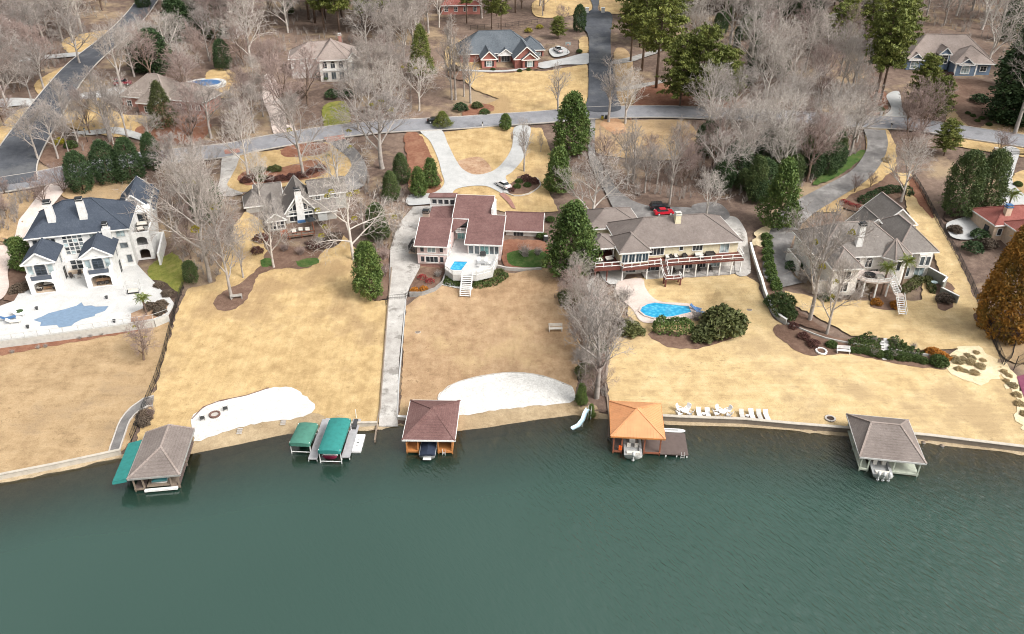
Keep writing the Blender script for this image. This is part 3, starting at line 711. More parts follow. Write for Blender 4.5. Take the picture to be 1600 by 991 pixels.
        o = s.part(name, F, frame); P.build('pane', glass, o)
        if shut:
            for sg in (-1, 1):
                q = MB(); a = c + sg*(w/2+fw+.04); b2 = a + sg*(w*.34); bx(q, min(a,b2), max(a,b2), z-.05, z+h+.05, -.02, .06); q.build('shutter', shut, o)
        return o
    def panel(s, face, plane, outline, holes, th, mat, name='wall'):
        """wall with real openings: outline and holes in (along, up)"""
        co, fs = fill([tuple(p) for p in outline], 0, holes); T = s.xf(face, plane); mb = MB(); n = len(co)
        mb.add([T(p.x,p.y,0) for p in co] + [T(p.x,p.y,-th) for p in co], [tuple(f) for f in fs] + [tuple(i+n for i in reversed(f)) for f in fs])
        for lp in [outline] + list(holes):
            k = len(lp); mb.add([T(a,b,0) for a, b in lp] + [T(a,b,-th) for a, b in lp], [(i,(i+1) % k,k+(i+1) % k,k+i) for i in range(k)])
        return s.part(name, mb, mat)
    def chimney(s, x, y, w, d, z0, z1, mat, cap='chimney_cap', taper=0):
        mb = MB(); q = [(x-w/2-taper,y-d/2),(x+w/2+taper,y-d/2),(x+w/2+taper,y+d/2),(x-w/2-taper,y+d/2)]; t = [(x-w/2,y-d/2),(x+w/2,y-d/2),(x+w/2,y+d/2),(x-w/2,y+d/2)]
        mb.add([(a,b,z0) for a, b in q] + [(a,b,z1) for a, b in t], [(3,2,1,0),(4,5,6,7)] + [(i,(i+1) % 4,4+(i+1) % 4,4+i) for i in range(4)])
        o = s.part('chimney', mb, mat)
        MB().box(x-w/2-.1,x+w/2+.1,y-d/2-.1,y+d/2+.1,z1-.25,z1-.02).box(x-w/2+.1,x-w/2+.2,y-d/2+.1,y+d/2-.1,z1-.02,z1+.28).box(x+w/2-.2,x+w/2-.1,y-d/2+.1,y+d/2-.1,z1-.02,z1+.28).box(x-w/2-.05,x+w/2+.05,y-d/2-.05,y+d/2+.05,z1+.28,z1+.36).build('chimney_cap', cap, o)
        return o
    def railing(s, pts, z, mat, h=1.0, step=1.5, name='railing', infill=None, bar_w=.1):
        m = MB(); inf = MB()
        for a, b in zip(pts, pts[1:]):
            a, b = Vector((a[0],a[1],z)), Vector((b[0],b[1],z)); n = max(1, round((b-a).length/step))
            for i in range(n+1):
                p = a.lerp(b, i/n); m.box(p.x-bar_w/2,p.x+bar_w/2,p.y-bar_w/2,p.y+bar_w/2,z,z+h)
            for k in (h-.06, .18): m.bar(a+Vector((0,0,k)), b+Vector((0,0,k)), bar_w*.9, bar_w)
            if infill:
                k = max(2, int((b-a).length/.14))
                for i in range(k): p = a.lerp(b, (i+.5)/k); inf.bar((p.x,p.y,z+.18), (p.x,p.y,z+h-.08), .03)
        o = s.part(name, m, mat)
        if infill: inf.build('baluster', infill, o)
        return o
    def stairs(s, a, b, w, mat, n=9, name='stairs', rail=None):
        """straight flight from top a to bottom b (local points)"""
        a, b = Vector(a), Vector(b); d = Vector((b.x-a.x, b.y-a.y, 0)); run = d.length/n; u = d.normalized(); r = Vector((u.y,-u.x,0)); root = None
        strm = MB()
        for sg in (-1, 1): strm.bar(a+r*(w/2*sg)-Vector((0,0,.15)), b+r*(w/2*sg)-Vector((0,0,.0)), .08, .3)
        root = s.part(name, strm, rail or mat)
        for i in range(n):
            c = a + u*(run*(i+.5)); z = a.z + (b.z-a.z)*(i+1)/n + (a.z-b.z)/n*.5
            MB().obox((c.x,c.y), math.atan2(u.y,u.x), run*.36, w/2-.04, z-.05, z).build('tread', mat, root)
        if rail:
            m = MB()
            for sg in (-1, 1):
                o_ = r*(w/2*sg); m.bar(a+o_+Vector((0,0,.9)), b+o_+Vector((0,0,.9)), .07)
                for k in range(4): p = a.lerp(b, k/3)+o_; m.bar(p, p+Vector((0,0,.9)), .07)
            m.build('handrail', rail, root)
        return root
def arch_hole(c, w, z, h, n=8, rise=None):
    r = w/2; rise = rise if rise is not None else r
    return [(c-r, z), (c+r, z)] + [(c+r*math.cos(math.pi*i/n), z+h+rise*math.sin(math.pi*i/n)) for i in range(n+1)]

# ------------------------------------------------------------------ white mansion with the pool terrace (left)
A = House('mansion', 'white three storey mansion with slate roof above the pool terrace', 'house', FA, 4.7)
A.wall(0, 17.9, 0, 12.7, -.3, 8.3, 'white_wall'); A.hip(0, 17.9, 0, 12.7, 8.3, 12.8, 'shingle_slate', .55)
for cx_ in (4.5, 10.2): A.chimney(cx_, 2.6, 1.25, 1.0, 8.6, 14.2, 'white_wall', taper=.12)
A.wall(13.5, 15.0, -1.0, -.02, -.2, 8.9, 'white_wall'); A.chimney(14.25, -.4, .9, .8, 8.6, 9.8, 'white_wall')
for x0, x1 in ((.2, 5.3), (10.1, 15.4)):
    xm = (x0+x1)/2
    A.panel('f', -8, [(x0,-.2),(x1,-.2),(x1,3.1),(x0,3.1)], [arch_hole(xm, 3.5, .05, 1.7, 8, .75)], .35, 'white_wall')
    A.wall(x0, x0+.3, -7.65, -.02, -.2, 3.06, 'white_wall'); A.wall(x1-.3, x1, -7.65, -.02, -.2, 3.06, 'white_wall'); A.wall(x0+.3, x1-.3, -3.6, -3.3, -.2, 3.0, 'curtain_grey', 'rear_wall')
    A.wall(x0+.3, x1-.3, -7.64, -3.6, -.16, .02, 'patio_tan', 'floor')
    A.wall(x0+.02, x1-.02, -6.9, -.01, 3.0, 6.4, 'white_wall'); A.gable(x0, x1, -6.9, .4, 6.4, 8.2, 'shingle_slate', 'y', 'white_wall', .5)
    A.win('f', xm, -6.9, 3.5, 1.7, 1.5, 2, 3, True, 'slate_panel', 'glass_dark'); 
    for sg in (-1, 1): A.win('f', xm+sg*1.75, -6.9, 3.7, .85, 1.7, 1, 1, False, 'grey_trim', 'glass_pale')
    A.wall(xm-1.75, xm+1.75, -8.06, -7.96, 2.9, 3.75, 'slate_panel', 'balcony_panel')
    for xx in (x0, x1-.75): A.wall(xx, xx+.75, -8.08, -6.95, 3.0, 3.95, 'white_wall', 'parapet')
    A.win('r', -2.4, x1, 3.6, 1.0, 1.5, 1, 2, False, 'grey_trim', 'glass_mid'); A.win('r', -2.2, x1, .2, .9, 2.1, 1, 2, False, 'dark_metal', 'glass_dark')
# window wall in the middle: every light is its own pane
for i in range(4):
    for j in range(5): A.win('f', 6.35+i*.92, 0, 4.0+j*.82, .74, .66, 1, 1, False, 'white_trim', ('glass_mid','glass_dark','glass_pale','glass_mid','glass_dark')[(i*2+j) % 5], .05)
for i in range(3):
    for j in range(2): A.win('f', 6.6+i*1.15, 0, .7+j*1.05, .95, .85, 1, 1, False, 'white_trim', 'glass_dark', .06)
A.wall(5.4, 10.0, -.9, -.02, 0, .45, 'patio_tan', 'planter')
for x, w_ in ((1.1,.8),(2.7,1.5),(4.3,.7)): A.win('f', x, 0, 6.6, w_, 1.0, 2 if w_ > 1 else 1, 1, False, 'grey_trim', 'glass_pale' if w_ > 1 else 'glass_dark')
for x, w_ in ((11.4,.8),(12.7,1.4)): A.win('f', x, 0, 6.6, w_, 1.1, 2, 1, False, 'grey_trim', 'glass_pale')
A.win('f', 16.5, 0, 6.6, 1.5, 1.2, 2, 1, False, 'grey_trim', 'glass_pale'); A.win('f', 16.6, 0, 4.1, 1.4, 1.1, 1, 1, False, 'grey_trim', 'glass_mid'); A.win('f', 17.0, 0, .9, .9, 1.6, 1, 1, False, 'grey_trim', 'glass_mid')
A.panel('f', 2.6, [(17.8,-.2),(21.2,-.2),(21.2,5.9),(17.8,5.9)], [arch_hole(19.5, 1.9, .1, 1.5, 8, .6), arch_hole(19.5, 2.0, 3.1, 1.2, 8, .6)], .35, 'white_wall')
A.wall(20.9, 21.2, 2.95, 9.5, -.2, 5.9, 'white_wall'); A.wall(17.92, 20.88, 2.95, 9.4, 2.6, 2.9, 'white_wall', 'balcony_floor'); A.wall(17.92, 20.88, 2.95, 9.4, 5.15, 5.35, 'awning_grey', 'balcony_floor')
A.wall(17.92, 20.88, 7.2, 7.4, 0, 5.1, 'stucco_white', 'rear_wall'); A.wall(17.92, 20.9, 9.4, 13.6, -.2, 7.6, 'white_wall')
A.win('f', 19.4, 9.4, 5.6, 1.6, 1.5, 2, 1, False, 'dark_metal', 'glass_dark'); A.railing([(18.1,2.8),(20.9,2.8)], 2.9, 'black_iron', .9, 1.4, infill='black_iron', bar_w=.06)
A.wall(13.9, 20.9, 13.4, 23.6, -.2, 6.8, 'white_wall'); A.gable(13.9, 20.9, 13.4, 23.6, 6.8, 10.2, 'shingle_slate', 'y', 'white_wall', .5)
for y_ in (15.6, 18.4, 21.2):
    A.wall(19.0, 20.6, y_-.6, y_+.6, 6.6, 8.4, 'white_wall', 'dormer'); A.slabs([[(18.3,y_-.85,8.3),(20.9,y_-.85,8.3),(20.9,y_,9.1),(18.3,y_,9.1)],[(18.3,y_,9.1),(20.9,y_,9.1),(20.9,y_+.85,8.3),(18.3,y_+.85,8.3)]], 'shingle_slate', .12, name='dormer_roof'); A.win('r', y_, 20.6, 7.0, .7, .9, 1, 2, False, 'grey_trim', 'glass_dark')
A.wall(22.4, 22.8, -1.2, 9.6, -.3, 2.6, 'white_wall', 'garden_wall'); A.wall(21.2, 22.39, 9.2, 9.6, -.3, 2.6, 'white_wall', 'garden_wall')

# pool terrace, pool, retaining wall
tz = 4.7
TP = [tuple(Hp(x, y, tz)[:2]) for x, y in [(-70,545),(0,533),(100,520),(194,507),(240,500),(262,492),(272,474),(258,455),(240,440),(225,425),(212,410),(190,400),(60,400),(40,440),(22,470),(0,478),(-70,495)]]
POOL = [tuple(Hp(x, y, tz)[:2]) for x, y in [(51,500),(66,494),(76,489),(104,482),(120,477),(127,472),(131,478),(143,477),(149,479),(170,478),(164,486),(149,491),(148,494),(128,499),(116,505),(112,509),(93,513),(89,508),(62,510),(64,504)]]
co, fs = fill(straight(TP, 1.5), 2.5, [straight(POOL, .6)])
mb = MB(); k = len(co); mb.add([(p.x,p.y,tz) for p in co], [tuple(f) for f in fs])
lp = straight(POOL, .6); q = len(lp); mb.add([(a,b_,tz) for a, b_ in lp] + [(a,b_,tz-.6) for a, b_ in lp], [(i,(i+1) % q,q+(i+1) % q,q+i) for i in range(q)])
lp = straight(TP, 1.5); q = len(lp); mb.add([(a,b_,tz) for a, b_ in lp] + [(a,b_,tz-.35) for a, b_ in lp], [(i,(i+1) % q,q+(i+1) % q,q+i) for i in range(q)])
mb.build('pool_terrace', 'concrete_white')['kind'] = 'structure'
tag(MB().prism(POOL, tz-.3, tz-.055).build('swimming_pool', 'pool_cover'), 'large angular swimming pool under a slate blue cover on the white terrace', 'pool')
rw = thing('retaining_wall', 'long pale concrete retaining wall holding up the white pool terrace', 'wall', (*TP[1], 2.2))
RW = [Vector(TP[i]) for i in (0, 1, 2, 3, 4, 5)]; o2 = Vector(TP[1])
mb = MB()
for a, b_ in zip(RW, RW[1:]):
    d = (b_-a).normalized(); nrm = Vector((d.y, -d.x)); e = d*.02
    mb.prism([tuple(v_) for v_ in (a-o2+nrm*.02, b_-o2+nrm*.02+e, b_-o2+nrm*.32+e, a-o2+nrm*.32)], 0, 2.62)
mb.build('wall_body', 'retaining', rw)
mb = MB(); rl = MB()
for a, b_ in zip(RW, RW[1:]):
    n_ = max(1, round((b_-a).length/2.2))
    for i in range(n_): p = a.lerp(b_, i/n_)-o2; mb.bar((p.x,p.y-.15,2.6), (p.x,p.y-.15,3.7), .07)
    for zz in (2.75, 3.68): a_, c_ = a-o2, b_-o2; rl.bar((a_.x,a_.y-.15,zz), (c_.x,c_.y-.15,zz), .05)
mb.build('fence_post', 'grey_trim', rw); rl.build('fence_rail', 'grey_trim', rw)

# ------------------------------------------------------------------ grey shingled house behind the sycamore
Bh = House('shingled_house', 'grey shingled house with pointed window gable, white chimney and wooden deck', 'house', FB, 6.2)
Bh.wall(0, 3.8, 0, 13, -1.2, 3.6, 'grey_siding'); Bh.gable(0, 3.8, 0, 13.2, 3.6, 5.0, 'shingle_grey', 'y', 'grey_siding', .4)
for i in range(2): Bh.win('f', 1.0+i*1.75, 0, 1.3, 1.5, 1.7, 2, 2, False, 'white_trim', 'glass_dark')
Bh.wall(.3, 3.5, -.06, -.01, -1.0, .7, 'dark_interior', 'basement_shade_panel')  # near-black panel on the solid wall; its colour stands for basement shade
Bh.wall(4.0, 10.6, 2.3, 12, -1.2, 3.9, 'grey_siding'); Bh.gable(4.0, 10.6, 2.3, 12, 3.9, 8.2, 'shingle_grey', 'y', 'grey_siding', .55)
Bh.chimney(7.2, 2.0, 1.35, .9, .9, 8.9, 'white_wall', taper=.15)
MB().box(6.3, 8.1, 1.35, 1.5, 1.4, 2.0).build('tarp', 'blue_tarp', Bh.root)
for sg, x in ((-1, 5.7), (1, 8.9)):
    F = MB(); P = MB(); zt = 5.4
    xa, xb = x-.9, x+.9; ha, hb = (4.1, 5.9) if sg < 0 else (5.9, 4.1)
    P.add([(xa,2.27,4.0),(xb,2.27,4.0),(xb,2.27,hb),(xa,2.27,ha)], [(0,1,2,3)])
    for a, b_ in (((xa,4.0),(xb,4.0)),((xb,4.0),(xb,hb)),((xa,ha),(xb,hb)),((xa,4.0),(xa,ha)),((x,4.0),(x,(ha+hb)/2))): F.bar((a[0],2.24,a[1]), (b_[0],2.24,b_[1]), .13)
    w_ = Bh.part('window', F, 'white_trim'); P.build('pane', 'glass_dark', w_)
    Bh.win('f', x, 2.3, 1.6, 1.7, 1.9, 2, 1, False, 'white_trim', 'glass_dark')
Bh.wall(10.4, 17.6, 5.6, 13.5, -.5, 5.8, 'grey_siding'); Bh.slabs([[(9.6,5.2,5.8),(18.0,5.2,5.8),(18.0,9.4,7.8),(9.6,9.4,7.8)],[(9.6,9.4,7.8),(18,9.4,7.8),(18,13.9,5.6),(9.6,13.9,5.6)]], 'shingle_grey', .2, [((9.6,9.4,7.8),(18,9.4,7.8))], None, [((9.6,5.2,5.8),(18,5.2,5.8))])
Bh.wall(10.62, 14.8, 1.6, 5.58, -.8, 3.3, 'grey_siding'); Bh.slabs([[(10.2,1.1,3.4),(15.1,1.1,3.4),(15.1,5.6,4.5),(10.2,5.6,4.5)]], 'shingle_grey', .2, fascia=[((10.2,1.1,3.4),(15.1,1.1,3.4))])
for x in (11.5, 13.3, 15.6): Bh.win('f', x, 5.6, 4.6, 1.0, .8, 2, 1, False, 'white_trim', 'glass_dark')
Bh.slabs([[(10.7,-1.6,2.6),(12.6,-1.6,2.6),(12.6,1.5,3.0),(10.7,1.5,3.0)]], 'awning_grey', .08, name='porch_awning')
Bh.wall(-3.9, -.1, 8.5, 14.5, -.5, 3.7, 'grey_siding'); Bh.hip(-3.9, -.1, 8.5, 14.5, 3.7, 6.0, 'shingle_grey', .4)
Bh.gable(-1.4, 4.0, 11.5, 15.5, 3.9, 6.6, 'shingle_grey', 'x', 'grey_siding', .4)
dk = MB()
for i in range(19): dk.box(3.9+i*.285, 3.9+i*.285+.26, -4.3, 2.2, .82, .94)
Bh.part('deck', dk, 'weathered_wood')
m = MB()
for x in (4.1, 6.6, 9.1): m.box(x-.1,x+.1,-4.2,-4.0,-2.4,.85)
Bh.part('deck_post', m, 'red_wood'); Bh.railing([(3.9,-4.25),(9.3,-4.25),(9.3,1.2)], .94, 'red_wood', .95, 1.3)
Bh.stairs((3.2,-1.2,.9), (2.9,-6.6,-2.0), 1.15, 'red_wood', 11, rail='red_wood'); MB().box(2.4,3.95,-1.2,1.6,.8,.92).build('landing', 'red_wood', Bh.root)

# ------------------------------------------------------------------ pink house with maroon roofs (centre)
Ch = House('pink_house', 'pink timber house with maroon roofs and a white raised pool deck', 'house', FC, 4.3)
def plane(y, y0, z0_, y1, z1_): return z0_ + (z1_-z0_)*(y-y0)/(y1-y0)
Ch.wall(0, 6.0, .0, 7.0, 1.0, 5.3, 'pink_wall'); Ch.wall(.3, 5.8, .15, 6.8, -.6, 1.0, 'brick_soft', 'foundation'); Ch.wall(-.06, 6.06, -.08, -.01, 3.05, 3.3, 'white_trim', 'band')
MB().add([(0,0,5.2),(6,0,5.2),(6,7,5.2),(0,7,5.2),(0,7,7.7),(6,7,7.7)], [(0,1,5,4),(1,2,5),(3,0,4),(2,3,4,5),(0,3,2,1)]).build('wall', 'pink_wall', Ch.root)
a_, b_, c_, d_ = (-.5,-.7,5.25), (6.3,-.7,5.25), (6.3,7.2,8.0), (-.5,7.2,8.0)
Ch.slabs([[a_,b_,c_,d_]], 'shingle_maroon', .22, fascia=[(a_,b_),(b_,c_),(a_,d_)])
for x, w_ in ((1.0,.7),(2.9,1.5),(4.9,.7)): Ch.win('f', x, 0, 3.7, w_, 1.15, 2 if w_ > 1 else 1, 1, False, 'white_trim' if w_ > 1 else 'pink_wall', 'glass_pale' if w_ > 1 else 'glass_dark')
for x, w_ in ((1.0,.7),(2.9,2.4),(4.9,.7)): Ch.win('f', x, 0, 1.45, w_, 1.2, 3 if w_ > 1 else 1, 1, False, 'pink_wall' if w_ < 1 else 'white_trim', 'glass_dark')
for y_ in (1.6, 4.2): Ch.win('r', y_, 6.0, 4.3, .8, 1.2, 1, 1, False, 'white_trim', 'glass_mid'); Ch.win('r', y_, 6.0, 1.8, .9, 1.3, 1, 1, False, 'white_trim', 'glass_mid')
Ch.railing([(-.4,5.4),(-1.9,4.6),(-2.1,1.6),(-.6,.2)], 3.2, 'dark_metal', 1.0, 1.2, infill='black_iron', bar_w=.08); Ch.wall(-1.9,-.02,.4,5.2,2.95,3.18,'weathered_wood','balcony_floor')
PM = lambda y: plane(y, 3.0, 4.3, 17.4, 9.0)
roofm = [(9.1,3.0),(16.8,3.0),(16.8,11.6),(13.9,11.6),(13.9,17.4),(5.6,17.4),(5.6,10.2),(9.1,10.2)]
co, fs = fill(roofm, 0); mb = MB(); k = len(co)
mb.add([(p.x,p.y,PM(p.y)) for p in co] + [(p.x,p.y,PM(p.y)-.25) for p in co], [tuple(f) for f in fs] + [tuple(i+k for i in reversed(f)) for f in fs])
k = len(roofm); mb.add([(x,y,PM(y)) for x, y in roofm] + [(x,y,PM(y)-.25) for x, y in roofm], [(i,k+i,k+(i+1) % k,(i+1) % k) for i in range(k)])
rf = Ch.part('roof', mb, 'shingle_maroon'); fm = MB()
for i in range(k):
    (xa,ya),(xb,yb) = roofm[i], roofm[(i+1) % k]; fm.bar((xa,ya,PM(ya)-.14), (xb,yb,PM(yb)-.14), .12, .28)
fm.build('fascia', 'white_trim', rf)
def underwall(x0, x1, y0, y1, zb, mat):
    MB().add([(x0,y0,zb),(x1,y0,zb),(x1,y1,zb),(x0,y1,zb),(x0,y0,PM(y0)-.27),(x1,y0,PM(y0)-.27),(x1,y1,PM(y1)-.27),(x0,y1,PM(y1)-.27)], [(0,3,2,1),(4,5,6,7),(0,1,5,4),(1,2,6,5),(2,3,7,6),(3,0,4,7)]).build('wall', mat, Ch.root)
underwall(9.6, 16.4, 3.9, 11.4, -.5, 'pink_wall'); underwall(6.0, 13.6, 10.6, 17.2, -.5, 'pink_wall')
for x, w_, gm in ((10.35,.9,'glass_mid'),(11.55,.85,'glass_mid'),(13.1,1.7,'glass_aqua'),(14.6,.8,'glass_mid'),(15.6,.75,'glass_mid')): Ch.win('f', x, 3.9, 1.75, w_, 1.75, 2 if w_ > 1 else 1, 1, False, 'white_trim', gm)
for i in range(5): Ch.win('f', 10.3+i*1.33, 3.9, 3.75, .95, .3, 1, 1, False, 'white_trim', 'glass_dark', .06)
for y_, z_ in ((5.2,2.0),(7.4,2.2),(9.4,4.0)): Ch.win('r', y_, 16.4, z_, 1.0, 1.7, 1, 1, False, 'white_trim', 'glass_mid')
Ch.win('f', 7.7, 10.6, 1.8, 2.2, 1.7, 3, 1, False, 'white_trim', 'glass_aqua'); Ch.win('f', 8.0, 10.6, 4.6, 2.0, 1.2, 1, 1, False, 'dark_metal', 'glass_dark'); Ch.wall(6.4, 9.4, 9.3, 10.55, 3.7, 3.95, 'white_trim', 'balcony_floor'); Ch.railing([(6.4,9.35),(9.4,9.35)], 3.95, 'white_trim', .8, 1.0)
Ch.wall(.6, 5.98, 7.1, 16.5, -.5, 4.9, 'pink_wall'); Ch.slabs([[(.2,7.2,5.0),(5.6,10.2,6.55),(5.6,16.9,6.6),(.2,16.9,6.2)],[(.2,7.2,5.0),(6.2,7.2,5.1),(9.0,10.2,6.4),(5.6,10.2,6.62)]], 'shingle_maroon', .2)
Ch.wall(-.2, 5.6, 16.9, 18.4, -.3, 8.4, 'white_wall'); Ch.slabs([[(-.5,16.6,8.5),(5.6,16.6,8.75),(5.6,18.9,8.75),(-.5,18.9,8.5)]], 'shingle_maroon', .2)
for i in range(4): Ch.win('f', .8+i*1.3, 16.9, 6.9, .95, 1.0, 1, 1, False, 'white_trim', 'glass_dark')
Ch.chimney(-.3, 12.4, 1.3, 1.1, -.5, 7.0, 'stone_pink')
Ch.wall(13.7, 14.2, 11.7, 17.4, 0, 8.3, 'white_wall'); 
Ch.wall(16.7, 24.1, 13.2, 20.2, -.4, 3.4, 'stucco_white'); Ch.gable(16.7, 24.1, 13.2, 20.2, 3.4, 5.7, 'shingle_maroon', 'x', 'stucco_white', .5); Ch.win('f', 19.3, 13.2, 1.7, 2.0, 1.3, 3, 1, False, 'grey_trim', 'glass_dark'); Ch.wall(17.0, 23.8, 13.1, 13.19, -.3, 1.3, 'brick_soft', 'foundation')
# raised pool deck
DP = [(6.05,.2),(6.05,-3.4),(8.0,-5.7),(12.6,-5.5),(15.5,-3.6),(16.0,2.4),(15.8,3.85),(9.62,3.85),(9.62,10.5),(6.05,10.5)]
HT = [(6.9,-3.5),(9.3,-3.5),(10.1,.3),(7.4,.3)]
co, fs = fill(DP, 0, [HT]); mb = MB(); k = len(co); mb.add([(p.x,p.y,1.7) for p in co], [tuple(f) for f in fs])
for P_ in (DP, HT): q = len(P_); mb.add([(x,y,1.7) for x, y in P_] + [(x,y,.5 if P_ is DP else 1.1) for x, y in P_], [(i,(i+1) % q,q+(i+1) % q,q+i) for i in range(q)])
Ch.part('pool_deck', mb, 'concrete_white')
m, n, b = _new('pool_water'); v = pos(n); vo = n.nodes.new('ShaderNodeTexVoronoi'); vo.inputs['Scale'].default_value = 1.3; L(n, v, vo.inputs['Vector'])
L(n, ramp(n, vo.outputs[0], [(.05, (.10,.50,.68)), (.5, (.02,.33,.58)), (.9, (.012,.26,.50))]), b.inputs['Base Color']); b.inputs['Roughness'].default_value = .06
b.inputs['Emission Color'].default_value = (0,0,0,1)
MB().prism(HT, 1.2, 1.58).build('hot_tub_water', 'pool_water', Ch.root)
for a_, b_ in (((9.9,-5.55),(8.0,-5.68)),((8.0,-5.68),(6.1,-3.45)),((6.1,-3.45),(6.1,-.1)),((11.8,-5.52),(12.6,-5.47)),((12.6,-5.47),(15.5,-3.6)),((15.5,-3.6),(16.0,2.4))): Ch.railing([a_, b_], 1.7, 'white_trim', .95, 1.6, infill='white_trim', bar_w=.12)
Ch.stairs((10.85,-5.6,1.65), (10.85,-9.6,-.75), 2.0, 'white_trim', 11, rail='white_trim')
tag(drape('patio', [(688,446),(694,430),(704,432),(712,446),(740,448),(738,454),(716,452)], 'concrete_white', .10, False), kind='structure')

# ------------------------------------------------------------------ cream house with the long red deck
Dh = House('cream_house', 'cream house with brown hip roof and long red deck with white railing', 'house', FDh, 3.9)
Dh.wall(-4.6, 19.3, -.4, 11, 3.2, 5.95, 'cream_wall'); Dh.wall(-4.4, 19.1, 0, 10.8, -.4, 3.2, 'stucco_white'); Dh.hip(-4.6, 19.3, -.4, 11, 5.95, 9.6, 'shingle_taupe', .65)
Dh.chimney(7.6, 3.9, 1.1, .9, 6.6, 10.6, 'cream_wall', 'grey_trim', .1)
Dh.wall(-5.6, .1, -2.4, 4, 3.3, 6.0, 'cream_wall'); Dh.hip(-5.6, .1, -2.4, 4.4, 6.0, 8.4, 'shingle_taupe', .45, axis='y')
for x in (-4.7, -3.3, -1.9, -.6): Dh.win('f', x, -2.4, 3.7, 1.1, 1.7, 2, 1, False, 'white_trim', 'glass_dark')
Dh.win('f', 2.0, -.4, 3.9, 3.6, 1.6, 5, 1, False, 'white_trim', 'glass_dark'); Dh.win('f', 7.4, -.4, 4.6, .7, 1.0, 1, 1, False, 'white_trim', 'glass_dark'); Dh.win('f', 10.8, -.4, 4.3, 2.0, 1.2, 3, 1, False, 'white_trim', 'glass_dark'); Dh.win('f', 16.5, -.4, 3.45, 1.8, 2.0, 2, 1, False, 'white_trim', 'glass_pale', name='door')
for x, w_, gm in ((-2.6,2.0,'glass_mid'),(2.0,3.0,'glass_dark'),(9.2,2.2,'glass_dark'),(12.2,1.8,'glass_dark'),(15.2,2.0,'glass_pale')): Dh.win('f', x, 0, .2, w_, 2.2, 3, 1, False, 'white_trim', gm, name='door')
dk = MB(); yy = -3.1
Dp = [(-10.8,-2.9),(-5.9,-2.9),(-5.0,-3.9),(-.2,-3.35),(19.4,-3.2),(19.9,-.4),(-10.8,5)]
nb = 0; y = -3.95
while y < .2:
    for x0_, x1_ in ((-.15, 2.55), (3.75, 19.6)) if y > -3.35 else (): dk.box(x0_, x1_, y, y+.24, 3.12, 3.26)
    if y > -3.35: dk.box(2.55, 3.75, y, y+.24, 3.12, 3.26) if y > -2.0 else None
    dk.box(-5.4, -.2, y, y+.24, 3.12, 3.26) if y < -2.4 else None
    y += .27
y = -2.9
while y < 4.6: dk.box(-10.8, -5.65, y, y+.24, 3.10, 3.24); y += .27
Dh.part('deck', dk, 'red_deck'); Dh.wall(-.3, 19.6, -3.32, -3.22, 2.75, 3.1, 'red_deck', 'deck_beam'); Dh.wall(-5.5, -.31, -4.02, -3.92, 2.75, 3.1, 'red_deck', 'deck_beam'); Dh.wall(-10.9, -5.6, -3.0, -2.9, 2.5, 3.08, 'red_deck', 'deck_beam')
Dh.railing([(-10.7,-2.85),(-5.7,-2.85),(-5.3,-3.9),(-.2,-3.4),(2.5,-3.2)], 3.26, 'white_trim', 1.0, 1.7, bar_w=.13); Dh.railing([(3.8,-3.2),(19.5,-3.15),(19.8,-.5)], 3.26, 'white_trim', 1.0, 2.2, bar_w=.13); Dh.railing([(-10.7,-2.85),(-10.7,4)], 3.26, 'white_trim', 1.0, 1.7, bar_w=.13)
for x in (-5.2, -.2, 2.4, 4.9, 7.4, 9.9, 12.4, 14.9, 17.3, 19.3): Dh.wall(x-.11, x+.11, -3.2, -2.98, -.4, 2.95, 'white_trim', 'post')
for x in (-10.6, -8.2): Dh.wall(x-.1, x+.1, -2.8, -2.6, -.5, 3.0, 'red_deck', 'post')
Dh.stairs((3.15,-2.3,3.2), (3.15,-5.0,1.5), 1.1, 'red_deck', 7, rail='white_trim'); Dh.wall(2.5, 5.9, -6.5, -5.0, 1.32, 1.46, 'red_deck', 'landing'); Dh.railing([(2.6,-5.1),(2.6,-6.4),(5.8,-6.4),(5.8,-5.1)], 1.46, 'white_trim', .9, 1.3, bar_w=.11)
for x, y in ((2.7,-6.3),(5.7,-6.3),(2.7,-5.2),(5.7,-5.2)): Dh.wall(x-.13, x+.13, y-.13, y+.13, -.5, 1.34, 'red_deck', 'post')
Dh.stairs((5.0,-5.0,1.42), (6.9,-3.4,.0), 1.0, 'red_deck', 5)
Dh.wall(-.3, 19.5, -3.15, -.02, -.35, .04, 'concrete_worn', 'patio_floor')
for x, y in ((-10.2,4.4),(-6.2,4.4),(-10.2,.8),(-6.2,.8)): Dh.wall(x-.12, x+.12, y-.12, y+.12, 3.0, 5.9, 'white_trim', 'post')
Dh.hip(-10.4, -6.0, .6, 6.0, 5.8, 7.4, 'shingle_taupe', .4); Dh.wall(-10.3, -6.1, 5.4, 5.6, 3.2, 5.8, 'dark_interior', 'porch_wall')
Dh.wall(-9, 2, 10.2, 19, 1.5, 5.6, 'cream_wall'); Dh.hip(-9, 2, 10.2, 19, 5.6, 8.0, 'shingle_taupe', .5)

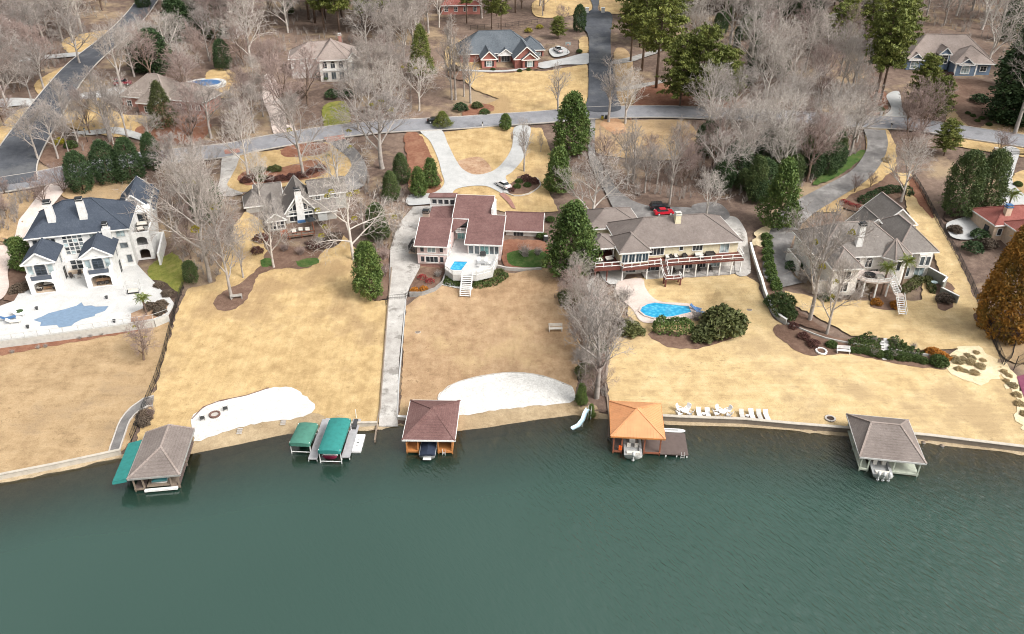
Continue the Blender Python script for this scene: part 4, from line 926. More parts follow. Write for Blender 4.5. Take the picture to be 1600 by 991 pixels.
# ------------------------------------------------------------------ white stucco house (right) with many hipped roofs
Eh = House('stucco_house', 'white stucco house with many hipped grey roofs, turret and garden stairs', 'house', FE, 4.55)
Eh.wall(-5.6, 12.2, 2.0, 13.2, -.4, 5.75, 'stucco_white'); Eh.hip(-5.6, 12.2, 2.0, 13.2, 5.75, 10.2, 'shingle_grey', .6, 'shingle_tan')
Eh.wall(-4.4, .5, -2.5, 5, -.4, 5.6, 'stucco_white'); Eh.hip(-4.4, .5, -2.5, 6.5, 5.6, 8.4, 'shingle_grey', .6, 'shingle_tan')
Eh.wall(10.5, 17.9, 2.6, 15, -.4, 5.8, 'stucco_white'); Eh.hip(10.5, 17.9, 2.6, 15, 5.8, 9.7, 'shingle_grey', .65, 'shingle_tan')
oc = [(9.6+2.5*math.cos(math.radians(22.5+45*i)), 2.2+2.5*math.sin(math.radians(22.5+45*i))) for i in range(8)]
Eh.part('turret', MB().prism(oc, -.4, 5.9), 'stucco_white')
oo = [(9.6+3.2*math.cos(math.radians(22.5+45*i)), 2.2+3.2*math.sin(math.radians(22.5+45*i)), 5.7) for i in range(8)]; ap = (9.6, 2.8, 8.6)
Eh.slabs([[oo[i], oo[(i+1) % 8], ap] for i in range(8)], 'shingle_grey', .18, [(oo[i], ap) for i in range(8)], 'shingle_tan', [(oo[i], oo[(i+1) % 8]) for i in range(8)], name='turret_roof')
Eh.chimney(2.6, 3.6, 1.1, .95, 6.0, 11.6, 'white_wall', taper=.1)
for x in (2.2, 4.7): Eh.win('f', x, 2.0, 3.1, 1.3, 1.5, 2, 1, True, 'white_trim', 'glass_dark')
for x in (8.6, 9.6, 10.6): Eh.win('f', x, -.11, 3.2, .75, 1.9, 1, 1, False, 'white_trim', 'glass_dark') if abs(x-9.6) < .1 else None
Eh.win('f', -1.9, -2.5, 3.2, 1.8, 1.6, 2, 1, False, 'white_trim', 'glass_dark'); Eh.win('f', -1.9, -2.5, .5, 1.6, 1.8, 2, 1, False, 'white_trim', 'glass_dark')
Eh.wall(14.6, 17.2, 1.7, 2.61, 2.6, 5.5, 'stucco_white', 'bay'); 
for x in (15.3, 16.5): Eh.win('f', x, 1.7, 3.2, .8, 1.8, 1, 1, False, 'white_trim', 'glass_mid')
Eh.win('f', 13.3, 2.6, 3.3, 1.2, 1.7, 1, 1, False, 'white_trim', 'glass_mid'); Eh.win('f', 13.3, 2.6, .4, 1.2, 1.9, 2, 1, False, 'white_trim', 'glass_mid'); Eh.win('f', 15.9, 2.6, .1, 1.9, 2.1, 2, 1, False, 'white_trim', 'glass_pale', name='door')
Eh.win('f', 5.2, 2.0, .2, 3.2, 2.2, 3, 1, False, 'dark_metal', 'glass_dark', name='door')
dkp = [(.8,2.0),(.8,-1.6),(1.8,-3.2),(4.0,-4.0),(6.6,-3.6),(8.0,-2.4),(8.0,0)]
Eh.part('deck', MB().prism(dkp, 2.65, 2.85), 'concrete_pink'); Eh.railing([p for p in dkp[1:]], 2.85, 'white_trim', .8, 1.2, infill='white_trim', bar_w=.09)
for x, y in ((1.9,-3.0),(4.0,-3.7),(6.5,-3.3),(1.0,-1.5)): Eh.wall(x-.13, x+.13, y-.13, y+.13, -.6, 2.66, 'white_trim', 'post')
Eh.stairs((7.1,-3.1,2.75), (7.4,-5.4,1.3), 1.2, 'white_trim', 6, rail='white_trim'); Eh.wall(6.7, 8.3, -6.6, -5.4, 1.1, 1.25, 'concrete_pink', 'landing'); Eh.stairs((7.3,-6.6,1.2), (6.6,-9.8,-.75), 1.3, 'white_trim', 8, rail='white_trim')
Eh.wall(13.3, 20.8, 15.4, 23.5, 1.5, 6.0, 'stucco_white'); Eh.gable(13.3, 20.8, 15.4, 23.5, 6.0, 9.3, 'shingle_grey', 'y', 'stucco_white', .5, capmat='shingle_tan')
for y_ in (18.5, 20.3):
    Eh.part('skylight', MB().add([(18.2,y_-.45,8.28),(19.3,y_-.45,7.32),(19.3,y_+.45,7.32),(18.2,y_+.45,8.28),(18.2,y_-.45,8.08),(19.3,y_-.45,7.12),(19.3,y_+.45,7.12),(18.2,y_+.45,8.08)], [(0,1,2,3),(0,4,5,1),(1,5,6,2),(2,6,7,3),(3,7,4,0)]), 'glass_dark')
Eh.part('skylight', MB().add([(15.6,5.0,8.5),(16.8,5.0,7.55),(16.8,6.2,7.55),(15.6,6.2,8.5),(15.6,5.0,8.3),(16.8,5.0,7.3),(16.8,6.2,7.3),(15.6,6.2,8.3)], [(0,1,2,3),(0,4,5,1),(1,5,6,2),(2,6,7,3),(3,7,4,0)]), 'glass_pale')
Eh.wall(8.6, 13.4, 12.5, 17, 1, 5.7, 'stucco_white'); Eh.gable(7.6, 13.6, 12.5, 18, 5.7, 8.6, 'shingle_grey', 'y', 'stucco_white', .4)
for (xa,ya),(xb,yb) in (((17.7,2.4),(19.0,-1.8)),((19.0,-1.8),(17.2,-3.6)),((17.2,-3.6),(18.6,-7.0))):
    c = ((xa+xb)/2, (ya+yb)/2); ln = math.hypot(xb-xa, yb-ya)
    Eh.part('screen_wall', MB().obox(c, math.atan2(yb-ya, xb-xa), ln/2+.08, .12, -.6, 2.2 if ya > -3 else 1.0), 'olive_wall'); Eh.part('wall_cap', MB().obox(c, math.atan2(yb-ya, xb-xa), ln/2+.1, .17, (2.2 if ya > -3 else 1.0)+.003, (2.2 if ya > -3 else 1.0)+.12), 'white_trim')
Eh.wall(-7.4, -7.1, 5.6, 12, -.5, 2.8, 'stucco_white', 'garden_wall'); Eh.wall(-7.1, -5.62, 11.7, 12.0, -.5, 2.8, 'stucco_white', 'garden_wall'); Eh.wall(-6.9, -4.42, -1.2, -.9, -.5, 2.2, 'stucco_white', 'garden_wall')

# ------------------------------------------------------------------ houses across the road
p = G(690+440/6.957, 30+540/6.957)
Fh = House('brick_house', 'red brick house with blue grey roof and white gable trim on the golden lawn', 'house', ((p.x, p.y), 8.0), p.z)
Fh.wall(-6, 17, 6, 19, -.5, 3.2, 'brick_red'); Fh.hip(-6, 17, 6, 19, 3.2, 8.6, 'shingle_blue', .5)
Fh.wall(0, 4.4, 0, 6.2, -.6, 3.2, 'brick_red'); Fh.gable(0, 4.4, 0, 9, 3.2, 5.2, 'shingle_blue', 'y', 'brick_red', .4)
Fh.wall(10, 17.2, -.6, 6.2, -.6, 3.2, 'brick_red'); Fh.gable(10, 17.2, -.6, 11, 3.2, 6.4, 'shingle_blue', 'y', 'brick_red', .5)
Fh.wall(12.2, 16.6, -1.8, -.3, -.6, 3.0, 'brick_red'); Fh.gable(12.2, 16.6, -1.8, .4, 3.0, 4.7, 'shingle_blue', 'y', 'brick_red', .35)
Fh.wall(17.02, 20.6, 9.5, 17, -.5, 3.0, 'brick_red'); Fh.hip(13.5, 20.6, 9.5, 18, 3.0, 6.2, 'shingle_blue', .45)
Fh.win('f', 2.2, 0, .7, 1.5, 1.5, 2, 2, False, 'white_trim', 'glass_pale', shut='dark_metal'); Fh.win('f', 14.4, -1.8, .6, 1.5, 1.6, 2, 2, False, 'white_trim', 'glass_pale', shut='dark_metal'); Fh.win('f', 8.0, 6, .5, 2.6, 2.2, 3, 1, False, 'white_trim', 'glass_mid', .2); Fh.win('f', 5.2, 6, .2, 1.0, 2.2, 1, 2, False, 'white_trim', 'glass_dark', name='door'); Fh.win('f', 18.9, 9.5, .9, 1.2, 1.3, 1, 2, False, 'white_trim', 'glass_pale', shut='dark_metal')
Fh.gable(5.6, 10.2, 4.8, 9, 3.0, 4.6, 'shingle_blue', 'y', 'white_wall', .3)
p = G(450+620/11.01, 50+840/11.01)
Gh = House('arcade_house', 'white house with three arched windows and tan hip roofs in the bare woods', 'house', ((p.x, p.y), 10.0), p.z)
Gh.wall(-9, 9.5, 3, 14, -.6, 6.0, 'white_wall'); Gh.hip(-9, 9.5, 3, 14, 6.0, 9.4, 'shingle_tan', .6)
Gh.wall(-.8, 6.8, -.3, 3.2, -.6, 6.0, 'stucco_white'); Gh.hip(-1.0, 7.0, -.4, 10, 6.0, 10.6, 'shingle_tan', .5, axis='y')
for x in (.7, 3.0, 5.3): Gh.win('f', x, -.3, 3.6, 1.2, 1.3, 2, 1, True, 'white_trim', 'glass_dark'); Gh.win('f', x, -.3, .4, 1.2, 2.0, 2, 1, False, 'grey_trim', 'glass_mid')
Gh.wall(-.85, 6.85, -.5, -.31, 2.75, 3.3, 'white_trim', 'balcony_panel')
Gh.wall(7.2, 10.8, 1.0, 6, -.6, 5.6, 'stucco_white'); Gh.gable(7.2, 10.8, 1.0, 8, 5.6, 7.6, 'shingle_tan', 'y', 'stucco_white', .4); Gh.win('f', 9.0, 1.0, 2.4, 1.2, 1.6, 1, 1, True, 'white_trim', 'glass_mid'); Gh.chimney(5.5, 11, .9, .8, 8, 10.6, 'brick_soft', 'grey_trim')
p = G(170+430/8.256, 90+760/8.256)
Ih = House('brick_house', 'weathered brick house with brown roof behind the tall cedar', 'house', ((p.x, p.y), -14.0), p.z)
Ih.wall(-9, 5, 5, 16, -.5, 3.5, 'brick_soft'); Ih.hip(-9, 5, 5, 16, 3.5, 8.4, 'shingle_brown', .5, 'shingle_tan')
Ih.wall(-1.6, 3.4, 1.4, 5.3, -.5, 3.2, 'brick_soft'); Ih.hip(-1.6, 3.4, 1.4, 9, 3.2, 6.0, 'shingle_brown', .4)
Ih.wall(4.6, 15, 6, 14, -.5, 3.3, 'brick_soft'); Ih.hip(3.0, 15, 6, 14, 3.3, 6.8, 'shingle_brown', .5, 'shingle_tan')
for x, pl in ((-7,5),(-3.6,5),(.9,1.4)): Ih.win('f', x, pl, .8, 1.3, 1.5, 2, 2, False, 'white_trim', 'glass_dark')
for x in (7.5, 10.5, 13): Ih.win('f', x, 6, .8, 1.2, 1.4, 2, 2, False, 'white_trim', 'glass_dark')
p = G(1400+560/6.195, 40+480/6.195)
Jh = House('blue_house', 'blue house with tan hip roof and white arched windows among the pines', 'house', ((p.x, p.y), -4.0), p.z)
Jh.wall(-12, 11.5, 5.2, 17, -.8, 3.4, 'blue_siding'); Jh.hip(-12, 11.5, 5.2, 17, 3.4, 9.2, 'shingle_tan', .55)
Jh.wall(-.2, 5.8, 0, 5.4, -.8, 3.4, 'blue_siding'); Jh.gable(.9, 4.7, -.12, 6, 3.4, 4.9, 'shingle_tan', 'y', 'blue_siding', .4); Jh.hip(-.3, 10.4, 0.1, 10, 3.4, 7.4, 'shingle_tan', .4, axis='y')
Jh.win('f', 2.8, 0, .5, 2.2, 1.4, 3, 2, True, 'white_trim', 'glass_pale', .18); Jh.wall(5.9, 10.2, .9, 5.4, -.8, 3.3, 'blue_siding'); Jh.win('f', 8.2, .9, 1.0, 1.6, 1.4, 2, 2, False, 'white_trim', 'glass_dark', .16)
for x in (-.25, 5.55): Jh.wall(x, x+.4, -.08, .3, -.8, 3.35, 'white_trim', 'quoin')
Jh.wall(-3.6, -.7, 4.0, 5.25, .6, 5.6, 'blue_siding', 'entry'); Jh.gable(-3.7, -.6, 3.9, 8, 5.4, 7.0, 'shingle_tan', 'y', 'blue_siding', .35); Jh.win('f', -2.15, 3.9, 2.4, 1.7, 1.8, 2, 2, True, 'white_trim', 'glass_dark', .18)
Jh.win('f', -9.8, 5.2, .5, 2.0, 1.6, 2, 2, True, 'white_trim', 'glass_pale', .18); Jh.gable(-11.6, -7.8, 4.9, 9, 3.4, 5.0, 'shingle_tan', 'y', 'blue_siding', .4)
p = G(1470+360/5.216, 230+720/5.216)
Kh = House('tile_house', 'tan stucco house with red tile roofs at the right edge', 'house', ((p.x, p.y), 6.0), p.z)
Kh.wall(.2, 12, -1.8, 6, -.8, 3.3, 'stucco_tan'); Kh.hip(.2, 12, -1.8, 6, 3.3, 5.6, 'tile_red', .5)
Kh.wall(2.4, 14, -9, -1.6, -.8, 3.6, 'stucco_tan'); Kh.hip(2.4, 14, -9, -1.6, 3.6, 5.9, 'tile_red', .5); Kh.chimney(3.4, .2, 1.2, 1.0, 3, 6.4, 'stucco_tan', 'blue_tarp')
Kh.win('l', 0.5, .2, .7, 1.2, 1.3, 1, 1, False, 'dark_metal', 'glass_dark'); Kh.win('f', 4.6, -9, .9, 1.2, 1.5, 1, 2, False, 'white_trim', 'glass_pale'); Kh.win('f', 1.5, -1.8, .8, .9, 1.5, 1, 1, False, 'white_trim', 'glass_dark')
def far_house(name, label, x, y, ang, W, D, ze, zr, wallm, roofm_):
    p = G(x, y); h = House(name, label, 'house', ((p.x, p.y), ang), p.z)
    h.wall(0, W, 0, D, -.8, ze, wallm); h.hip(0, W, 0, D, ze, zr, roofm_, .5)
    k = max(2, int(W/3.5))
    for i in range(k): h.win('f', (i+.5)*W/k, 0, .9, 1.2, 1.4, 2, 2, False, 'white_trim', 'glass_dark')
    return h
far_house('distant_house', 'brick house with pinkish brown roof half hidden in the upper left trees', 322, 58, -8, 10, 8, 3.2, 6.2, 'white_wall', 'shingle_brown')
far_house('distant_house', 'brick house with a red roof at the very top of the picture', 690, 22, 4, 14, 9, 3.0, 6.5, 'brick_red', 'tile_red')
# ------------------------------------------------------------------ walls and fences along the lots
def low_wall(P, h, th, mat, label, cat='wall', name='garden_wall', below=.6, cap=None, world=False, smooth=True, top=None):
    W = P if world else px(P)
    W = catmull(W, False, 1.6) if smooth else W
    o = thing(name, label, cat, (W[0][0], W[0][1], terr(*W[0])))
    b0 = o.location; n = len(W); L_ = []; R_ = []
    for i, p in enumerate(W):
        a = Vector(W[max(i-1,0)]); b = Vector(W[min(i+1,n-1)]); d = (b-a).normalized(); r = Vector((d.y,-d.x))*(th/2)
        z = terr(*p) if top is None else top-h
        L_.append((p[0]-r.x-b0.x, p[1]-r.y-b0.y, z-b0.z)); R_.append((p[0]+r.x-b0.x, p[1]+r.y-b0.y, z-b0.z))
    def strip(k, z0, z1, m_, nm):
        mb = MB()
        for i in range(n):
            l, r = Vector(L_[i]), Vector(R_[i]); c = (l+r)/2; l = c+(l-c)*k; r = c+(r-c)*k
            mb.v.extend([(l.x,l.y,l.z+z0),(r.x,r.y,r.z+z0),(r.x,r.y,r.z+z1),(l.x,l.y,l.z+z1)])
        for i in range(n-1):
            for j in range(4): mb.f.append((i*4+j, i*4+(j+1) % 4, (i+1)*4+(j+1) % 4, (i+1)*4+j))
        mb.f += [(0,1,2,3), ((n-1)*4+3,(n-1)*4+2,(n-1)*4+1,(n-1)*4)]
        mb.build(nm, m_, o)
    strip(1, -below, h, mat, 'wall_body')
    if cap: strip(1.5, h+.003, h+.10, cap, 'wall_cap')
    return o
low_wall([(-160,783),(-60,762),(0,749.5),(90,731.5),(150,719),(190,710)], .85, .32, 'seawall', 'weathered concrete seawall along the dull left lawn', name='seawall', below=1.4, cap='seawall', top=.95, smooth=False)
low_wall([(541,665),(548,667),(590,665)], .8, .3, 'seawall', 'short seawall between the teal canopy dock and the boat ramp', name='seawall', below=1.4, cap='seawall', top=.85, smooth=False)
low_wall([(622,655),(648,657)], .8, .3, 'seawall', 'short seawall between the boat ramp and the maroon boathouse', name='seawall', below=1.4, cap='white_trim', top=.8, smooth=False)
low_wall([(1028,656),(1060,658),(1160,661.5),(1240,669),(1330,676),(1450,687),(1530,697),(1600,705.5),(1720,724)], .9, .4, 'seawall_dark', 'long timber and concrete seawall from the orange boathouse to the right edge', name='seawall', below=1.4, cap='seawall', top=.95, smooth=False)
low_wall([(588,668),(594,640),(600,560),(607,470),(612,420)], .35, .18, 'weathered_wood', 'low dark kerb wall on the left of the boat ramp', name='ramp_kerb', smooth=False)
low_wall([(586,694),(589,668)], .35, .2, 'weathered_wood', 'wooden breakwater running into the lake beside the boat ramp', name='breakwater', top=.5, smooth=False)
low_wall([(621,655),(623,600),(630,520),(634,470)], .22, .2, 'concrete_light', 'pale kerb on the right of the boat ramp', name='ramp_kerb', smooth=False)
low_wall([(950,690),(952,660),(948,620),(945,600)], .5, .22, 'weathered_wood', 'wooden plank wall left of the orange boathouse', name='plank_wall', smooth=False, below=1.0)
low_wall([(1172,385),(1182,420),(1194,458),(1208,490),(1228,506)], .9, .3, 'retaining', 'pale curved garden wall beside the hedge row', cap='white_trim')
low_wall([(1230,507),(1258,518),(1290,530),(1330,538),(1376,545)], .35, .22, 'retaining', 'low stone edging left of the hillside steps', name='stone_edging')
low_wall([(1390,547),(1430,554),(1480,558)], .35, .22, 'retaining', 'low stone edging right of the hillside steps', name='stone_edging')
low_wall([(640,462),(660,462),(680,455),(692,444),(697,428)], .8, .25, 'concrete_grey', 'curved grey wall below the pink house planting bed')
low_wall([(770,415),(790,420),(820,422),(846,421)], .4, .4, 'stone_edge', 'rough stone edging below the pink house flower garden', name='stone_edging')
low_wall([(300,656),(318,637),(345,627),(385,619),(420,607)], .18, .2, 'fire_brick', 'brick edging along the left beach', name='beach_edging')
low_wall([(684,624),(700,605),(740,591),(800,583),(850,589),(893,605)], .18, .2, 'stone_edge', 'stone edging curving round the right beach', name='beach_edging')
low_wall([(838,279),(845,290),(826,304),(803,307),(786,301)], .3, .25, 'stone_edge', 'stone edging of the shrub bed by the white sedan', name='bed_edging')

def fence(P, h, label, step=2.4, mat='black_iron', pick=.16, name='iron_fence', pw=.07, rails=(.12, .5, .98), world=False, group=None):
    W = [G(x, y) for x, y in P] if not world else P
    o = thing(name, label, 'fence', W[0], group=group); b0 = W[0]; pk = MB()
    pts = []
    for a, b in zip(W, W[1:]):
        k = max(1, round((b-a).length/step))
        for i in range(k):
            q = a.lerp(b, i/k); pts.append(Vector((q.x, q.y, terr(q.x, q.y)))-b0)
    pts.append(W[-1]-b0)
    pm = MB().box(-pw/2,pw/2,-pw/2,pw/2,-.2,h+.08).mesh('post', mat)
    for p in pts: q = inst(pm, 'post', o); q.location = p
    for f_ in rails:
        for a, b in zip(pts, pts[1:]): MB().bar(a+Vector((0,0,h*f_)), b+Vector((0,0,h*f_)), .045).build('rail', mat, o)
    if pick:
        for a, b in zip(pts, pts[1:]):
            k = max(2, int((b-a).length/pick))
            for i in range(k): p = a.lerp(b, (i+.5)/k); pk.add([p+Vector((-.012,0,.05)), p+Vector((.012,0,.05)), p+Vector((.012,0,h)), p+Vector((-.012,0,h))], [(0,1,2,3)])
        q = pk.build('picket', mat, o); q['kind'] = 'stuff'
    return o
fence([(287,450),(276,480),(266,520),(256,560),(243,600),(224,645),(206,690)], 1.5, 'long black iron fence running down to the grey boathouse', pick=.13)
fence([(1424,278),(1436,296),(1462,345),(1492,398),(1518,450),(1540,505),(1566,570)], 1.6, 'long black iron fence right of the stucco house lawn', pick=.10)
fence([(1568,572),(1580,560),(1585,535)], 1.4, 'short iron fence by the straw bed at the right', pick=.2)
fence([(1584,577),(1600,568),(1640,560)], 2.6, 'tall wire fence round the purple court', pick=.3, pw=.09, name='court_fence')
fence([(603,478),(607,470),(634,468),(640,462)], 1.2, 'thin metal gate fence across the top of the boat ramp', pick=.3)
fence([(735,46),(790,42),(840,36)], 1.3, 'dark fence on the slope behind the brick house', pick=.25)
fence([(866,466),(880,462),(905,462)], .9, 'old split rail fence in the brush near the magnolia', pick=0, mat='weathered_wood', step=3, name='rail_fence')
fence([(853,75),(866,74)], 1.2, 'short black gate beside the white parked truck', pick=.2)
drape('sport_court', [(1588,590),(1640,575),(1640,640),(1606,640)], 'court_purple', .10, False)

# ------------------------------------------------------------------ boats
def boat(o, L_, W_, hull='boat_white', engines=1, cover=None, accent='boat_grey', name='hull'):
    """stern at -y, bow at +y, centred; parts under o"""
    N = 12; secs = []
    for i in range(N+1):
        s = i/N; hb = W_/2*(1-max(0,(s-.42)/.58)**2.3); hb = max(hb, .03); y = -L_/2+L_*s; g = .62+.28*s; k = -.18+.42*s**4
        secs.append([(-hb,y,g),(-hb*.93,y,g*.45+k*.4),(-hb*.55,y,k*.85+.02),(0,y,k-.06),(hb*.55,y,k*.85+.02),(hb*.93,y,g*.45+k*.4),(hb,y,g)])
    mb = MB()
    for s in secs: mb.v.extend(s)
    for i in range(N):
        for j in range(6): mb.f.append((i*7+j,i*7+j+1,(i+1)*7+j+1,(i+1)*7+j))
    mb.f.append((6,5,4,3,2,1,0)); mb.build(name, hull, o, True)
    dk = MB(); 
    for i in range(N+1):
        s = i/N; a, b = secs[i][0], secs[i][6]; q = .72 if s < .82 else .2
        dk.v.extend([a,(a[0]*q,a[1],a[2]+.03),(a[0]*q,a[1],a[2]-.32 if .06 < s < .8 else a[2]+.03),(b[0]*q,b[1],b[2]-.32 if .06 < s < .8 else b[2]+.03),(b[0]*q,b[1],b[2]+.03),b])
    for i in range(N):
        for j in range(5): dk.f.append((i*6+j,i*6+j+1,(i+1)*6+j+1,(i+1)*6+j))
    dk.build('deck', accent, o)
    if cover:
        c = MB()
        for i in range(N+1):
            s = i/N; a, b = secs[i][0], secs[i][6]; top = a[2]+.55*math.sin(math.pi*min(1,.18+s*.75))**.8
            c.v.extend([(a[0]*1.03,a[1],a[2]-.12),(a[0]*.85,a[1],a[2]+.12),(0,a[1],top),(b[0]*.85,b[1],b[2]+.12),(b[0]*1.03,b[1],b[2]-.12)])
        for i in range(N):
            for j in range(4): c.f.append((i*5+j,i*5+j+1,(i+1)*5+j+1,(i+1)*5+j))
        c.f.append((0,1,2,3,4)); c.build('cover', cover, o)
    else:
        MB().box(-W_*.16,W_*.16,-.2,.5,.4,1.35).build('console', 'boat_white', o)
        MB().add([(-W_*.2,.5,1.2),(W_*.2,.5,1.2),(W_*.17,.25,1.75),(-W_*.17,.25,1.75),(-W_*.2,.54,1.2),(W_*.2,.54,1.2),(W_*.17,.29,1.75),(-W_*.17,.29,1.75)], [(0,1,2,3),(7,6,5,4),(0,4,5,1),(2,6,7,3)]).build('windshield', 'glass_dark', o)
        for x in (-W_*.22, W_*.22): MB().box(x-.28,x+.28,-1.0,-.6,.35,.8).box(x-.28,x+.28,-1.12,-1.0,.35,1.2).build('seat', 'pale_cushion', o)
        MB().box(-W_*.36,W_*.36,-L_/2+.25,-L_/2+.75,.35,.85).build('bench', 'pale_cushion', o)
    for e in range(engines):
        x = (e-(engines-1)/2)*.72; y = -L_/2-.35
        m = MB(); m.tube([(x,y-.05,.75),(x,y,1.0),(x,y+.02,1.35),(x,y+.05,1.5)], [.17,.27,.25,.12], 8); m.build('outboard', 'engine', o, True)
        MB().tube([(x,y-.02,.8),(x,y-.05,.2),(x,y-.08,-.2)], [.12,.09,.05], 6).box(x-.2,x+.2,y-.12,y+.1,-.02,.03).build('outboard_leg', 'engine', o)
    return o
# ------------------------------------------------------------------ boathouses
def boathouse(label, O, ang, w, d, ze, p, q, roofmat, deckmat, postmat, slip, fas='white_trim', capm=None, seams=False, gable_back=False, sides=None):
    h = House('boathouse', label, 'boathouse', (O, ang), 0.0)
    a, b, c, e = (0,0,ze), (w,0,ze), (w,d,ze), (0,d,ze)
    polys = [(a,b,q,p) if p[0] != q[0] or True else (a,b,p), (b,c,q), (c,e,p,q), (e,a,p)]
    if p == q: polys = [(a,b,p),(b,c,p),(c,e,p),(e,a,p)]
    if gable_back: polys = [(a,b,p),(b,c,q,p),(e,a,p,q)]
    caps = [(p,q)] if p != q else []
    caps += [(p,a),(p,b),(q,c),(q,e)] if gable_back else [(p,a),(p,e),(q,b),(q,c)]
    rf = h.slabs(polys, roofmat, .16, caps, capm, [(a,b),(b,c),(c,e),(e,a)], fas)
    if seams:
        sm = MB()
        for P_ in polys:
            A_, B_ = Vector(P_[0]), Vector(P_[1]); T_ = Vector(P_[2]); n_ = int((B_-A_).length/.42)
            for i in range(1, n_):
                s = A_.lerp(B_, i/n_); u = (B_-A_).normalized(); foot = (T_-A_).dot(u)/(B_-A_).length
                f = i/n_; k = f/foot if f < foot else (1-f)/(1-foot); up = (T_-(A_+u*(T_-A_).dot(u)))*k
                sm.bar(s+Vector((0,0,.015)), s+up*.98+Vector((0,0,.015)), .05, .03)
        sq = sm.build('standing_seam', roofmat, rf); sq['kind'] = 'stuff'
    x0, x1 = slip
    h.wall(.45, x0, .3, d-.3, .42, .58, deckmat, 'deck'); h.wall(x1, w-.45, .3, d-.3, .42, .58, deckmat, 'deck'); h.wall(x0, x1, d-2.2, d-.3, .425, .575, deckmat, 'deck')
    for x in (.55, x0-.12, x1+.12, w-.55):
        for y in (.45, d*.5, d-.5): h.wall(x-.1, x+.1, y-.1, y+.1, -1.5, ze-.1, postmat, 'post')
    h.wall(.5, w-.5, .4, .55, ze-.35, ze-.1, postmat, 'beam')
    for x in (.45, x1): h.wall(x, (x0 if x == .45 else w-.45), .24, .32, .3, .6, postmat, 'deck_edge')
    if sides:
        h.wall(.46, .52, .7, d-.6, .6, ze-.15, sides, 'side_wall'); h.wall(w-.52, w-.46, .7, d-.6, .6, ze-.15, sides, 'side_wall'); h.wall(.53, w-.53, d-.5, d-.42, .6, ze-.15, sides, 'rear_wall')
    return h
b1 = boathouse('grey shingled boathouse with a teal side awning', (-53.7,84.7), 7.6, 7.1, 10.3, 2.7, (3.6,5.2,3.8), (3.6,10.3,3.8), 'shingle_taupe', 'dock_brown', 'weathered_wood', (1.9,5.4), fas='awning_grey', capm='shingle_tan', gable_back=True)
b1.slabs([[(-2.1,.2,2.3),(-.1,.1,2.75),(-.1,8.6,2.75),(-2.1,8.6,2.3)],[(-2.12,.15,2.25),(-.1,.08,2.7),(-.12,.0,2.25),(-2.1,.05,1.95)]], 'teal_canvas', .06, name='awning')
b1.wall(1.9, 6.4, -.25, .15, .25, .55, 'white_trim', 'dock_front'); b1.wall(2.1, 6.2, .4, 2.4, .58, .64, 'weathered_wood', 'deck')
bt = thing('boat', 'teal boat under the grey boathouse roof', 'boat', tuple(b1.root.matrix_basis @ Vector((3.7,3.6,.35))), math.radians(7.6)); boat(bt, 5.2, 2.2, 'boat_white', 0, 'boat_teal')
b3 = boathouse('maroon roofed boathouse with orange wooden walls', (-16.3,93.0), -1.2, 7.9, 9.8, 2.9, (3.95,5.6,4.5), (3.95,5.9,4.5), 'shingle_maroon', 'orange_wood', 'orange_wood', (2.35,5.15), sides='orange_wood')
bt = thing('boat', 'boat under a navy cover in the maroon boathouse', 'boat', tuple(b3.root.matrix_basis @ Vector((3.75,2.0,.3))), math.radians(-1.2)); boat(bt, 6.2, 2.45, 'boat_grey', 0, 'navy_cover'); MB().box(-.6,.6,-3.55,-3.1,.1,.18).build('swim_platform', 'boat_white', bt)
b3.part('ladder', MB().bar((5.9,.2,1.1),(5.9,.05,-.4),.05).bar((6.3,.2,1.1),(6.3,.05,-.4),.05).bar((5.9,.12,.2),(6.3,.12,.2),.04).bar((5.9,.15,.5),(6.3,.15,.5),.04), 'white_trim')
b4 = boathouse('orange metal roofed boathouse with a dark swimming deck', (14.6,93.1), -4.5, 8.0, 8.7, 3.5, (4.0,4.6,5.3), (4.0,4.7,5.3), 'roof_orange', 'dock_brown', 'red_wood', (1.9,5.0), 'orange_wood', 'roof_orange', True)
b4.wall(7.52, 11.7, .1, 5.2, .40, .56, 'dock_brown', 'deck'); b4.part('ladder', MB().bar((10.6,.1,1.1),(10.6,-.05,-.4),.05).bar((11.1,.1,1.1),(11.1,-.05,-.4),.05).bar((10.6,0,.1),(11.1,0,.1),.04).bar((10.6,.05,.4),(11.1,.05,.4),.04), 'white_trim')
for x in (8.4, 10, 11.5): b4.wall(x-.1, x+.1, .15, .35, -1.5, .4, 'white_trim', 'piling')
bt = thing('boat', 'white wakeboat with a single outboard in the orange boathouse', 'boat', tuple(b4.root.matrix_basis @ Vector((3.45,2.2,.3))), math.radians(-4.5)); boat(bt, 6.4, 2.7, 'boat_white', 1, None)
kb = thing('paddle_board', 'white paddle board standing along the swimming deck', 'board', tuple(b4.root.matrix_basis @ Vector((9.7,5.7,.6))), math.radians(-4.5))
pb = MB(); N = 14
for i in range(N+1):
    s = i/N; x = -2.1+4.2*s; hb = .42*math.sqrt(max(.02, 1-(2*s-1)**4)); pb.v.extend([(x,-hb,0),(x,hb,0),(x,hb*.9,.12),(x,-hb*.9,.12)])
for i in range(N):
    for j in range(4): pb.f.append((i*4+j,i*4+(j+1) % 4,(i+1)*4+(j+1) % 4,(i+1)*4+j))
pb.f += [(0,1,2,3),(N*4+3,N*4+2,N*4+1,N*4)]; pb.build('board_body', 'white_plastic', kb); MB().box(-1.0,1.0,-.2,.2,.122,.13).build('deck_pad', 'boat_grey', kb)
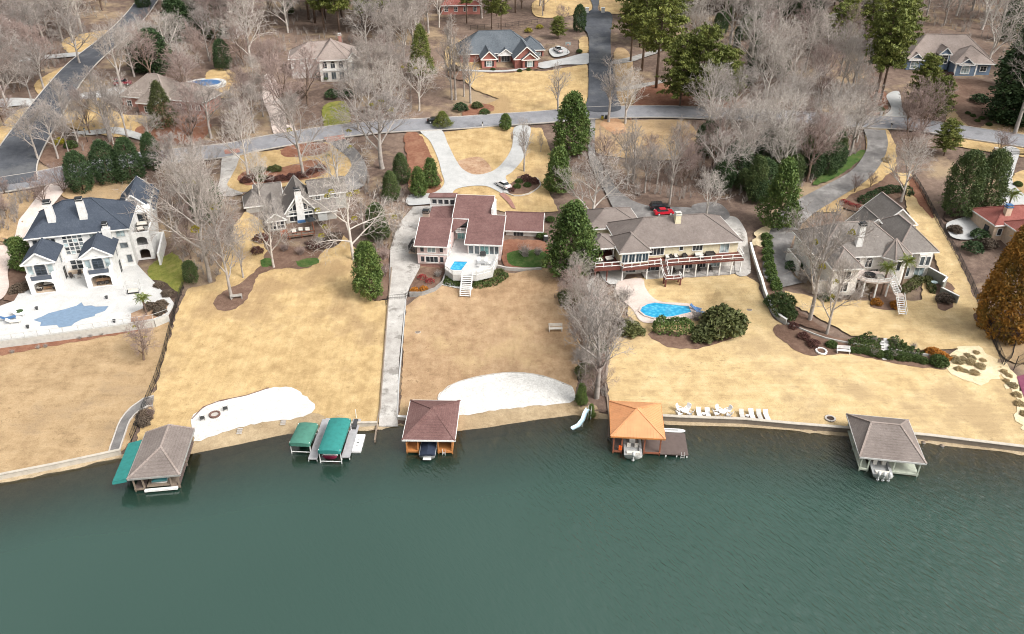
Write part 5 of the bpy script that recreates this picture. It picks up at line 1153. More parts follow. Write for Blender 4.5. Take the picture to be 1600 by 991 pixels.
lj = thing('life_vest', 'orange life vest hanging on the orange boathouse post', 'life vest', tuple(b4.root.matrix_basis @ Vector((1.55,.32,.75)))); MB().box(-.22,.0,-.1,.08,0,.7).build('panel', 'orange_plastic', lj); MB().box(.02,.24,-.1,.08,0,.7).build('panel', 'orange_plastic', lj); MB().box(-.2,.22,.081,.12,.3,.75).build('collar', 'orange_plastic', lj)
b5 = boathouse('taupe shingled boathouse with pale green decks at the right', (50.1,89.2), -9.3, 9.1, 10.2, 2.9, (2.5,6.2,4.7), (6.6,6.2,4.7), 'shingle_taupe', 'dock_green', 'dock_green', (1.75,5.0), fas='grey_trim', capm='shingle_tan')
bt = thing('boat', 'white boat with three outboards in the taupe boathouse', 'boat', tuple(b5.root.matrix_basis @ Vector((3.4,2.4,.35))), math.radians(-9.3)); boat(bt, 7.2, 2.8, 'boat_white', 3, None)
# lifts and dock with canvas canopies
def canopy(name, label, O, ang, w, d, z, mat, cat='boat lift', hull=None):
    o = thing(name, label, cat, (O[0], O[1], 0), math.radians(ang)); N = 8; M = 8; mb = MB()
    for j in range(M+1):
        for i in range(N+1):
            u = i/N; v = j/M; mb.v.append((w*u, d*v, z-.10+.42*math.sin(math.pi*u)**.6*(1-abs(2*v-1)**6*.5)))
    for j in range(M):
        for i in range(N): a = j*(N+1)+i; mb.f.append((a,a+1,a+N+2,a+N+1))
    k = len(mb.v)
    ring = [(w*i/N,0) for i in range(N+1)] + [(w,d*j/M) for j in range(1,M+1)] + [(w-w*i/N,d) for i in range(1,N+1)] + [(0,d-d*j/M) for j in range(1,M)]
    def top(x, y): u, v = x/w, y/d; return z-.10+.42*math.sin(math.pi*min(1,max(0,u)))**.6*(1-abs(2*v-1)**6*.5)
    mb.v.extend([(x,y,top(x,y)) for x, y in ring] + [(x*1.0,y,z-.55-.05*((i % 2))) for i, (x, y) in enumerate(ring)]); r = len(ring)
    for i in range(r): mb.f.append((k+i,k+(i+1) % r,k+r+(i+1) % r,k+r+i))
    mb.build('canopy', mat, o, True)
    for x in (.08, w-.08):
        for y in (.3, d-.3): MB().box(x-.05,x+.05,y-.05,y+.05,-1.5,z).build('post', 'white_trim', o)
    MB().bar((.08,.3,.35),(w-.08,.3,.35),.09).build('cradle', 'white_trim', o); MB().bar((.08,d-.3,.35),(w-.08,d-.3,.35),.09).build('cradle', 'white_trim', o)
    return o
canopy('boat_lift', 'small boat lift with a faded green canopy', (-33.2,93.1), -4, 3.1, 4.9, 2.2, 'green_canvas')
canopy('boat_lift', 'boat lift with a bright teal canopy between two grey docks', (-28.4,90.9), -2, 3.3, 7.7, 2.6, 'teal_canvas')
bt = thing('boat', 'pink hulled boat under the bright teal canopy', 'boat', (-26.9,94.6,.35), math.radians(-2)); boat(bt, 5.6, 2.2, 'pink_hull', 0, 'boat_white')
dk_ = thing('dock', 'grey metal dock around the bright teal canopy lift', 'dock', (-27.2,91.4,0), math.radians(-1.5))
MB().box(-3.0,-1.65,0,9.6,.38,.55).build('walkway', 'dock_grey', dk_); MB().box(1.85,3.1,.5,9.6,.38,.55).build('walkway', 'dock_grey', dk_); MB().box(-3.0,3.1,9.62,10.3,.36,.54).build('walkway', 'dock_grey', dk_); MB().box(-.9,.6,10.3,13.2,.5,.62).build('ramp', 'dock_grey', dk_); MB().box(1.86,2.9,7.6,9.6,.56,.60).build('walkway', 'dock_grey', dk_)
for x, y in ((-2.95,.1),(-1.7,.1),(1.9,.6),(3.05,.6),(-2.95,5),(3.05,5)): MB().box(x-.05,x+.05,y-.05,y+.05,-1.5,.5).build('piling', 'white_trim', dk_)
MB().box(2.2,2.8,7.0,9.0,.56,1.05).build('dock_box', 'charcoal', dk_); MB().tube([(2.3,9.9,.5),(2.3,9.9,2.2)],[.06,.05],6).build('lamp_post','white_trim',dk_)
fl = thing('jet_ski_float', 'cream plastic jet ski float beside the grey dock', 'float', (-23.5,95.5,0), math.radians(-1))
MB().box(-.8,.8,-2,2,-.1,.28).build('float_body', 'white_plastic', fl)
for y in (-.6,0,.6): MB().box(-.15,.2,y-.07,y+.07,.28,.33).build('roller', 'charcoal', fl)
# water slide
sl = thing('water_slide', 'pale blue curved water slide at the lake edge', 'slide', (12.0,101.6,0)); pts = [(0,0,2.0),(-.5,-.8,1.75),(-.9,-1.7,1.15),(-1.6,-2.6,.75),(-2.7,-3.2,.55)]
N = len(pts); mb = MB()
C2 = []
for i in range(N-1):
    for j in range(5): C2.append(Vector(pts[i]).lerp(Vector(pts[i+1]), j/5))
C2.append(Vector(pts[-1]))
for i, p in enumerate(C2):
    d = (C2[min(i+1,len(C2)-1)]-C2[max(i-1,0)]); r = Vector((d.y,-d.x,0)).normalized()
    mb.v.extend([tuple(p-r*.36+Vector((0,0,.24))), tuple(p-r*.3), tuple(p+r*.3), tuple(p+r*.36+Vector((0,0,.24)))])
for i in range(len(C2)-1):
    for j in range(3): mb.f.append((i*4+j,i*4+j+1,(i+1)*4+j+1,(i+1)*4+j))
mb.build('chute', 'slide_blue', sl)
for x, y, z in ((.1,.2,2.0),(.5,.0,2.0),(-1.0,-1.9,1.0)): MB().tube([(x,y,-1),(x,y,z)],[.05,.05],6).build('leg','white_trim',sl)
lad = MB().bar((.35,.5,-.8),(.1,.25,2.5),.05).bar((.75,.3,-.8),(.5,.05,2.5),.05)
for k in range(5): t = k/5; lad.bar((.35-.25*t,.5-.25*t,-.2+2.2*t),(.75-.25*t,.3-.25*t,-.2+2.2*t),.05)
lad.build('ladder','white_trim',sl)
for x, y, lab in ((263,710,'lone mooring post in front of the left seawall'),(1443,692,'mooring buoy just right of the taupe boathouse'),(1472,697,'second mooring buoy along the right seawall')):
    if x < 300: continue
    p = Hp(x, y, 0); o = thing('mooring_buoy', lab, 'buoy', p); MB().disc((0,0),.28,-.1,.12,12,.34).build('float','white_plastic',o); MB().disc((0,0),.34,.12,.3,12,.12).build('cap','weathered_wood',o)

# ------------------------------------------------------------------ garden furniture
def chair_parts(o, mat):
    MB().add([(-.3,-.3,.36),(.3,-.3,.36),(.27,.28,.30),(-.27,.28,.30),(-.3,-.3,.41),(.3,-.3,.41),(.27,.28,.35),(-.27,.28,.35)],[(0,3,2,1),(4,5,6,7),(0,1,5,4),(1,2,6,5),(2,3,7,6),(3,0,4,7)]).build('seat', mat, o)
    MB().add([(-.3,.26,.32),(.3,.26,.32),(.34,.52,1.02),(.0,.56,1.12),(-.34,.52,1.02),(-.3,.31,.32),(.3,.31,.32),(.34,.57,1.02),(.0,.61,1.12),(-.34,.57,1.02)],[(0,1,2,3,4),(9,8,7,6,5),(0,5,6,1),(1,6,7,2),(2,7,8,3),(3,8,9,4),(4,9,5,0)]).build('backrest', mat, o)
    for x in (-.36,.28): MB().box(x,x+.08,-.34,.34,.58,.62).build('armrest', mat, o)
    for x in (-.33,.28):
        for y in (-.3,.22): MB().box(x,x+.05,y,y+.06,0,.58).build('leg', mat, o)
def mk(name, label, cat, loc, rz, fn, mat, group=None, sc=1.0):
    o = thing(name, label, cat, loc, rz, group, sc); fn(o, mat); return o
def lounger_parts(o, mat):
    MB().box(-.34,.34,-1.0,.35,.30,.40).build('seat', mat, o)
    MB().add([(-.34,.35,.30),(.34,.35,.30),(.34,.98,.78),(-.34,.98,.78),(-.34,.35,.40),(.34,.35,.40),(.34,.94,.87),(-.34,.94,.87)],[(0,3,2,1),(4,5,6,7),(0,1,5,4),(1,2,6,5),(2,3,7,6),(3,0,4,7)]).build('backrest', mat, o)
    for x in (-.34,.28):
        for y in (-.9,.25): MB().box(x,x+.06,y,y+.06,0,.30).build('leg', mat, o)
def table_parts(r, h, legm=None):
    def f(o, mat):
        MB().disc((0,0),r,h-.05,h,20).build('tabletop', mat, o)
        for k in range(4): a = math.pi/4+k*math.pi/2; MB().tube([(math.cos(a)*r*.7,math.sin(a)*r*.7,0),(math.cos(a)*r*.6,math.sin(a)*r*.6,h-.05)],[.03,.03],5).build('leg', legm or mat, o)
    return f
def at_px(x, y, dz=.06): p = G(x, y); return p+Vector((0,0,dz))
drape('mulch_strip', [(1054,652),(1100,652),(1150,652),(1204,656),(1204,661),(1160,659),(1100,657),(1054,655)], 'mulch_red', .05, False)
T1 = at_px(1069,647); T2 = at_px(1128,648.5)
mk('garden_table', 'white round table nearest the orange boathouse', 'table', T1, 0, table_parts(.62,.72), 'white_plastic')
for (x,y),lab in zip(((1061.5,643.5),(1073,643),(1060.5,650.5),(1077,650)),('upper left','upper right','lower left','lower right')): p = at_px(x,y); d = T1-p; mk('garden_chair', f'white garden chair {lab} of the table nearest the orange boathouse', 'chair', p, math.atan2(d.y,d.x)+math.pi/2, chair_parts, 'white_plastic', 'white chairs along the seawall', 1.15)
mk('garden_table', 'white round table farther along the seawall from the orange boathouse', 'table', T2, 0, table_parts(.62,.72), 'white_plastic')
for (x,y),lab in zip(((1123,645),(1136,645.5),(1118.5,650),(1138,652)),('upper left','upper right','lower left','lower right')): p = at_px(x,y); d = T2-p; mk('garden_chair', f'white garden chair {lab} of the farther seawall table', 'chair', p, math.atan2(d.y,d.x)+math.pi/2, chair_parts, 'white_plastic', 'white chairs along the seawall', 1.15)
mk('side_table', 'small white side table between two white lawn chairs', 'table', at_px(1098.7,650), 0, table_parts(.3,.45), 'white_plastic'); mk('side_table', 'small white side table between the reclining loungers', 'table', at_px(1167,653), 0, table_parts(.3,.45), 'white_plastic')
for x, y, lab, mt in ((1092,650,'left white lawn lounger beside the small side table','white_plastic'),(1105.6,651,'right white lawn lounger beside the small side table','white_plastic'),(1159,653,'pale lounger left of the seawall side table','bench_grey'),(1174,652,'bright white lounger right of the seawall side table','white_plastic'),(1186,653,'pale lounger second from the right end of the seawall row','bench_grey'),(1197,653.5,'bright white lounger at the right end of the seawall row','white_plastic')):
    mk('lawn_lounger', lab, 'lounger', at_px(x,y), 0, lounger_parts, mt, 'loungers along the seawall', 1.1)
def bench_parts(o, mat):
    for k in range(3): MB().box(-.9,.9,-.25+k*.17,-.11+k*.17,.42,.46).build('seat_slat', mat, o)
    for k in range(3): MB().box(-.9,.9,.30+k*.03,.33+k*.03,.55+k*.16,.67+k*.16).build('back_slat', mat, o)
    for x in (-.85,.78): MB().box(x,x+.07,-.25,.3,0,.42).build('leg', mat, o); MB().box(x,x+.07,-.25,.36,.60,.66).build('armrest', mat, o)
mk('garden_bench', 'grey garden bench at the foot of the bare tree in the mulch bed', 'bench', at_px(370,467), math.radians(195), bench_parts, 'bench_grey', None, 1.2)
mk('garden_bench', 'white slatted double seat on the mulch above the lakeside lawn', 'bench', at_px(1317,552), math.radians(-8), bench_parts, 'white_plastic', None, 1.25)
mk('garden_bench', 'weathered wooden seat in the brush above the pink house lawn', 'bench', at_px(868,518), math.radians(2), bench_parts, 'pale_cushion', None, 1.4)
o = thing('fire_ring', 'round white stone ring at the foot of the second bare tree', 'fire pit', at_px(1283,550)); 
rg = MB()
for k in range(14):
    a = k*TAU_/14 if False else k*2*math.pi/14; MB().obox((math.cos(a)*.85,math.sin(a)*.95),a,.14,.2,0,.25).build('stone','white_trim',o)
MB().disc((0,0),.7,0,.06,14).build('ash_bed','mulch',o)
o = thing('fire_ring', 'brick fire ring on the left white beach', 'fire pit', at_px(336,650,.16))
for k in range(16): a = k*2*math.pi/16; MB().obox((math.cos(a)*.75,math.sin(a)*.75),a,.12,.13,0,.28).build('brick','fire_brick',o)
MB().disc((0,0),.62,0,.08,14).build('ash_bed','stone_edge',o)
for x, y, lab in ((317,657,'dark beach chair left of the brick fire ring'),(353,642,'dark beach chair right of the brick fire ring')): mk('beach_chair', lab, 'chair', at_px(x,y,.16), math.radians(200), chair_parts, 'charcoal', 'beach chairs by the fire ring', 1.0)
for x, y, lab in ((375,676,'wooden step ladder in the bank left of the small green lift'),(443,662,'wooden steps at the right end of the left beach bank')):
    o = thing('bank_steps', lab, 'steps', at_px(x,y,.1))
    for k in range(3): MB().box(-.4,.4,-.5+k*.35,-.25+k*.35,.0+k*.14,.12+k*.14).build('step','stone_edge',o)
o = thing('fire_ring', 'dark round fire pit on the lawn left of the taupe boathouse', 'fire pit', at_px(1297,655)); 
for k in range(12): a = k*2*math.pi/12; MB().obox((math.cos(a)*.7,math.sin(a)*.7),a,.13,.16,0,.18).build('stone','stone_edge',o)
MB().disc((0,0),.58,0,.05,12).build('ash_bed','mulch_dark',o)
def drain(x, y, lab): o = thing('manhole', lab, 'manhole', at_px(x,y,.03)); MB().disc((0,0),.45,0,.05,14).build('lid','weathered_wood',o); MB().disc((0,0),.55,-.02,.03,14).build('rim','stone_edge',o)
drain(653,519,'small round manhole on the pink house lawn'); drain(1171,484,'small round manhole on the cream house lawn')

# ------------------------------------------------------------------ terrace and deck furniture
def on(h, x, y, z): return tuple(h.root.matrix_basis @ Vector((x,y,z)))
def sofa_parts(w_, cush='pale_cushion'):
    def f(o, mat):
        MB().box(-w_/2,w_/2,-.38,.38,.05,.36).build('frame', mat, o); MB().box(-w_/2+.1,w_/2-.1,-.36,.24,.362,.5).build('seat_cushion', cush, o); MB().box(-w_/2+.1,w_/2-.1,.22,.40,.502,.85).build('back_cushion', cush, o)
        for sg in (-1,1): MB().box(sg*w_/2-.06,sg*w_/2+.06,-.38,.38,.362,.62).build('armrest', mat, o)
    return f
def dining(o, mat):
    MB().box(-1.3,1.3,-.5,.5,.68,.75).build('tabletop', mat, o)
    for x in (-1.15,1.1):
        for y in (-.42,.36): MB().box(x,x+.06,y,y+.06,0,.68).build('leg', mat, o)
aA = math.radians(FA[1]); aD = math.radians(FDh[1]); aC = math.radians(FC[1]); aB = math.radians(FB[1]); aE = math.radians(FE[1])
mk('dining_table', 'wooden dining table in the right arched loggia of the mansion', 'table', on(A,12.75,-6.3,.03), aA, dining, 'table_wood')
for i in range(3):
    for sg, nm in ((-1,'front'),(1,'back')): mk('dining_chair', f'dark dining chair on the {nm} side of the loggia table, {("left","middle","right")[i]}', 'chair', on(A,11.95+i*.8,-6.3+sg*.85,.03), aA+(0 if sg > 0 else math.pi), chair_parts, 'dark_wicker', 'dining chairs in the loggia', .85)
mk('sofa', 'pale sofa at the back of the left arched loggia', 'sofa', on(A,2.75,-4.6,.03), aA, sofa_parts(2.2), 'dark_wicker'); mk('armchair', 'pale armchair on the left in the left arched loggia', 'armchair', on(A,1.4,-6.4,.03), aA+math.pi/2, sofa_parts(.9), 'dark_wicker'); mk('armchair', 'pale armchair on the right in the left arched loggia', 'armchair', on(A,4.1,-6.4,.03), aA-math.pi/2, sofa_parts(.9), 'dark_wicker'); mk('coffee_table', 'low wooden table in the left arched loggia', 'table', on(A,2.75,-6.3,.03), aA, dining, 'table_wood', None, (.5,.7,.5))
for i, (x,y) in enumerate(((6.4,-2.6),(7.6,-1.8),(9.0,-2.2))): mk('patio_chair', ('left','middle','right')[i]+' dark chair below the mansion window wall', 'chair', on(A,x,y,0), aA+math.radians((40,0,-50)[i]), chair_parts, 'dark_wicker', 'chairs below the window wall', .95)
mk('side_table', 'small grey table below the mansion window wall', 'table', on(A,7.7,-3.1,0), 0, table_parts(.4,.5), 'stone_edge')
mk('sofa', 'curved outdoor sofa on the top balcony of the mansion', 'sofa', on(A,19.4,7.2,5.37), aA, sofa_parts(2.2), 'dark_wicker'); mk('armchair', 'round lounge chair on the top balcony of the mansion', 'armchair', on(A,19.4,4.6,5.37), aA+.4, sofa_parts(1.4), 'dark_wicker')
zt = 4.7
def tp(x, y, dz=0): return Hp(x, y, zt)+Vector((0,0,dz))
for i, (x,y) in enumerate(((58,484),(44,513),(167,467),(179,504))): 
    o = thing('planter_urn', 'dark urn on the white terrace '+('above the pool left end','near the fence at the pool left end','above the pool right end','near the fence at the pool right end')[i], 'urn', tp(x,y)); MB().disc((0,0),.16,0,.5,10,.26).build('urn_body','charcoal',o); MB().disc((0,0),.30,.5,.58,10).build('urn_rim','charcoal',o)
for i, (x,y) in enumerate(((30,493),(22,505),(14,500))): mk('sun_lounger', ('white','striped','purple')[i]+' sun lounger at the left end of the pool terrace', 'lounger', tp(x,y), aA+math.radians(70+20*i), lounger_parts, ('white_plastic','pale_cushion','blue_tarp')[i], 'loungers by the covered pool', 1.2)
o = thing('round_spa', 'round white spa tub at the left end of the pool terrace', 'spa', tp(31,490)); MB().disc((0,0),.95,0,.5,18).build('tub','white_plastic',o); MB().disc((0,0),.72,.503,.52,18).build('water','leaf_holly',o)
mk('outdoor_bed', 'canopied grey daybed at the top of the terrace steps', 'daybed', tp(209,458), aA, sofa_parts(2.0), 'dark_metal')
for x0_ in (0,): 
    o = thing('pergola_frame', 'dark metal canopy frame over the terrace daybed', 'frame', tp(209,458), aA)
    for x in (-1.2,1.2):
        for y in (-1,1): MB().box(x-.05,x+.05,y-.05,y+.05,0,2.2).build('post','grey_trim',o)
    for a_, b_ in (((-1.2,-1),(1.2,-1)),((1.2,-1),(1.2,1)),((1.2,1),(-1.2,1)),((-1.2,1),(-1.2,-1))): MB().bar((*a_,2.2),(*b_,2.2),.1).build('beam','grey_trim',o)
mk('patio_table', 'grey patio table with chairs on the pink house pool deck', 'table', on(Ch,13.2,-.9,1.72), aC, dining, 'boat_grey', None, .8)
for i, (x,y,r) in enumerate(((12.4,.1,0),(13.9,.1,0),(12.6,-1.9,3.1),(14.8,-.8,-1.57))): mk('patio_chair', ('back left','back right','front','right hand')[i]+' white chair at the pink house deck table', 'chair', on(Ch,x,y,1.72), aC+r, chair_parts, 'white_plastic', 'chairs on the pink house deck', .95)
o = thing('grill', 'black grill against the pink house deck windows', 'grill', on(Ch,12.9,2.9,1.72), aC); MB().box(-.6,.6,-.25,.25,.25,.85).build('cart','charcoal',o); MB().tube([(-.45,0,.95),(.45,0,.95)],[.25,.25],10).build('hood','charcoal',o)
for i, (x,kind) in enumerate(((4.4,'armchair'),(5.2,'table'),(6.2,'armchair'),(8.0,'armchair'),(11.0,'sofa'),(13.3,'bench'))):
    lab = ('left wicker armchair on the red deck','small wicker table between the red deck armchairs','right wicker armchair on the red deck','low wicker chest on the red deck','wicker sofa with pale cushions on the red deck','dark wicker bench near the red deck glass door')[i]
    mk('deck_'+kind, lab, kind, on(Dh,x,-1.15,3.27), aD, sofa_parts(.9 if kind == 'armchair' else .6 if kind == 'table' else 1.9, 'pale_cushion' if i in (0,2,4) else 'dark_wicker'), 'dark_wicker')
mk('deck_ottoman', 'pale ottoman in front of the red deck sofa', 'ottoman', on(Dh,11.2,-2.0,3.27), aD, sofa_parts(1.2), 'dark_wicker', None, .75)
mk('porch_sofa', 'left tan sofa on the cream house corner porch', 'sofa', on(Dh,-9.4,-.6,3.25), aD+.2, sofa_parts(1.7), 'dark_wicker'); mk('porch_sofa', 'right tan sofa on the cream house corner porch', 'sofa', on(Dh,-7.2,-.2,3.25), aD+.2, sofa_parts(1.7), 'dark_wicker'); mk('porch_sofa', 'back sofa under the cream house corner porch roof', 'sofa', on(Dh,-8.2,3.6,3.25), aD, sofa_parts(2.2), 'dark_wicker')
for i, x in enumerate((6.0,8.6,11.2,13.6)): mk('patio_'+('chair','table','chair','chair')[i], ('dark chair under the red deck beside the landing','round pale table under the red deck','dark chair under the red deck right of the round table','dark chair at the right end under the red deck')[i], ('chair','table','chair','chair')[i], on(Dh,x,-1.7,.05), aD, (chair_parts, table_parts(.7,.6), chair_parts, chair_parts)[i], ('dark_wicker','pale_cushion','dark_wicker','dark_wicker')[i])
for i, x in enumerate((5.2,6.6,8.0)): mk('cushioned_seat', ('left','middle','right')[i]+' cream cushioned seat on the shingled house deck', 'armchair', on(Bh,x,-2.6+.4*(i==1),.96), aB, sofa_parts(1.1), 'dark_wicker', 'seats on the shingled house deck')
o = thing('closed_umbrella', 'large dark umbrella on the shingled house deck', 'umbrella', on(Bh,9.0,-.6,.96)); MB().tube([(0,0,0),(0,0,2.4)],[.05,.05],6).build('pole','weathered_wood',o); MB().disc((0,0),1.25,1.75,2.4,8,.08).build('canopy_cloth','umbrella_cloth',o)
o = thing('hot_tub', 'dark oval tub on the stucco house balcony', 'tub', on(Eh,3.6,-1.2,2.87)); MB().disc((0,0),.95,0,.5,16,1.05).build('tub','dark_wicker',o); MB().disc((0,0),.85,.5,.53,16).build('water','dark_interior',o)
mk('balcony_sofa', 'pale lounge seat on the stucco house balcony', 'sofa', on(Eh,5.0,-2.4,2.87), aE, sofa_parts(1.4), 'stone_edge')
# swimming pool of the cream house
PW = [tuple(Hp(x, y, POOL_Z)[:2]) for x, y in [(1000,488),(1003,482),(1012,477),(1022,475),(1076,481),(1080,490),(1050,497),(1022,499),(1008,495)]]
c0 = Vector((sum(p[0] for p in PW)/len(PW), sum(p[1] for p in PW)/len(PW)))
sp_ = thing('swimming_pool', 'bright blue swimming pool below the cream house', 'pool', (c0.x, c0.y, POOL_Z)); out = [((Vector(p)-c0)*1.10).to_tuple() for p in PW]; inn = [(Vector(p)-c0).to_tuple() for p in PW]
k = len(inn); MB().add([(x,y,.36) for x, y in out]+[(x,y,.36) for x, y in inn]+[(x,y,-.2) for x, y in out]+[(x,y,.0) for x, y in inn], [(i,(i+1) % k,k+(i+1) % k,k+i) for i in range(k)]+[(2*k+i,2*k+(i+1) % k,(i+1) % k,i) for i in range(k)]+[(k+i,k+(i+1) % k,3*k+(i+1) % k,3*k+i) for i in range(k)]).build('coping','concrete_pink',sp_)
MB().prism(inn, -.4, .26).build('pool_water_surface','pool_water',sp_)
for i, (x,y) in enumerate(((1086,486),(1092,492))): mk('pool_lounger', ('left','right')[i]+' blue lounger beside the bright blue pool', 'lounger', at_px(x,y,.3), math.radians(60), lounger_parts, 'blue_tarp', 'blue loungers by the pool', 1.1)
p = G(322,132); o = thing('swimming_pool', 'small dark blue swimming pool behind the upper left brick house', 'pool', p); ov_ = [(4.2*math.cos(a*math.pi/9),3.4*math.sin(a*math.pi/9)) for a in range(18)]; MB().prism([(x*1.35,y*1.5) for x, y in ov_],-.3,.5).build('pool_surround','concrete_white',o); MB().prism(ov_,.3,.53).build('pool_water_surface','blue_tarp',o)

# ------------------------------------------------------------------ vehicles and street things
def car(paint, label, loc, rz, kind='sedan', sc=1.0):
    o = thing('parked_car' if kind != 'truck' else 'parked_truck', label, 'car' if kind != 'truck' else 'truck', loc, rz, None, sc)
    prof_ = {'sedan': [(-2.3,.35),(-2.3,.75),(-2.15,.92),(-1.5,.98),(1.15,.96),(2.1,.78),(2.3,.6),(2.3,.32)], 'suv': [(-2.3,.4),(-2.3,.95),(-2.2,1.1),(1.2,1.08),(2.15,.95),(2.3,.75),(2.3,.38)], 'truck': [(-2.7,.5),(-2.7,1.1),(-.9,1.12),(1.3,1.12),(2.5,1.0),(2.7,.8),(2.7,.45)]}[kind]
    mb = MB(); n_ = len(prof_)
    for x_, z_ in prof_: mb.v.append((-.88 if z_ < .8 else -.8, x_, z_))
    for x_, z_ in prof_: mb.v.append((.88 if z_ < .8 else .8, x_, z_))
    mb.f = [tuple(range(n_)), tuple(range(2*n_-1,n_-1,-1))]+[(i,n_+i,n_+(i+1) % n_,(i+1) % n_) for i in range(n_)]
    mb.build('body', paint, o)
    y0, y1, ya, yb, zb, zt_ = {'sedan':(-1.75,1.0,-1.05,.3,.93,1.42),'suv':(-2.2,1.1,-1.95,.45,1.05,1.68),'truck':(-.8,1.35,-.6,.7,1.08,1.75)}[kind]
    q = [(-.78,y0,zb),(.78,y0,zb),(.78,y1,zb),(-.78,y1,zb),(-.62,ya,zt_),(.62,ya,zt_),(.62,yb,zt_),(-.62,yb,zt_)]
    MB().add(q,[(0,1,5,4),(1,2,6,5),(2,3,7,6),(3,0,4,7)]).build('window', 'glass_car', o)
    MB().box(-.64,.64,ya-.03,yb+.03,zt_-.03,zt_+.05).build('roof', paint, o)
    for sg in (-1,1):
        for yy_ in (y0,y1): pass
        for yy_ in (-1.4 if kind != 'truck' else -1.7, 1.4 if kind != 'truck' else 1.7):
            MB().tube([(sg*.72,yy_,.33),(sg*.92,yy_,.33)],[.33,.33],12).build('tyre','rubber',o); MB().tube([(sg*.9,yy_,.33),(sg*.94,yy_,.33)],[.2,.2],10).build('rim','engine',o)
        MB().box(sg*.62-.16,sg*.62+.16,2.26 if kind != 'truck' else 2.66,2.33 if kind != 'truck' else 2.73,.58,.72).build('headlight','glass_pale',o); MB().box(sg*.64-.15,sg*.64+.15,-2.33 if kind != 'truck' else -2.73,-2.27 if kind != 'truck' else -2.67,.66,.82).build('tail_light','red_cloth',o)
    if kind == 'truck': MB().box(-.7,.7,-2.6,-.95,1.121,1.14).build('bed_cover','charcoal',o)
    return o
car('paint_white','white sedan parked on the Y shaped driveway',at_px(786,293,.2),math.radians(38),'sedan',.95)
car('paint_white','white pickup parked beside the brick house driveway',at_px(872,82,.22),math.radians(18),'truck',.95)
car('paint_red','red car parked behind the cream house chimney',at_px(1037,336,.2),math.radians(-82),'sedan',.95)
car('paint_black','black car parked behind the red car',at_px(1030,328,.2),math.radians(-84),'suv',.95)
car('paint_maroon','maroon car in the left brick house driveway',at_px(193,134,.2),math.radians(-80),'suv',1.0)
car('paint_black','black car at the left mouth of the Y shaped driveway',at_px(681,193,.25),math.radians(-84),'sedan',1.0)
def bin_(x, y, mat, lab): o = thing('wheelie_bin', lab, 'bin', at_px(x,y,.1)); MB().add([(-.25,-.28,.05),(.25,-.28,.05),(.25,.28,.05),(-.25,.28,.05),(-.32,-.36,1.0),(.32,-.36,1.0),(.32,.36,1.0),(-.32,.36,1.0)],[(0,3,2,1),(4,5,6,7),(0,1,5,4),(1,2,6,5),(2,3,7,6),(3,0,4,7)]).build('bin_body',mat,o); MB().box(-.35,.35,-.4,.4,1.003,1.08).build('lid','charcoal',o); [MB().tube([(sx__-.04,.3,.12),(sx__+.04,.3,.12)],[.12,.12],8).build('wheel','rubber',o) for sx__ in (-.26,.26)]
bin_(941,187,'leaf_yellow','yellow green bin by the road corner'); bin_(947,187,'bin_dark','dark bin by the road corner'); bin_(1376,181,'engine','grey bin at the end of the blue house drive')
def mailbox(x, y, lab, mat='white_trim'): o = thing('mailbox', lab, 'mailbox', at_px(x,y)); MB().box(-.1,.1,-.1,.1,-.2,1.05).build('post',mat,o); MB().box(-.16,.16,-.35,.35,1.052,1.2).tube([(0,-.35,1.2),(0,.35,1.2)],[.16,.16],10).build('box','charcoal',o)
mailbox(754,199,'white mailbox on the lawn edge between the Y driveway mouths'); mailbox(1392,201,'dark stone mailbox at the stucco house drive','stone_edge'); mailbox(913,21,'white mailbox at the cul de sac')
o = thing('street_lamp', 'black lamp post among the trees by the mansion road', 'lamp', at_px(137,222)); MB().tube([(0,0,-.2),(0,0,2.9)],[.08,.05],8).build('post','black_iron',o); MB().disc((0,0),.13,2.9,3.3,8,.22).build('lantern','glass_pale',o); MB().disc((0,0),.26,3.303,3.5,8,.04).build('lantern_cap','black_iron',o)
o = thing('basketball_hoop', 'basketball hoop beside the white pickup', 'hoop', at_px(887,84)); MB().tube([(0,0,-.2),(0,0,2.7)],[.07,.06],8).build('pole','charcoal',o); MB().box(-.8,.8,-.35,-.28,2.6,3.6).build('backboard','glass_pale',o); MB().disc((0,-.6),.24,2.86,2.9,12).build('rim','orange_plastic',o)
gt = thing('iron_gate', 'black double iron gate across the pale driveway', 'gate', at_px(1578,243)); w_ = 3.6
for sg in (-1,1):
    lf = MB()
    for k in range(15): x = sg*(.06+k*.24); zz = 1.9-.5*math.sin(k/14*math.pi/2); lf.bar((x,0,.1),(x,0,zz),.04)
    lf.bar((sg*.06,0,.15),(sg*3.45,0,.15),.06).bar((sg*.06,0,1.0),(sg*3.45,0,1.0),.05); 
    for k in range(14): lf.bar((sg*(.06+k*.24),0,1.9-.5*math.sin(k/14*math.pi/2)),(sg*(.06+(k+1)*.24),0,1.9-.5*math.sin((k+1)/14*math.pi/2)),.05)
    lf.build('gate_leaf','black_iron',gt); MB().box(sg*3.9-.35,sg*3.9+.35,-.35,.35,-.3,1.8).build('pillar','stone_pink',gt); MB().box(sg*3.9-.42,sg*3.9+.42,-.42,.42,1.803,1.95).build('pillar_cap','stone_edge',gt)
for x, y, lab in ((925,21,'white stone gate post left of the drive beyond the cul de sac'),(938,21,'white stone gate post right of the drive beyond the cul de sac')): o = thing('gate_post', lab, 'post', at_px(x-8 if x < 930 else x+4,y)); MB().box(-.6,.6,-.5,.5,-.2,1.8).build('pillar','white_wall',o); MB().box(-.7,.7,-.6,.6,1.803,2.0).build('cap','white_trim',o)
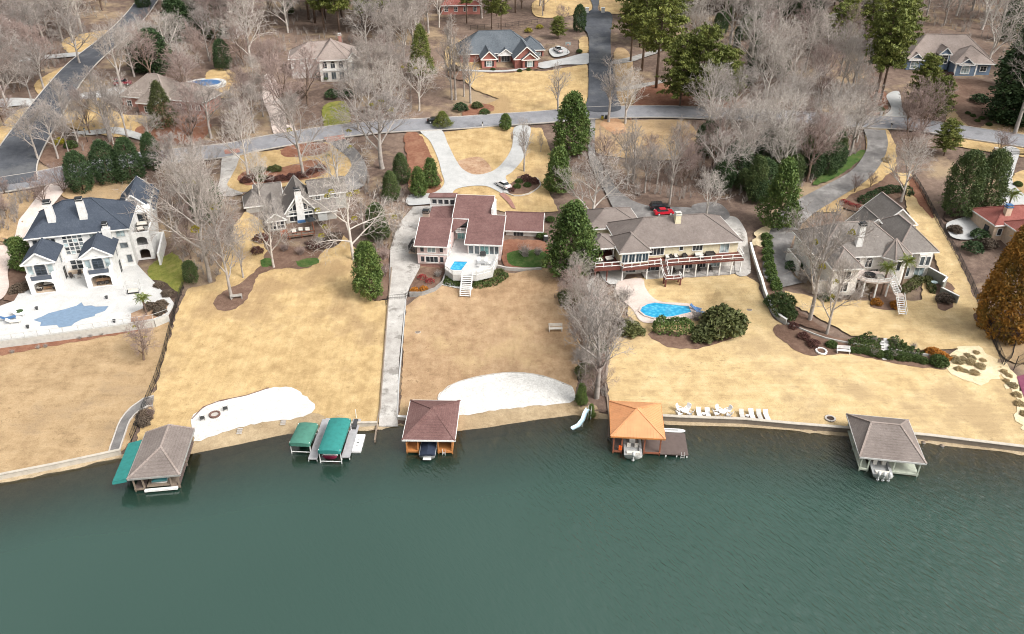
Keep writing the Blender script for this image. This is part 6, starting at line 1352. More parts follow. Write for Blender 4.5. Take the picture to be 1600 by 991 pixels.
o = thing('air_conditioner', 'grey outdoor air unit by the pink house right wing', 'machine', at_px(853,376)); MB().box(-.5,.5,-.5,.5,0,1.0).build('case','charcoal',o); MB().disc((0,0),.4,1.003,1.05,14).build('fan_grille','engine',o)
o = thing('garden_globe', 'white globe lamp at the foot of the lower magnolia', 'lamp', at_px(580,458)); MB().tube([(0,0,0),(0,0,.8)],[.05,.05],6).build('stem','charcoal',o)
mb = MB()
for i in range(7):
    for j in range(12): a = math.pi*i/6; b_ = 2*math.pi*j/12; mb.v.append((.33*math.sin(a)*math.cos(b_),.33*math.sin(a)*math.sin(b_),1.1+.33*math.cos(a)))
for i in range(6):
    for j in range(12): mb.f.append((i*12+j,(i+1)*12+j,(i+1)*12+(j+1) % 12,i*12+(j+1) % 12))
mb.build('globe','white_plastic',o,True)
hs_ = thing('hillside_steps', 'pale stone steps between the clipped lakeside hedges', 'steps', at_px(1385,560))
for k in range(7):
    p = G(1385+ -.6*k, 562-4.4*k)-hs_.location+Vector((0,0,.1)); MB().box(p.x-.75,p.x+.75,p.y-.22,p.y+.3,p.z-.3,p.z+.14).build('step','concrete_white',hs_)
o = thing('bird_bath', 'pale blue round bird bath beside the stucco house screen wall', 'bird bath', at_px(1458,448)); MB().disc((0,0),.12,0,.8,10,.1).build('stem','stone_edge',o); MB().disc((0,0),.4,.8,.95,14,.62).build('bowl','glass_pale',o)
# ------------------------------------------------------------------ plants: prototypes
TAU = 2*math.pi
def rot_from(d, ang, az):
    d = d.normalized(); k = Vector((0,0,1)) if abs(d.z) < .9 else Vector((1,0,0))
    r = d.cross(k).normalized(); t = r.cross(d)
    return (d*math.cos(ang) + (r*math.cos(az)+t*math.sin(az))*math.sin(ang)).normalized()
def bare_tree(seed, trunk=.30, nl=9, spread=(.5,.95), wide=1.0, upright=.25, nsub=(6,5,5), stems=1, twr=.8):
    """leafless hardwood 10 units tall; returns limbs mesh, twig mesh"""
    R = random.Random(seed); limbs = MB(); twigs = MB()
    def grow(p, d, ln, r, lv):
        n = (6, 5, 4, 3, 2)[lv]; pts = [p]; dirs = [d]; rads = [r]
        for i in range(n):
            wob = (.07, .20, .28, .34, .4)[lv]
            d = (d + Vector((R.uniform(-wob,wob), R.uniform(-wob,wob), R.uniform(-wob,wob) + upright*(.05,.16,.14,.10,.08)[lv]))).normalized()
            p = p + d*(ln/n); pts.append(p); dirs.append(d); rads.append(r*(1-(i+1)/n*(.72 if lv < 3 else .8)))
        sd = (8, 6, 4, 3, 3)[lv]
        (limbs if lv < 2 else twigs).tube(pts, rads, sd, cap=False)
        if lv == 4: return
        k = (nl, *nsub)[lv]; st = (trunk, .25, .2, .15)[lv]
        for i in range(k):
            t = st + (1-st)*((i+R.uniform(.1,.9))/k); f = t*n; j = min(int(f), n-1); q = pts[j].lerp(pts[j+1], f-j); rr = rads[j]+(rads[j+1]-rads[j])*(f-j)
            a = R.uniform(*spread)*(1.0, .95, 1.0, 1.0)[lv]; az_ = i*2.399+R.uniform(-.5,.5)
            c = rot_from(dirs[j+1], a, az_)
            l2 = ln*(.62*(1.25-.55*t)*wide, .55*(1.15-.4*t), .52, .5)[lv]*R.uniform(.75,1.2)
            grow(q, c, l2, max(rr*.66, .018), lv+1)
        if lv < 3: grow(pts[-1], dirs[-1], ln*.3, rads[-1]*.95, lv+1)
    for s in range(stems):
        d = Vector((0,0,1)) if stems == 1 else rot_from(Vector((0,0,1)), R.uniform(.15,.42), s*TAU/stems+R.uniform(-.3,.3))
        b = Vector((0,0,-.15)) if stems == 1 else Vector((d.x*.15, d.y*.15, -.1))
        grow(b, d, 7.4, .215 if stems == 1 else .11, 0)
    mz = max(v_[2] for v_ in twigs.v); k = 10/mz
    for m_ in (limbs, twigs): m_.v = [(a*k, b_*k, c*k) for a, b_, c in m_.v]
    return limbs, twigs
def leaf_clump(mb, R, c, rad, n, size, flat=1.0, up=0.0, asp=.5):
    for _ in range(n):
        o = Vector((R.gauss(0,.5), R.gauss(0,.5), R.gauss(0,.5)*flat))*rad; q = c+o
        d = Vector((R.uniform(-1,1), R.uniform(-1,1), R.uniform(-.6,.9)+up)).normalized()
        s_ = d.cross(Vector((R.uniform(-1,1),R.uniform(-1,1),R.uniform(-1,1)))).normalized()
        l_ = size*R.uniform(.7,1.3); w_ = l_*asp
        a = q-d*(l_/2); b_ = q+d*(l_/2)
        mb.add([a-s_*w_*.2, q-s_*(w_/2), b_, q+s_*(w_/2)], [(0,1,2,3)])
def crown_tree(seed, profile, h0, h1, nclump, per, rad, size, flat=1, trunk_r=.2, limbs=14, lump=.25, fillin=.55, up=0, asp=.5, tilt=.0):
    """evergreen 10 units tall: leafy crown following profile(t) with uneven lobes, plus trunk and limbs"""
    R = random.Random(seed); tr = MB(); cr = MB(); top = h1
    ph = [R.uniform(0,TAU) for _ in range(6)]
    def radius(t, a): return profile(t)*(1 + lump*(.5*math.sin(2*a+ph[0]+t*5)+.3*math.sin(3*a+ph[1]-t*8)+.35*math.sin(5*a+ph[2]+t*13)))
    tr.tube([(0,0,-.2),(R.uniform(-.05,.05),R.uniform(-.05,.05),h1*.4),(R.uniform(-.15,.15),R.uniform(-.15,.15),h1*.72),(0,0,h1*.95)], [trunk_r,trunk_r*.8,trunk_r*.5,trunk_r*.1], 7)
    for i in range(limbs):
        t = R.uniform(.02,.85); a = i*2.399; r = radius(t,a)*.8; z = h0+(h1-h0)*t
        tr.tube([(0,0,z-r*.25),(math.cos(a)*r*.5,math.sin(a)*r*.5,z-r*.02),(math.cos(a)*r,math.sin(a)*r,z+r*.06)], [trunk_r*.32,trunk_r*.2,trunk_r*.05], 4, False)
    for i in range(nclump):
        t = R.random()**.85; a = R.uniform(0,TAU); rr = radius(t,a)*(R.uniform(fillin,1.0)**.6)
        c = Vector((math.cos(a)*rr, math.sin(a)*rr, h0+(h1-h0)*t+R.uniform(-.2,.2)))
        leaf_clump(cr, R, c, rad*R.uniform(.7,1.3), per, size, flat, up, asp)
    return tr, cr
def pine_tree(seed, h0=3.4, wide=2.4, nb=46, dome=False):
    """pine 10 units tall: bare lower trunk, whorled limbs carrying needle tufts in separate plates"""
    R = random.Random(seed); tr = MB(); cr = MB()
    tr.tube([(0,0,-.2),(.04,.02,4),(-.06,.05,7),(0,0,9.6)], [.17,.14,.09,.03], 7)
    for i in range(nb):
        t = (i+R.random())/nb; z = h0+(9.7-h0)*t; a = i*2.399+R.uniform(-.4,.4); ln = wide*((math.sin(math.pi*min(1,.25+.75*t))**.7)*(1.02-.55*t) if not dome else math.sqrt(max(.05,1-((t-.3)/.74)**2)))*R.uniform(.6,1.12)
        e = Vector((math.cos(a)*ln, math.sin(a)*ln, z+ln*R.uniform(-.02,.22)))
        tr.tube([(0,0,z-.1),(e.x*.5,e.y*.5,(z+e.z)/2-.05),tuple(e)], [.045,.03,.012], 3, False)
        for k in range(max(4, int(ln*5.5))):
            f = R.uniform(.35,1.08); c = Vector((e.x*f+R.gauss(0,.22), e.y*f+R.gauss(0,.22), z+(e.z-z)*f+R.gauss(.06,.10)))
            leaf_clump(cr, R, c, .34, 9, .40, .5, .25, .36)
    return tr, cr
def bush(seed, n=420, size=.22, flat=1.0, rough=.12, up=0, asp=.55, base=0.0):
    """shrub of unit radius sitting on the ground"""
    R = random.Random(seed); mb = MB(); ph = [R.uniform(0,TAU) for _ in range(4)]
    for i in range(n):
        a = R.uniform(0,TAU); zc = R.uniform(-.15,1); r = math.sqrt(max(0,1-max(0,zc)**2))*(1+rough*math.sin(3*a+ph[0])+rough*math.sin(5*a+ph[1]+3*zc))*R.uniform(.72,1.02)
        c = Vector((math.cos(a)*r, math.sin(a)*r, .35*flat+max(zc,-.3)*flat*(1+rough*math.sin(4*a+ph[2]))*.95))
        leaf_clump(mb, R, c, .10, 3, size, 1, up, asp)
    return mb
def twig_bush(seed, n=60, asp=1.0):
    R = random.Random(seed); mb = MB()
    for i in range(n):
        a = R.uniform(0,TAU); r = R.uniform(.2,1); p = Vector((R.gauss(0,.15),R.gauss(0,.15),0)); e = Vector((math.cos(a)*r*.9, math.sin(a)*r*.9, R.uniform(.7,1.6)*asp)); m_ = (p+e)/2+Vector((R.gauss(0,.12),R.gauss(0,.12),.15))
        mb.tube([p,m_,e], [.03,.02,.006], 3, False)
        for k in range(4):
            q = m_.lerp(e, R.random()); mb.tube([q, q+Vector((R.gauss(0,.22),R.gauss(0,.22),R.uniform(.05,.4)))], [.013,.004], 3, False)
    return mb
def cone_prof(b, p=1.0): return lambda t: b*(1-t)**p*(min(1, t*7+.45))
def egg_prof(b, k=.35): return lambda t: b*math.sqrt(max(0, 1-((t-k)/(1-k if t > k else k*1.35))**2))+.05
PROTO = {}
def reg(name, pair, m0, m1): PROTO[name] = (pair[0].mesh(name+'_trunk', m0, True) if pair[0] else None, pair[1].mesh(name+'_crown', m1))
for i in range(4): reg('oak%d' % i, bare_tree(11+i, .28, 9, (.45,.92), .95, .3, (7,5,5)), 'bark_grey', 'twig_grey')
for i in range(2): reg('pink%d' % i, bare_tree(31+i, .16, 11, (.42,.82), .9, .42, (7,5,6)), 'bark_brown', 'twig_pink')
for i in range(2): reg('pale%d' % i, bare_tree(51+i, .24, 9, (.5,.97), 1.0, .28, (7,5,4)), 'bark_pale', 'twig_pale')
for i in range(2): reg('slim%d' % i, bare_tree(71+i, .3, 12, (.4,.75), .6, .5, (5,4,4)), 'bark_grey', 'twig_grey')
reg('sycamore0', bare_tree(91, .2, 8, (.65,1.15), 1.25, .15, (6,5,4)), 'bark_pale', 'twig_pale')
reg('multi0', bare_tree(95, .12, 6, (.4,.8), .7, .5, (5,4,4), 5), 'bark_brown', 'twig_pink')
for i in range(2): reg('pine%d' % i, pine_tree(120+i, 3.2+.6*i, 2.5, 62, True), 'bark_brown', 'leaf_pine')
reg('bushpine0', pine_tree(125, 1.6, 3.5, 120, True), 'bark_brown', 'leaf_pine'); reg('conepine0', crown_tree(127, cone_prof(3.4,.6), .9, 10, 900, 10, .42, .36, .7, .18, 26, .22, .6, .2, .34), 'bark_brown', 'leaf_pine')
for i in range(2): reg('magnolia%d' % i, crown_tree(130+i, lambda t: 3.25*(1-t)**.45*min(1, t*4+.5)+.12, .5, 10, 780, 13, .46, .42, .8, .22, 22, .34, .5, .25, .5), 'bark_brown', 'leaf_magnolia')
reg('holly0', crown_tree(140, egg_prof(3.4,.3), .1, 10, 1300, 10, .45, .36, .9, .2, 8, .15, .66, .1, .5), 'bark_brown', 'leaf_holly')
reg('ivy0', crown_tree(143, egg_prof(1.9,.35), .1, 9.6, 850, 10, .45, .34, .9, .2, 16, .3, .5, .1, .5), 'bark_brown', 'leaf_holly')
reg('cedar0', crown_tree(145, cone_prof(3.6,.6), .1, 10, 1100, 10, .42, .36, .8, .2, 20, .2, .6, .3, .36), 'bark_brown', 'leaf_cedar')
for i in range(2): reg('cypress%d' % i, crown_tree(150+i, egg_prof(2.7,.25), .1, 10, 1200, 11, .40, .38, .8, .2, 10, .26, .6, .5, .34), 'bark_brown', 'leaf_cypress')
reg('amber0', crown_tree(155, egg_prof(3.0,.28), .1, 10, 2300, 11, .34, .34, .8, .2, 10, .1, .72, .4, .4), 'bark_brown', 'leaf_amber')
BU = {}
for nm, sd_, mt, kw in [('box',201,'leaf_box',dict(rough=.04,n=800)),('olive',203,'leaf_olive',dict(n=900)),('dark',204,'leaf_holly',dict()),('brown',205,'leaf_brown',dict(size=.22,n=800)),('maroon',206,'leaf_maroon',dict(size=.2)),('rust',207,'leaf_rust',dict(size=.24)),('yellow',208,'leaf_yellow',dict()),('green',209,'leaf_magnolia',dict(size=.3)),('red',210,'leaf_red',dict(n=160)),('tuft',211,'leaf_grass',dict(up=1.4,asp=.16,size=.6,n=420)),('cypressy',212,'leaf_cypress',dict(up=.6,asp=.3,size=.32))]:
    BU[nm] = bush(sd_, **kw).mesh(nm+'_bush', mt)
BU['twig'] = twig_bush(220).mesh('twig_bush', 'twig_grey'); BU['twigpink'] = twig_bush(221, 80).mesh('twig_bush', 'twig_pink')
mist = bush(230, 60, .42, 1.0, .1).mesh('mistletoe', 'leaf_yellow')
RT = random.Random(5)
def tree(kind, x, y, top, label, cat='tree', group=None, wide=1.0, lean=(0,0), name=None, mistl=0, world=None, h=None, rz=None):
    p = G(x, y) if world is None else world
    h = h or height_to(p, top)
    v = [k for k in PROTO if k.rstrip('0123456789') == kind]; pr = PROTO[v[RT.randrange(len(v))]]
    nm = name or dict(oak='bare_tree', pink='bare_tree', pale='bare_tree', slim='bare_tree', sycamore='sycamore_tree', multi='bare_tree', pine='pine_tree', bushpine='pine_tree', conepine='pine_tree', magnolia='magnolia_tree', holly='holly_tree', ivy='ivy_covered_tree', cedar='cedar_tree', cypress='cypress_tree', amber='cypress_tree')[kind]
    s = h/10; o = thing(nm, label, cat, p, RT.uniform(0,TAU) if rz is None else rz, group, (s*wide, s*wide, s))
    if lean != (0,0): o.rotation_euler = (math.radians(lean[1]), math.radians(lean[0]), o.rotation_euler.z)
    inst(pr[0], 'trunk', o); inst(pr[1], 'crown', o)
    if mistl:
        me = pr[1]; vs_ = me.vertices; R = random.Random(int(x*7+y))
        for k in range(mistl):
            c = vs_[R.randrange(len(vs_))].co; q = inst(mist, 'mistletoe', o); q.location = c*.82; q.location.z = max(4, c.z*.9); q.scale = (.3/wide**.5,)*3
    return o
def shrub(kind, x, y, r, label, h=1.0, group=None, name='shrub', cat='shrub', world=None, asp=1.0, rz=None):
    p = G(x, y) if world is None else world
    o = bpy.data.objects.new(name, BU[kind]); COL.objects.link(o); o.location = p - Vector((0,0,.05)); o.rotation_euler = (0,0,RT.uniform(0,TAU) if rz is None else rz); o.scale = (r*asp, r, r*h*.75)
    return tag(o, label, cat, group)

# ------------------------------------------------------------------ trees one can tell apart
for k, x, y, t, lab, w_, mi in [
 ('oak',328,438,212,'tall leaning bare tree between the white mansion and the golden lawn',.85,2),
 ('oak',362,467,318,'bare tree standing beside the bench in the long mulch bed',.9,0),
 ('slim',380,434,355,'small thin bare tree uphill from the bench',.9,0),
 ('pale',428,418,296,'pale bare tree in front of the shingled house beside the stairs',.85,0),
 ('sycamore',553,406,262,'wide white sycamore with mistletoe beside the shingled house',1.05,9),
 ('pale',536,318,205,'pale bare tree behind the right end of the shingled house',1.1,2),
 ('pale',408,318,222,'pale bare tree behind the left end of the shingled house',.9,0),
 ('pale',388,276,150,'tall pale bare tree at the left end of the loop drive island',.95,0),
 ('oak',474,276,140,'tall bare tree in the mulch island behind the shingled house',.95,1),
 ('oak',597,262,142,'broad bare tree between the loop drive and the Y shaped driveway',1.6,5),
 ('oak',560,205,95,'bare tree on the road edge left of the broad mistletoe tree',1.0,0),
 ('pale',655,172,85,'pale crooked bare tree by the road above the Y shaped driveway',.95,2),
 ('slim',819,268,180,'slim bare tree ringed with stone beside the Y shaped driveway',.9,0),
 ('slim',872,175,92,'bare tree alone on the brick house lawn',1.1,0),
 ('slim',951,191,84,'slim oval bare tree in the orange straw bed by the road',1.15,0),
 ('pale',977,193,92,'bare tree at the road corner right of the straw bed',1.05,0),
 ('slim',989,285,185,'bare trunk in the dull lawn behind the cream house',.9,0),
 ('slim',1046,318,176,'tall thin bare tree standing behind the cream house',.75,0),
 ('pale',925,352,226,'big pale spreading bare tree left of the cream house',1.25,0),
 ('pale',1104,338,258,'silver bare tree behind the right end of the cream house',1.15,0),
 ('oak',1265,500,316,'big bare tree in front of the stucco house turnaround',.78,3),
 ('oak',1292,520,392,'second bare tree below the stucco house, spreading to the right',.9,2),
 ('pale',1408,314,202,'pale bare tree behind the stucco house garage',1.05,0),
 ('slim',932,622,440,'tallest lakeside bare tree left of the orange boathouse',1.1,0),
 ('slim',946,590,458,'bare tree right of the tallest lakeside tree',.85,0),
 ('pale',918,560,455,'crooked bare tree in the brush strip above the water slide',.8,0),
 ('oak',905,512,425,'bare tree at the top of the brush strip near the wooden bench swing',.9,0),
 ('pale',968,512,450,'low bare tree with drooping limbs left of the blue pool',1.2,0),
 ('pink',225,563,492,'small bare tree with yellow mistletoe below the retaining wall',1.2,4),
 ('oak',171,218,100,'bare street tree beside the lamp post',.9,0),
 ('oak',199,215,112,'bare street tree just left of the cedar',.85,0),
 ('oak',91,248,150,'bare tree on the verge of the dark diagonal road',1.0,0),
 ('oak',107,238,170,'thin bare tree next to the low green shrubs by the dark road',.8,0),
 ('oak',60,250,158,'bare tree leaning over the dark diagonal road',1.0,0),
 ('pink',300,235,120,'bushy bare tree behind the dark hollies',1.1,0),
 ('oak',280,300,205,'bare tree right behind the mansion garage wing',1.1,0),
 ('pale',310,352,225,'pale bare tree in the brush right of the white mansion',.8,2),
 ('oak',345,395,260,'grey bare tree in the brush between mansion and shingled house',.7,0),
 ('pink',262,268,215,'low pinkish tree beside the mansion garage wing',1.3,0),
 ('multi',218,335,300,'small bare tree behind the mansion garage wing roof',1.0,0),
 ('multi',100,300,255,'bare crepe myrtle beside the pink mansion driveway',1.3,0),
 ('multi',70,318,270,'second bare crepe myrtle down the pink mansion driveway',1.3,0),
 ('pink',452,195,70,'large pinkish bare tree left of the arcade house',1.3,0),
 ('pink',480,165,60,'pinkish bare tree in front of the arcade house left roof',1.2,0),
 ('oak',585,150,45,'grey bare tree right of the arcade house',1.1,0),
 ('oak',612,150,60,'grey bare tree between the arcade house and the cone shaped pine',1.0,0),
 ('slim',712,155,20,'tall twin bare tree left of the brick house',.7,0),
 ('slim',706,155,28,'tall bare tree nearest the cone shaped pine',.7,0),
 ('slim',735,160,55,'bare tree at the left corner of the brick house',.9,0),
 ('slim',725,150,60,'slender bare tree in front of the brick house left wing',.8,0),
 ('pink',880,45,2,'bare tree beside the cul de sac',1.0,0),
 ('pink',1420,250,168,'pinkish bare tree by the stucco house drive entrance',1.0,0),
 ('multi',1335,300,272,'small bare shrub tree in the red flower bed',1.0,0),
 ('multi',1360,292,268,'second small bare shrub tree above the red flower bed',1.0,0),
 ('multi',1562,238,200,'bare crepe myrtle by the iron gate',1.2,0),
 ('multi',1440,205,120,'multi stemmed bare tree beside the road across from the gate',1.1,0),
 ('multi',1418,205,130,'bare multi stemmed tree at the end of the blue house drive',1.0,0),
 ('oak',1585,210,20,'pale bare tree with ivy at the right edge',.9,0),
 ('pale',1540,110,-40,'pale bare tree behind the blue house right corner',.9,0),
 ('multi',230,555,528,'thin bare sapling beside the retaining wall tree',.5,0),
 ('multi',240,655,632,'thin bare shrub above the grey boathouse',.7,0),
 ('multi',800,222,205,'young bare tree on the right lawn of the Y shaped driveway',.5,0),
 ('slim',845,238,205,'young bare tree ringed with stones near the magnolia',1.0,0),
 ('oak',190,140,20,'bare tree above the brick house with the cedar',1.0,0),
 ('oak',125,100,8,'pale bare tree in the bend of the dark diagonal road',1.2,0),
 ('pink',295,150,65,'fan shaped pinkish tree behind the brick house with the cedar',1.4,0),
 ('oak',330,215,120,'pale bare tree with spread limbs above the loop drive',1.2,1),
 ('oak',365,205,135,'bare tree along the road above the loop drive',1.1,0),
 ('pink',425,130,50,'pinkish bare tree beside the pink drive of the arcade house',1.1,0),
 ]:
    tree(k, x, y, t, lab, wide=w_, mistl=mi)
for k, x, y, t, lab, w_ in [
 ('holly',130,297,238,'dark clipped holly, leftmost of the four by the mansion drive',.95),('holly',171,284,221,'dark clipped holly, second from the left by the mansion drive',.9),('holly',207,282,217,'dark clipped holly, third from the left by the mansion drive',.9),('holly',241,262,209,'dark clipped holly, rightmost of the four by the mansion drive',.75),
 ('cedar',258,198,128,'tall olive cedar in front of the brick house on the left',.95),('ivy',245,112,44,'broad dark evergreen above the brick house on the left',1.9),('ivy',222,112,62,'dark evergreen beside the dark diagonal road',1.8),('holly',350,108,62,'dark round evergreen by the golden pool lawn',.9),('ivy',282,62,-8,'ivy covered trunk at the upper left',1.5),
 ('conepine',660,124,40,'cone shaped green pine right of the arcade house',.85),('magnolia',893,242,146,'tall glossy magnolia by the road corner',.95),('magnolia',872,300,232,'lower magnolia at the edge of the pink house lawn',1.0),('magnolia',893,430,318,'big round magnolia between the pink and cream houses',1.0),('magnolia',578,463,380,'glossy magnolia at the lower end of the sycamore bed',.85),
 ('magnolia',655,306,262,'green evergreen left of the pair at the driveway fork',.95),('magnolia',674,292,248,'green evergreen right of the pair at the driveway fork',.95),('cypress',612,312,268,'dark evergreen mass behind the sycamore',1.0),('cypress',590,372,318,'dark evergreen under the sycamore limbs',1.1),('cypress',628,285,240,'dark evergreen below the broad mistletoe tree',1.0),
 ('pine',985,96,-20,'pine beside the cul de sac, leftmost of the roadside pines',.95),('pine',1003,110,-25,'pine in the roadside group left of the path',.95),('pine',1025,138,-18,'tall pine between the two grey paths',.95),('bushpine',1062,167,52,'dense green pine, left of the dense three by the road',.85),('bushpine',1092,170,38,'dense yellow green pine, tallest of the dense three by the road',.8),('bushpine',1128,167,72,'dense green pine, right of the dense three by the road',.95),
 ('pine',1366,160,-12,'leaning pine trunk left of the blue house drive',.85),('pine',1376,156,15,'second pine trunk left of the blue house drive',.85),('bushpine',1437,172,84,'pine in front of the blue house entry',.8),('bushpine',1462,190,118,'pine below the blue house arched window',.8),('bushpine',1475,242,186,'round yellow green pine by the road bend',1.0),
 ('ivy',1574,190,64,'dark ivy covered tree right of the blue house',1.5),('ivy',1592,195,90,'dark evergreen at the right edge beside the blue house',1.6),('magnolia',1214,357,250,'glossy magnolia beside the stucco house driveway',.8),('cypress',1496,333,238,'left one of two big dark cypresses by the pale driveway',1.0),('cypress',1537,326,236,'right one of two big dark cypresses by the pale driveway',.95),('amber',1568,522,348,'large amber orange cypress at the right edge',.78),
 ('cypress',1178,312,245,'dark evergreen behind the magnolia in the woods',.8),('holly',1150,280,220,'dark evergreen in the bare woods left of the magnolia',1.0),('holly',1105,240,190,'low dark evergreen in the woods by the road',1.1),('ivy',325,340,275,'dark evergreen brush behind the tall leaning bare tree',1.6),('cypress',300,440,408,'olive cypress shrub at the foot of the tall leaning tree',1.2),
 ('magnolia',40,420,372,'yellow green loquat left of the white mansion',1.2),('magnolia',878,262,236,'small magnolia under the tall glossy magnolia',1.0),('pine',768,45,-20,'pine behind the brick house, left of a row',.8),('pine',783,50,-22,'pine behind the brick house, right of a row',.8),('holly',905,48,8,'grey green juniper beside the cul de sac',.8),('bushpine',872,60,25,'rounded evergreen behind the white parked truck',1.1),
 ('conepine',692,199,174,'grey green juniper at the Y driveway mouth',1.9),('magnolia',790,202,178,'rounded evergreen at the right mouth of the Y driveway',1.3),
 ('magnolia',908,632,600,'yellow green willow shrub by the lakeside trees',.8),('magnolia',923,652,632,'bright green shrub overhanging the water by the slide',.9)]:
    tree(k, x, y, t, lab, wide=w_)
# woods that read as a mass of like trees: same label within a patch
ORD = 'first second third fourth fifth sixth seventh eighth ninth tenth eleventh twelfth thirteenth fourteenth fifteenth sixteenth seventeenth eighteenth nineteenth twentieth'.split() + ['twenty '+q_ for q_ in 'first second third fourth fifth sixth seventh eighth ninth'.split()] + ['thirtieth'] + ['thirty '+q_ for q_ in 'first second third fourth fifth sixth'.split()]
def woods(poly, n, kinds, label, group, hmin, hmax, seed, name=None, gap=4.0):
    R = random.Random(seed); got = []; tries = 0; made = []
    xs = [p[0] for p in poly]; ys = [p[1] for p in poly]
    while len(got) < n and tries < n*60:
        tries += 1; x, y = R.uniform(min(xs),max(xs)), R.uniform(min(ys),max(ys))
        if y < 1 or not -25 < x < 1630 or not inside((x,y), poly): continue
        p = G(x, y)
        if any((p-q).length < gap for q in got): continue
        got.append(p); kd = R.choice(kinds); made.append((kd, p, tree(kd, 0, 0, 0, label, group=group, world=p, h=R.uniform(hmin,hmax), wide=R.uniform(.85,1.2), name=name)))
    ADJ = dict(oak='grey', pale='pale', pink='pinkish', pine='tall pine', bushpine='bushy pine', holly='rounded', ivy='ivy clad', cypress='feathery', multi='many stemmed')
    for kd in set(kinds):
        row = sorted([m_ for m_ in made if m_[0] == kd], key=lambda m_: m_[1].x/m_[1].y); sz = len(row)
        for i, m_ in enumerate(row):
            m_[2]['label'] = f'{ORD[i]} {ADJ[kd]} {label}' + ' from left' if sz > 1 else f'{ADJ[kd]} {label}'
woods([(1085,195),(1340,200),(1345,235),(1290,268),(1240,300),(1150,310),(1100,290),(1090,240)], 22, ['pale','oak','pink','pale'], 'bare tree in woods between road and stucco house drive', 'bare trees in the woods below the road', 13, 19, 1)
woods([(1040,60),(1180,70),(1340,100),(1345,165),(1250,170),(1170,165),(1150,100),(1050,70)], 20, ['pale','oak','oak','pink'], 'bare tree in woods right of the dense roadside pines', 'bare trees in the woods above the road', 15, 22, 2)
woods([(1040,-30),(1420,-30),(1410,60),(1340,95),(1200,60),(1050,40)], 30, ['pale','oak','oak'], 'bare tree in woods along the top right', 'bare trees at the top right', 16, 24, 3, gap=4)
woods([(1410,-45),(1660,-45),(1660,60),(1560,55),(1410,30)], 16, ['oak','pale'], 'bare tree behind the blue house', 'bare trees behind the blue house', 16, 24, 4, gap=4)
woods([(0,-40),(190,-40),(150,45),(90,90),(0,150)], 34, ['oak','pale','oak','pink'], 'bare tree in woods at the upper left corner', 'bare trees at the upper left', 16, 23, 5, gap=4)
woods([(-60,100),(60,110),(90,120),(20,190),(-60,240)], 14, ['oak','oak','pink'], 'bare tree left of the dark diagonal road', 'bare trees left of the dark road', 12, 18, 6)
woods([(240,-40),(460,-40),(450,60),(390,110),(320,90),(260,40)], 28, ['oak','pale','pink'], 'bare tree in woods left of the arcade house', 'bare trees left of the arcade house', 15, 23, 7)
woods([(540,-40),(700,-40),(690,45),(640,110),(570,90),(560,40)], 18, ['oak','pale','oak'], 'bare tree in woods right behind the arcade house', 'bare trees behind the arcade house', 15, 23, 8)
woods([(440,-20),(620,-20),(600,55),(460,62)], 15, ['pine'], 'tree in the stand behind the arcade house', 'pines behind the arcade house', 18, 25, 9, gap=3.5)
woods([(375,100),(420,110),(420,215),(370,225)], 8, ['oak','pink'], 'bare tree beside the arcade house drive', 'bare trees by the arcade house drive', 11, 16, 10)
woods([(560,120),(650,110),(640,185),(560,195)], 9, ['oak','pale','pink'], 'bare tree between the arcade house and the road', 'bare trees below the arcade house', 11, 15, 11)
woods([(250,290),(330,280),(340,400),(300,420),(270,380)], 5, ['oak','pale','pink'], 'bare tree in brushy strip right of mansion', 'bare trees right of the mansion', 7, 12, 12, gap=3)
woods([(1000,-40),(1250,-40),(1240,20),(1010,30)], 14, ['pine'], 'tree along the top right of the cul de sac', 'pines at the top right', 15, 21, 13, gap=5)
woods([(1280,-30),(1420,-20),(1400,70),(1320,60)], 9, ['pine','bushpine'], 'tree in the group left of the blue house', 'pines left of the blue house', 14, 20, 14, gap=4)
woods([(1235,40),(1420,25),(1405,85),(1300,95),(1240,75)], 10, ['pine','pine','bushpine'], 'tree in the belt left of blue house', 'pines in the belt left of the blue house', 15, 21, 25, gap=4)
woods([(962,30),(1060,15),(1065,75),(990,85)], 7, ['pine'], 'tree between cul de sac and dense pines', 'pines by the cul de sac', 15, 20, 26, gap=4)
woods([(1060,8),(1240,8),(1230,40),(1070,45)], 8, ['pine','holly'], 'evergreen along the top right woods', 'evergreens at the top right', 10, 20, 27, gap=5)
woods([(700,-30),(870,-30),(860,25),(720,40)], 12, ['pink','oak','pine'], 'tree in the row behind the brick house', 'trees behind the brick house', 12, 18, 15, gap=5)
woods([(930,245),(1090,250),(1085,310),(1000,305),(940,290)], 10, ['pink','oak'], 'low bare tree in yard behind cream house', 'bare trees behind the cream house', 8, 13, 16)
woods([(880,440),(930,440),(945,600),(925,630),(900,560)], 9, ['pale','oak','pink'], 'bare tree in brush above the orange boathouse', 'bare trees in the lakeside strip', 6, 10, 17, gap=2.5)
woods([(1340,240),(1300,265),(1240,300),(1180,330),(1120,300),(1220,230)], 16, ['holly','cypress'], 'dark evergreen in woods below the road', 'evergreens in the woods below the road', 4, 8, 18)
woods([(200,-20),(470,-30),(460,40),(330,60),(230,60)], 18, ['ivy','holly','cypress'], 'dark evergreen in the upper left woods', 'evergreens in the upper left woods', 6, 11, 19)
woods([(1100,20),(1400,20),(1330,90),(1180,150)], 22, ['ivy','holly','cypress'], 'dark evergreen in woods above the road', 'evergreens in the woods above the road', 6, 11, 20)
woods([(190,120),(240,70),(320,75),(330,110),(300,130),(230,130)], 9, ['oak','pink','pale'], 'bare tree behind the left brick house', 'bare trees behind the left brick house', 12, 17, 22)
woods([(60,205),(95,180),(150,195),(250,205),(240,232),(120,225)], 8, ['oak','pink'], 'bare tree on mulch above the dark hollies', 'bare trees above the dark hollies', 9, 14, 23)
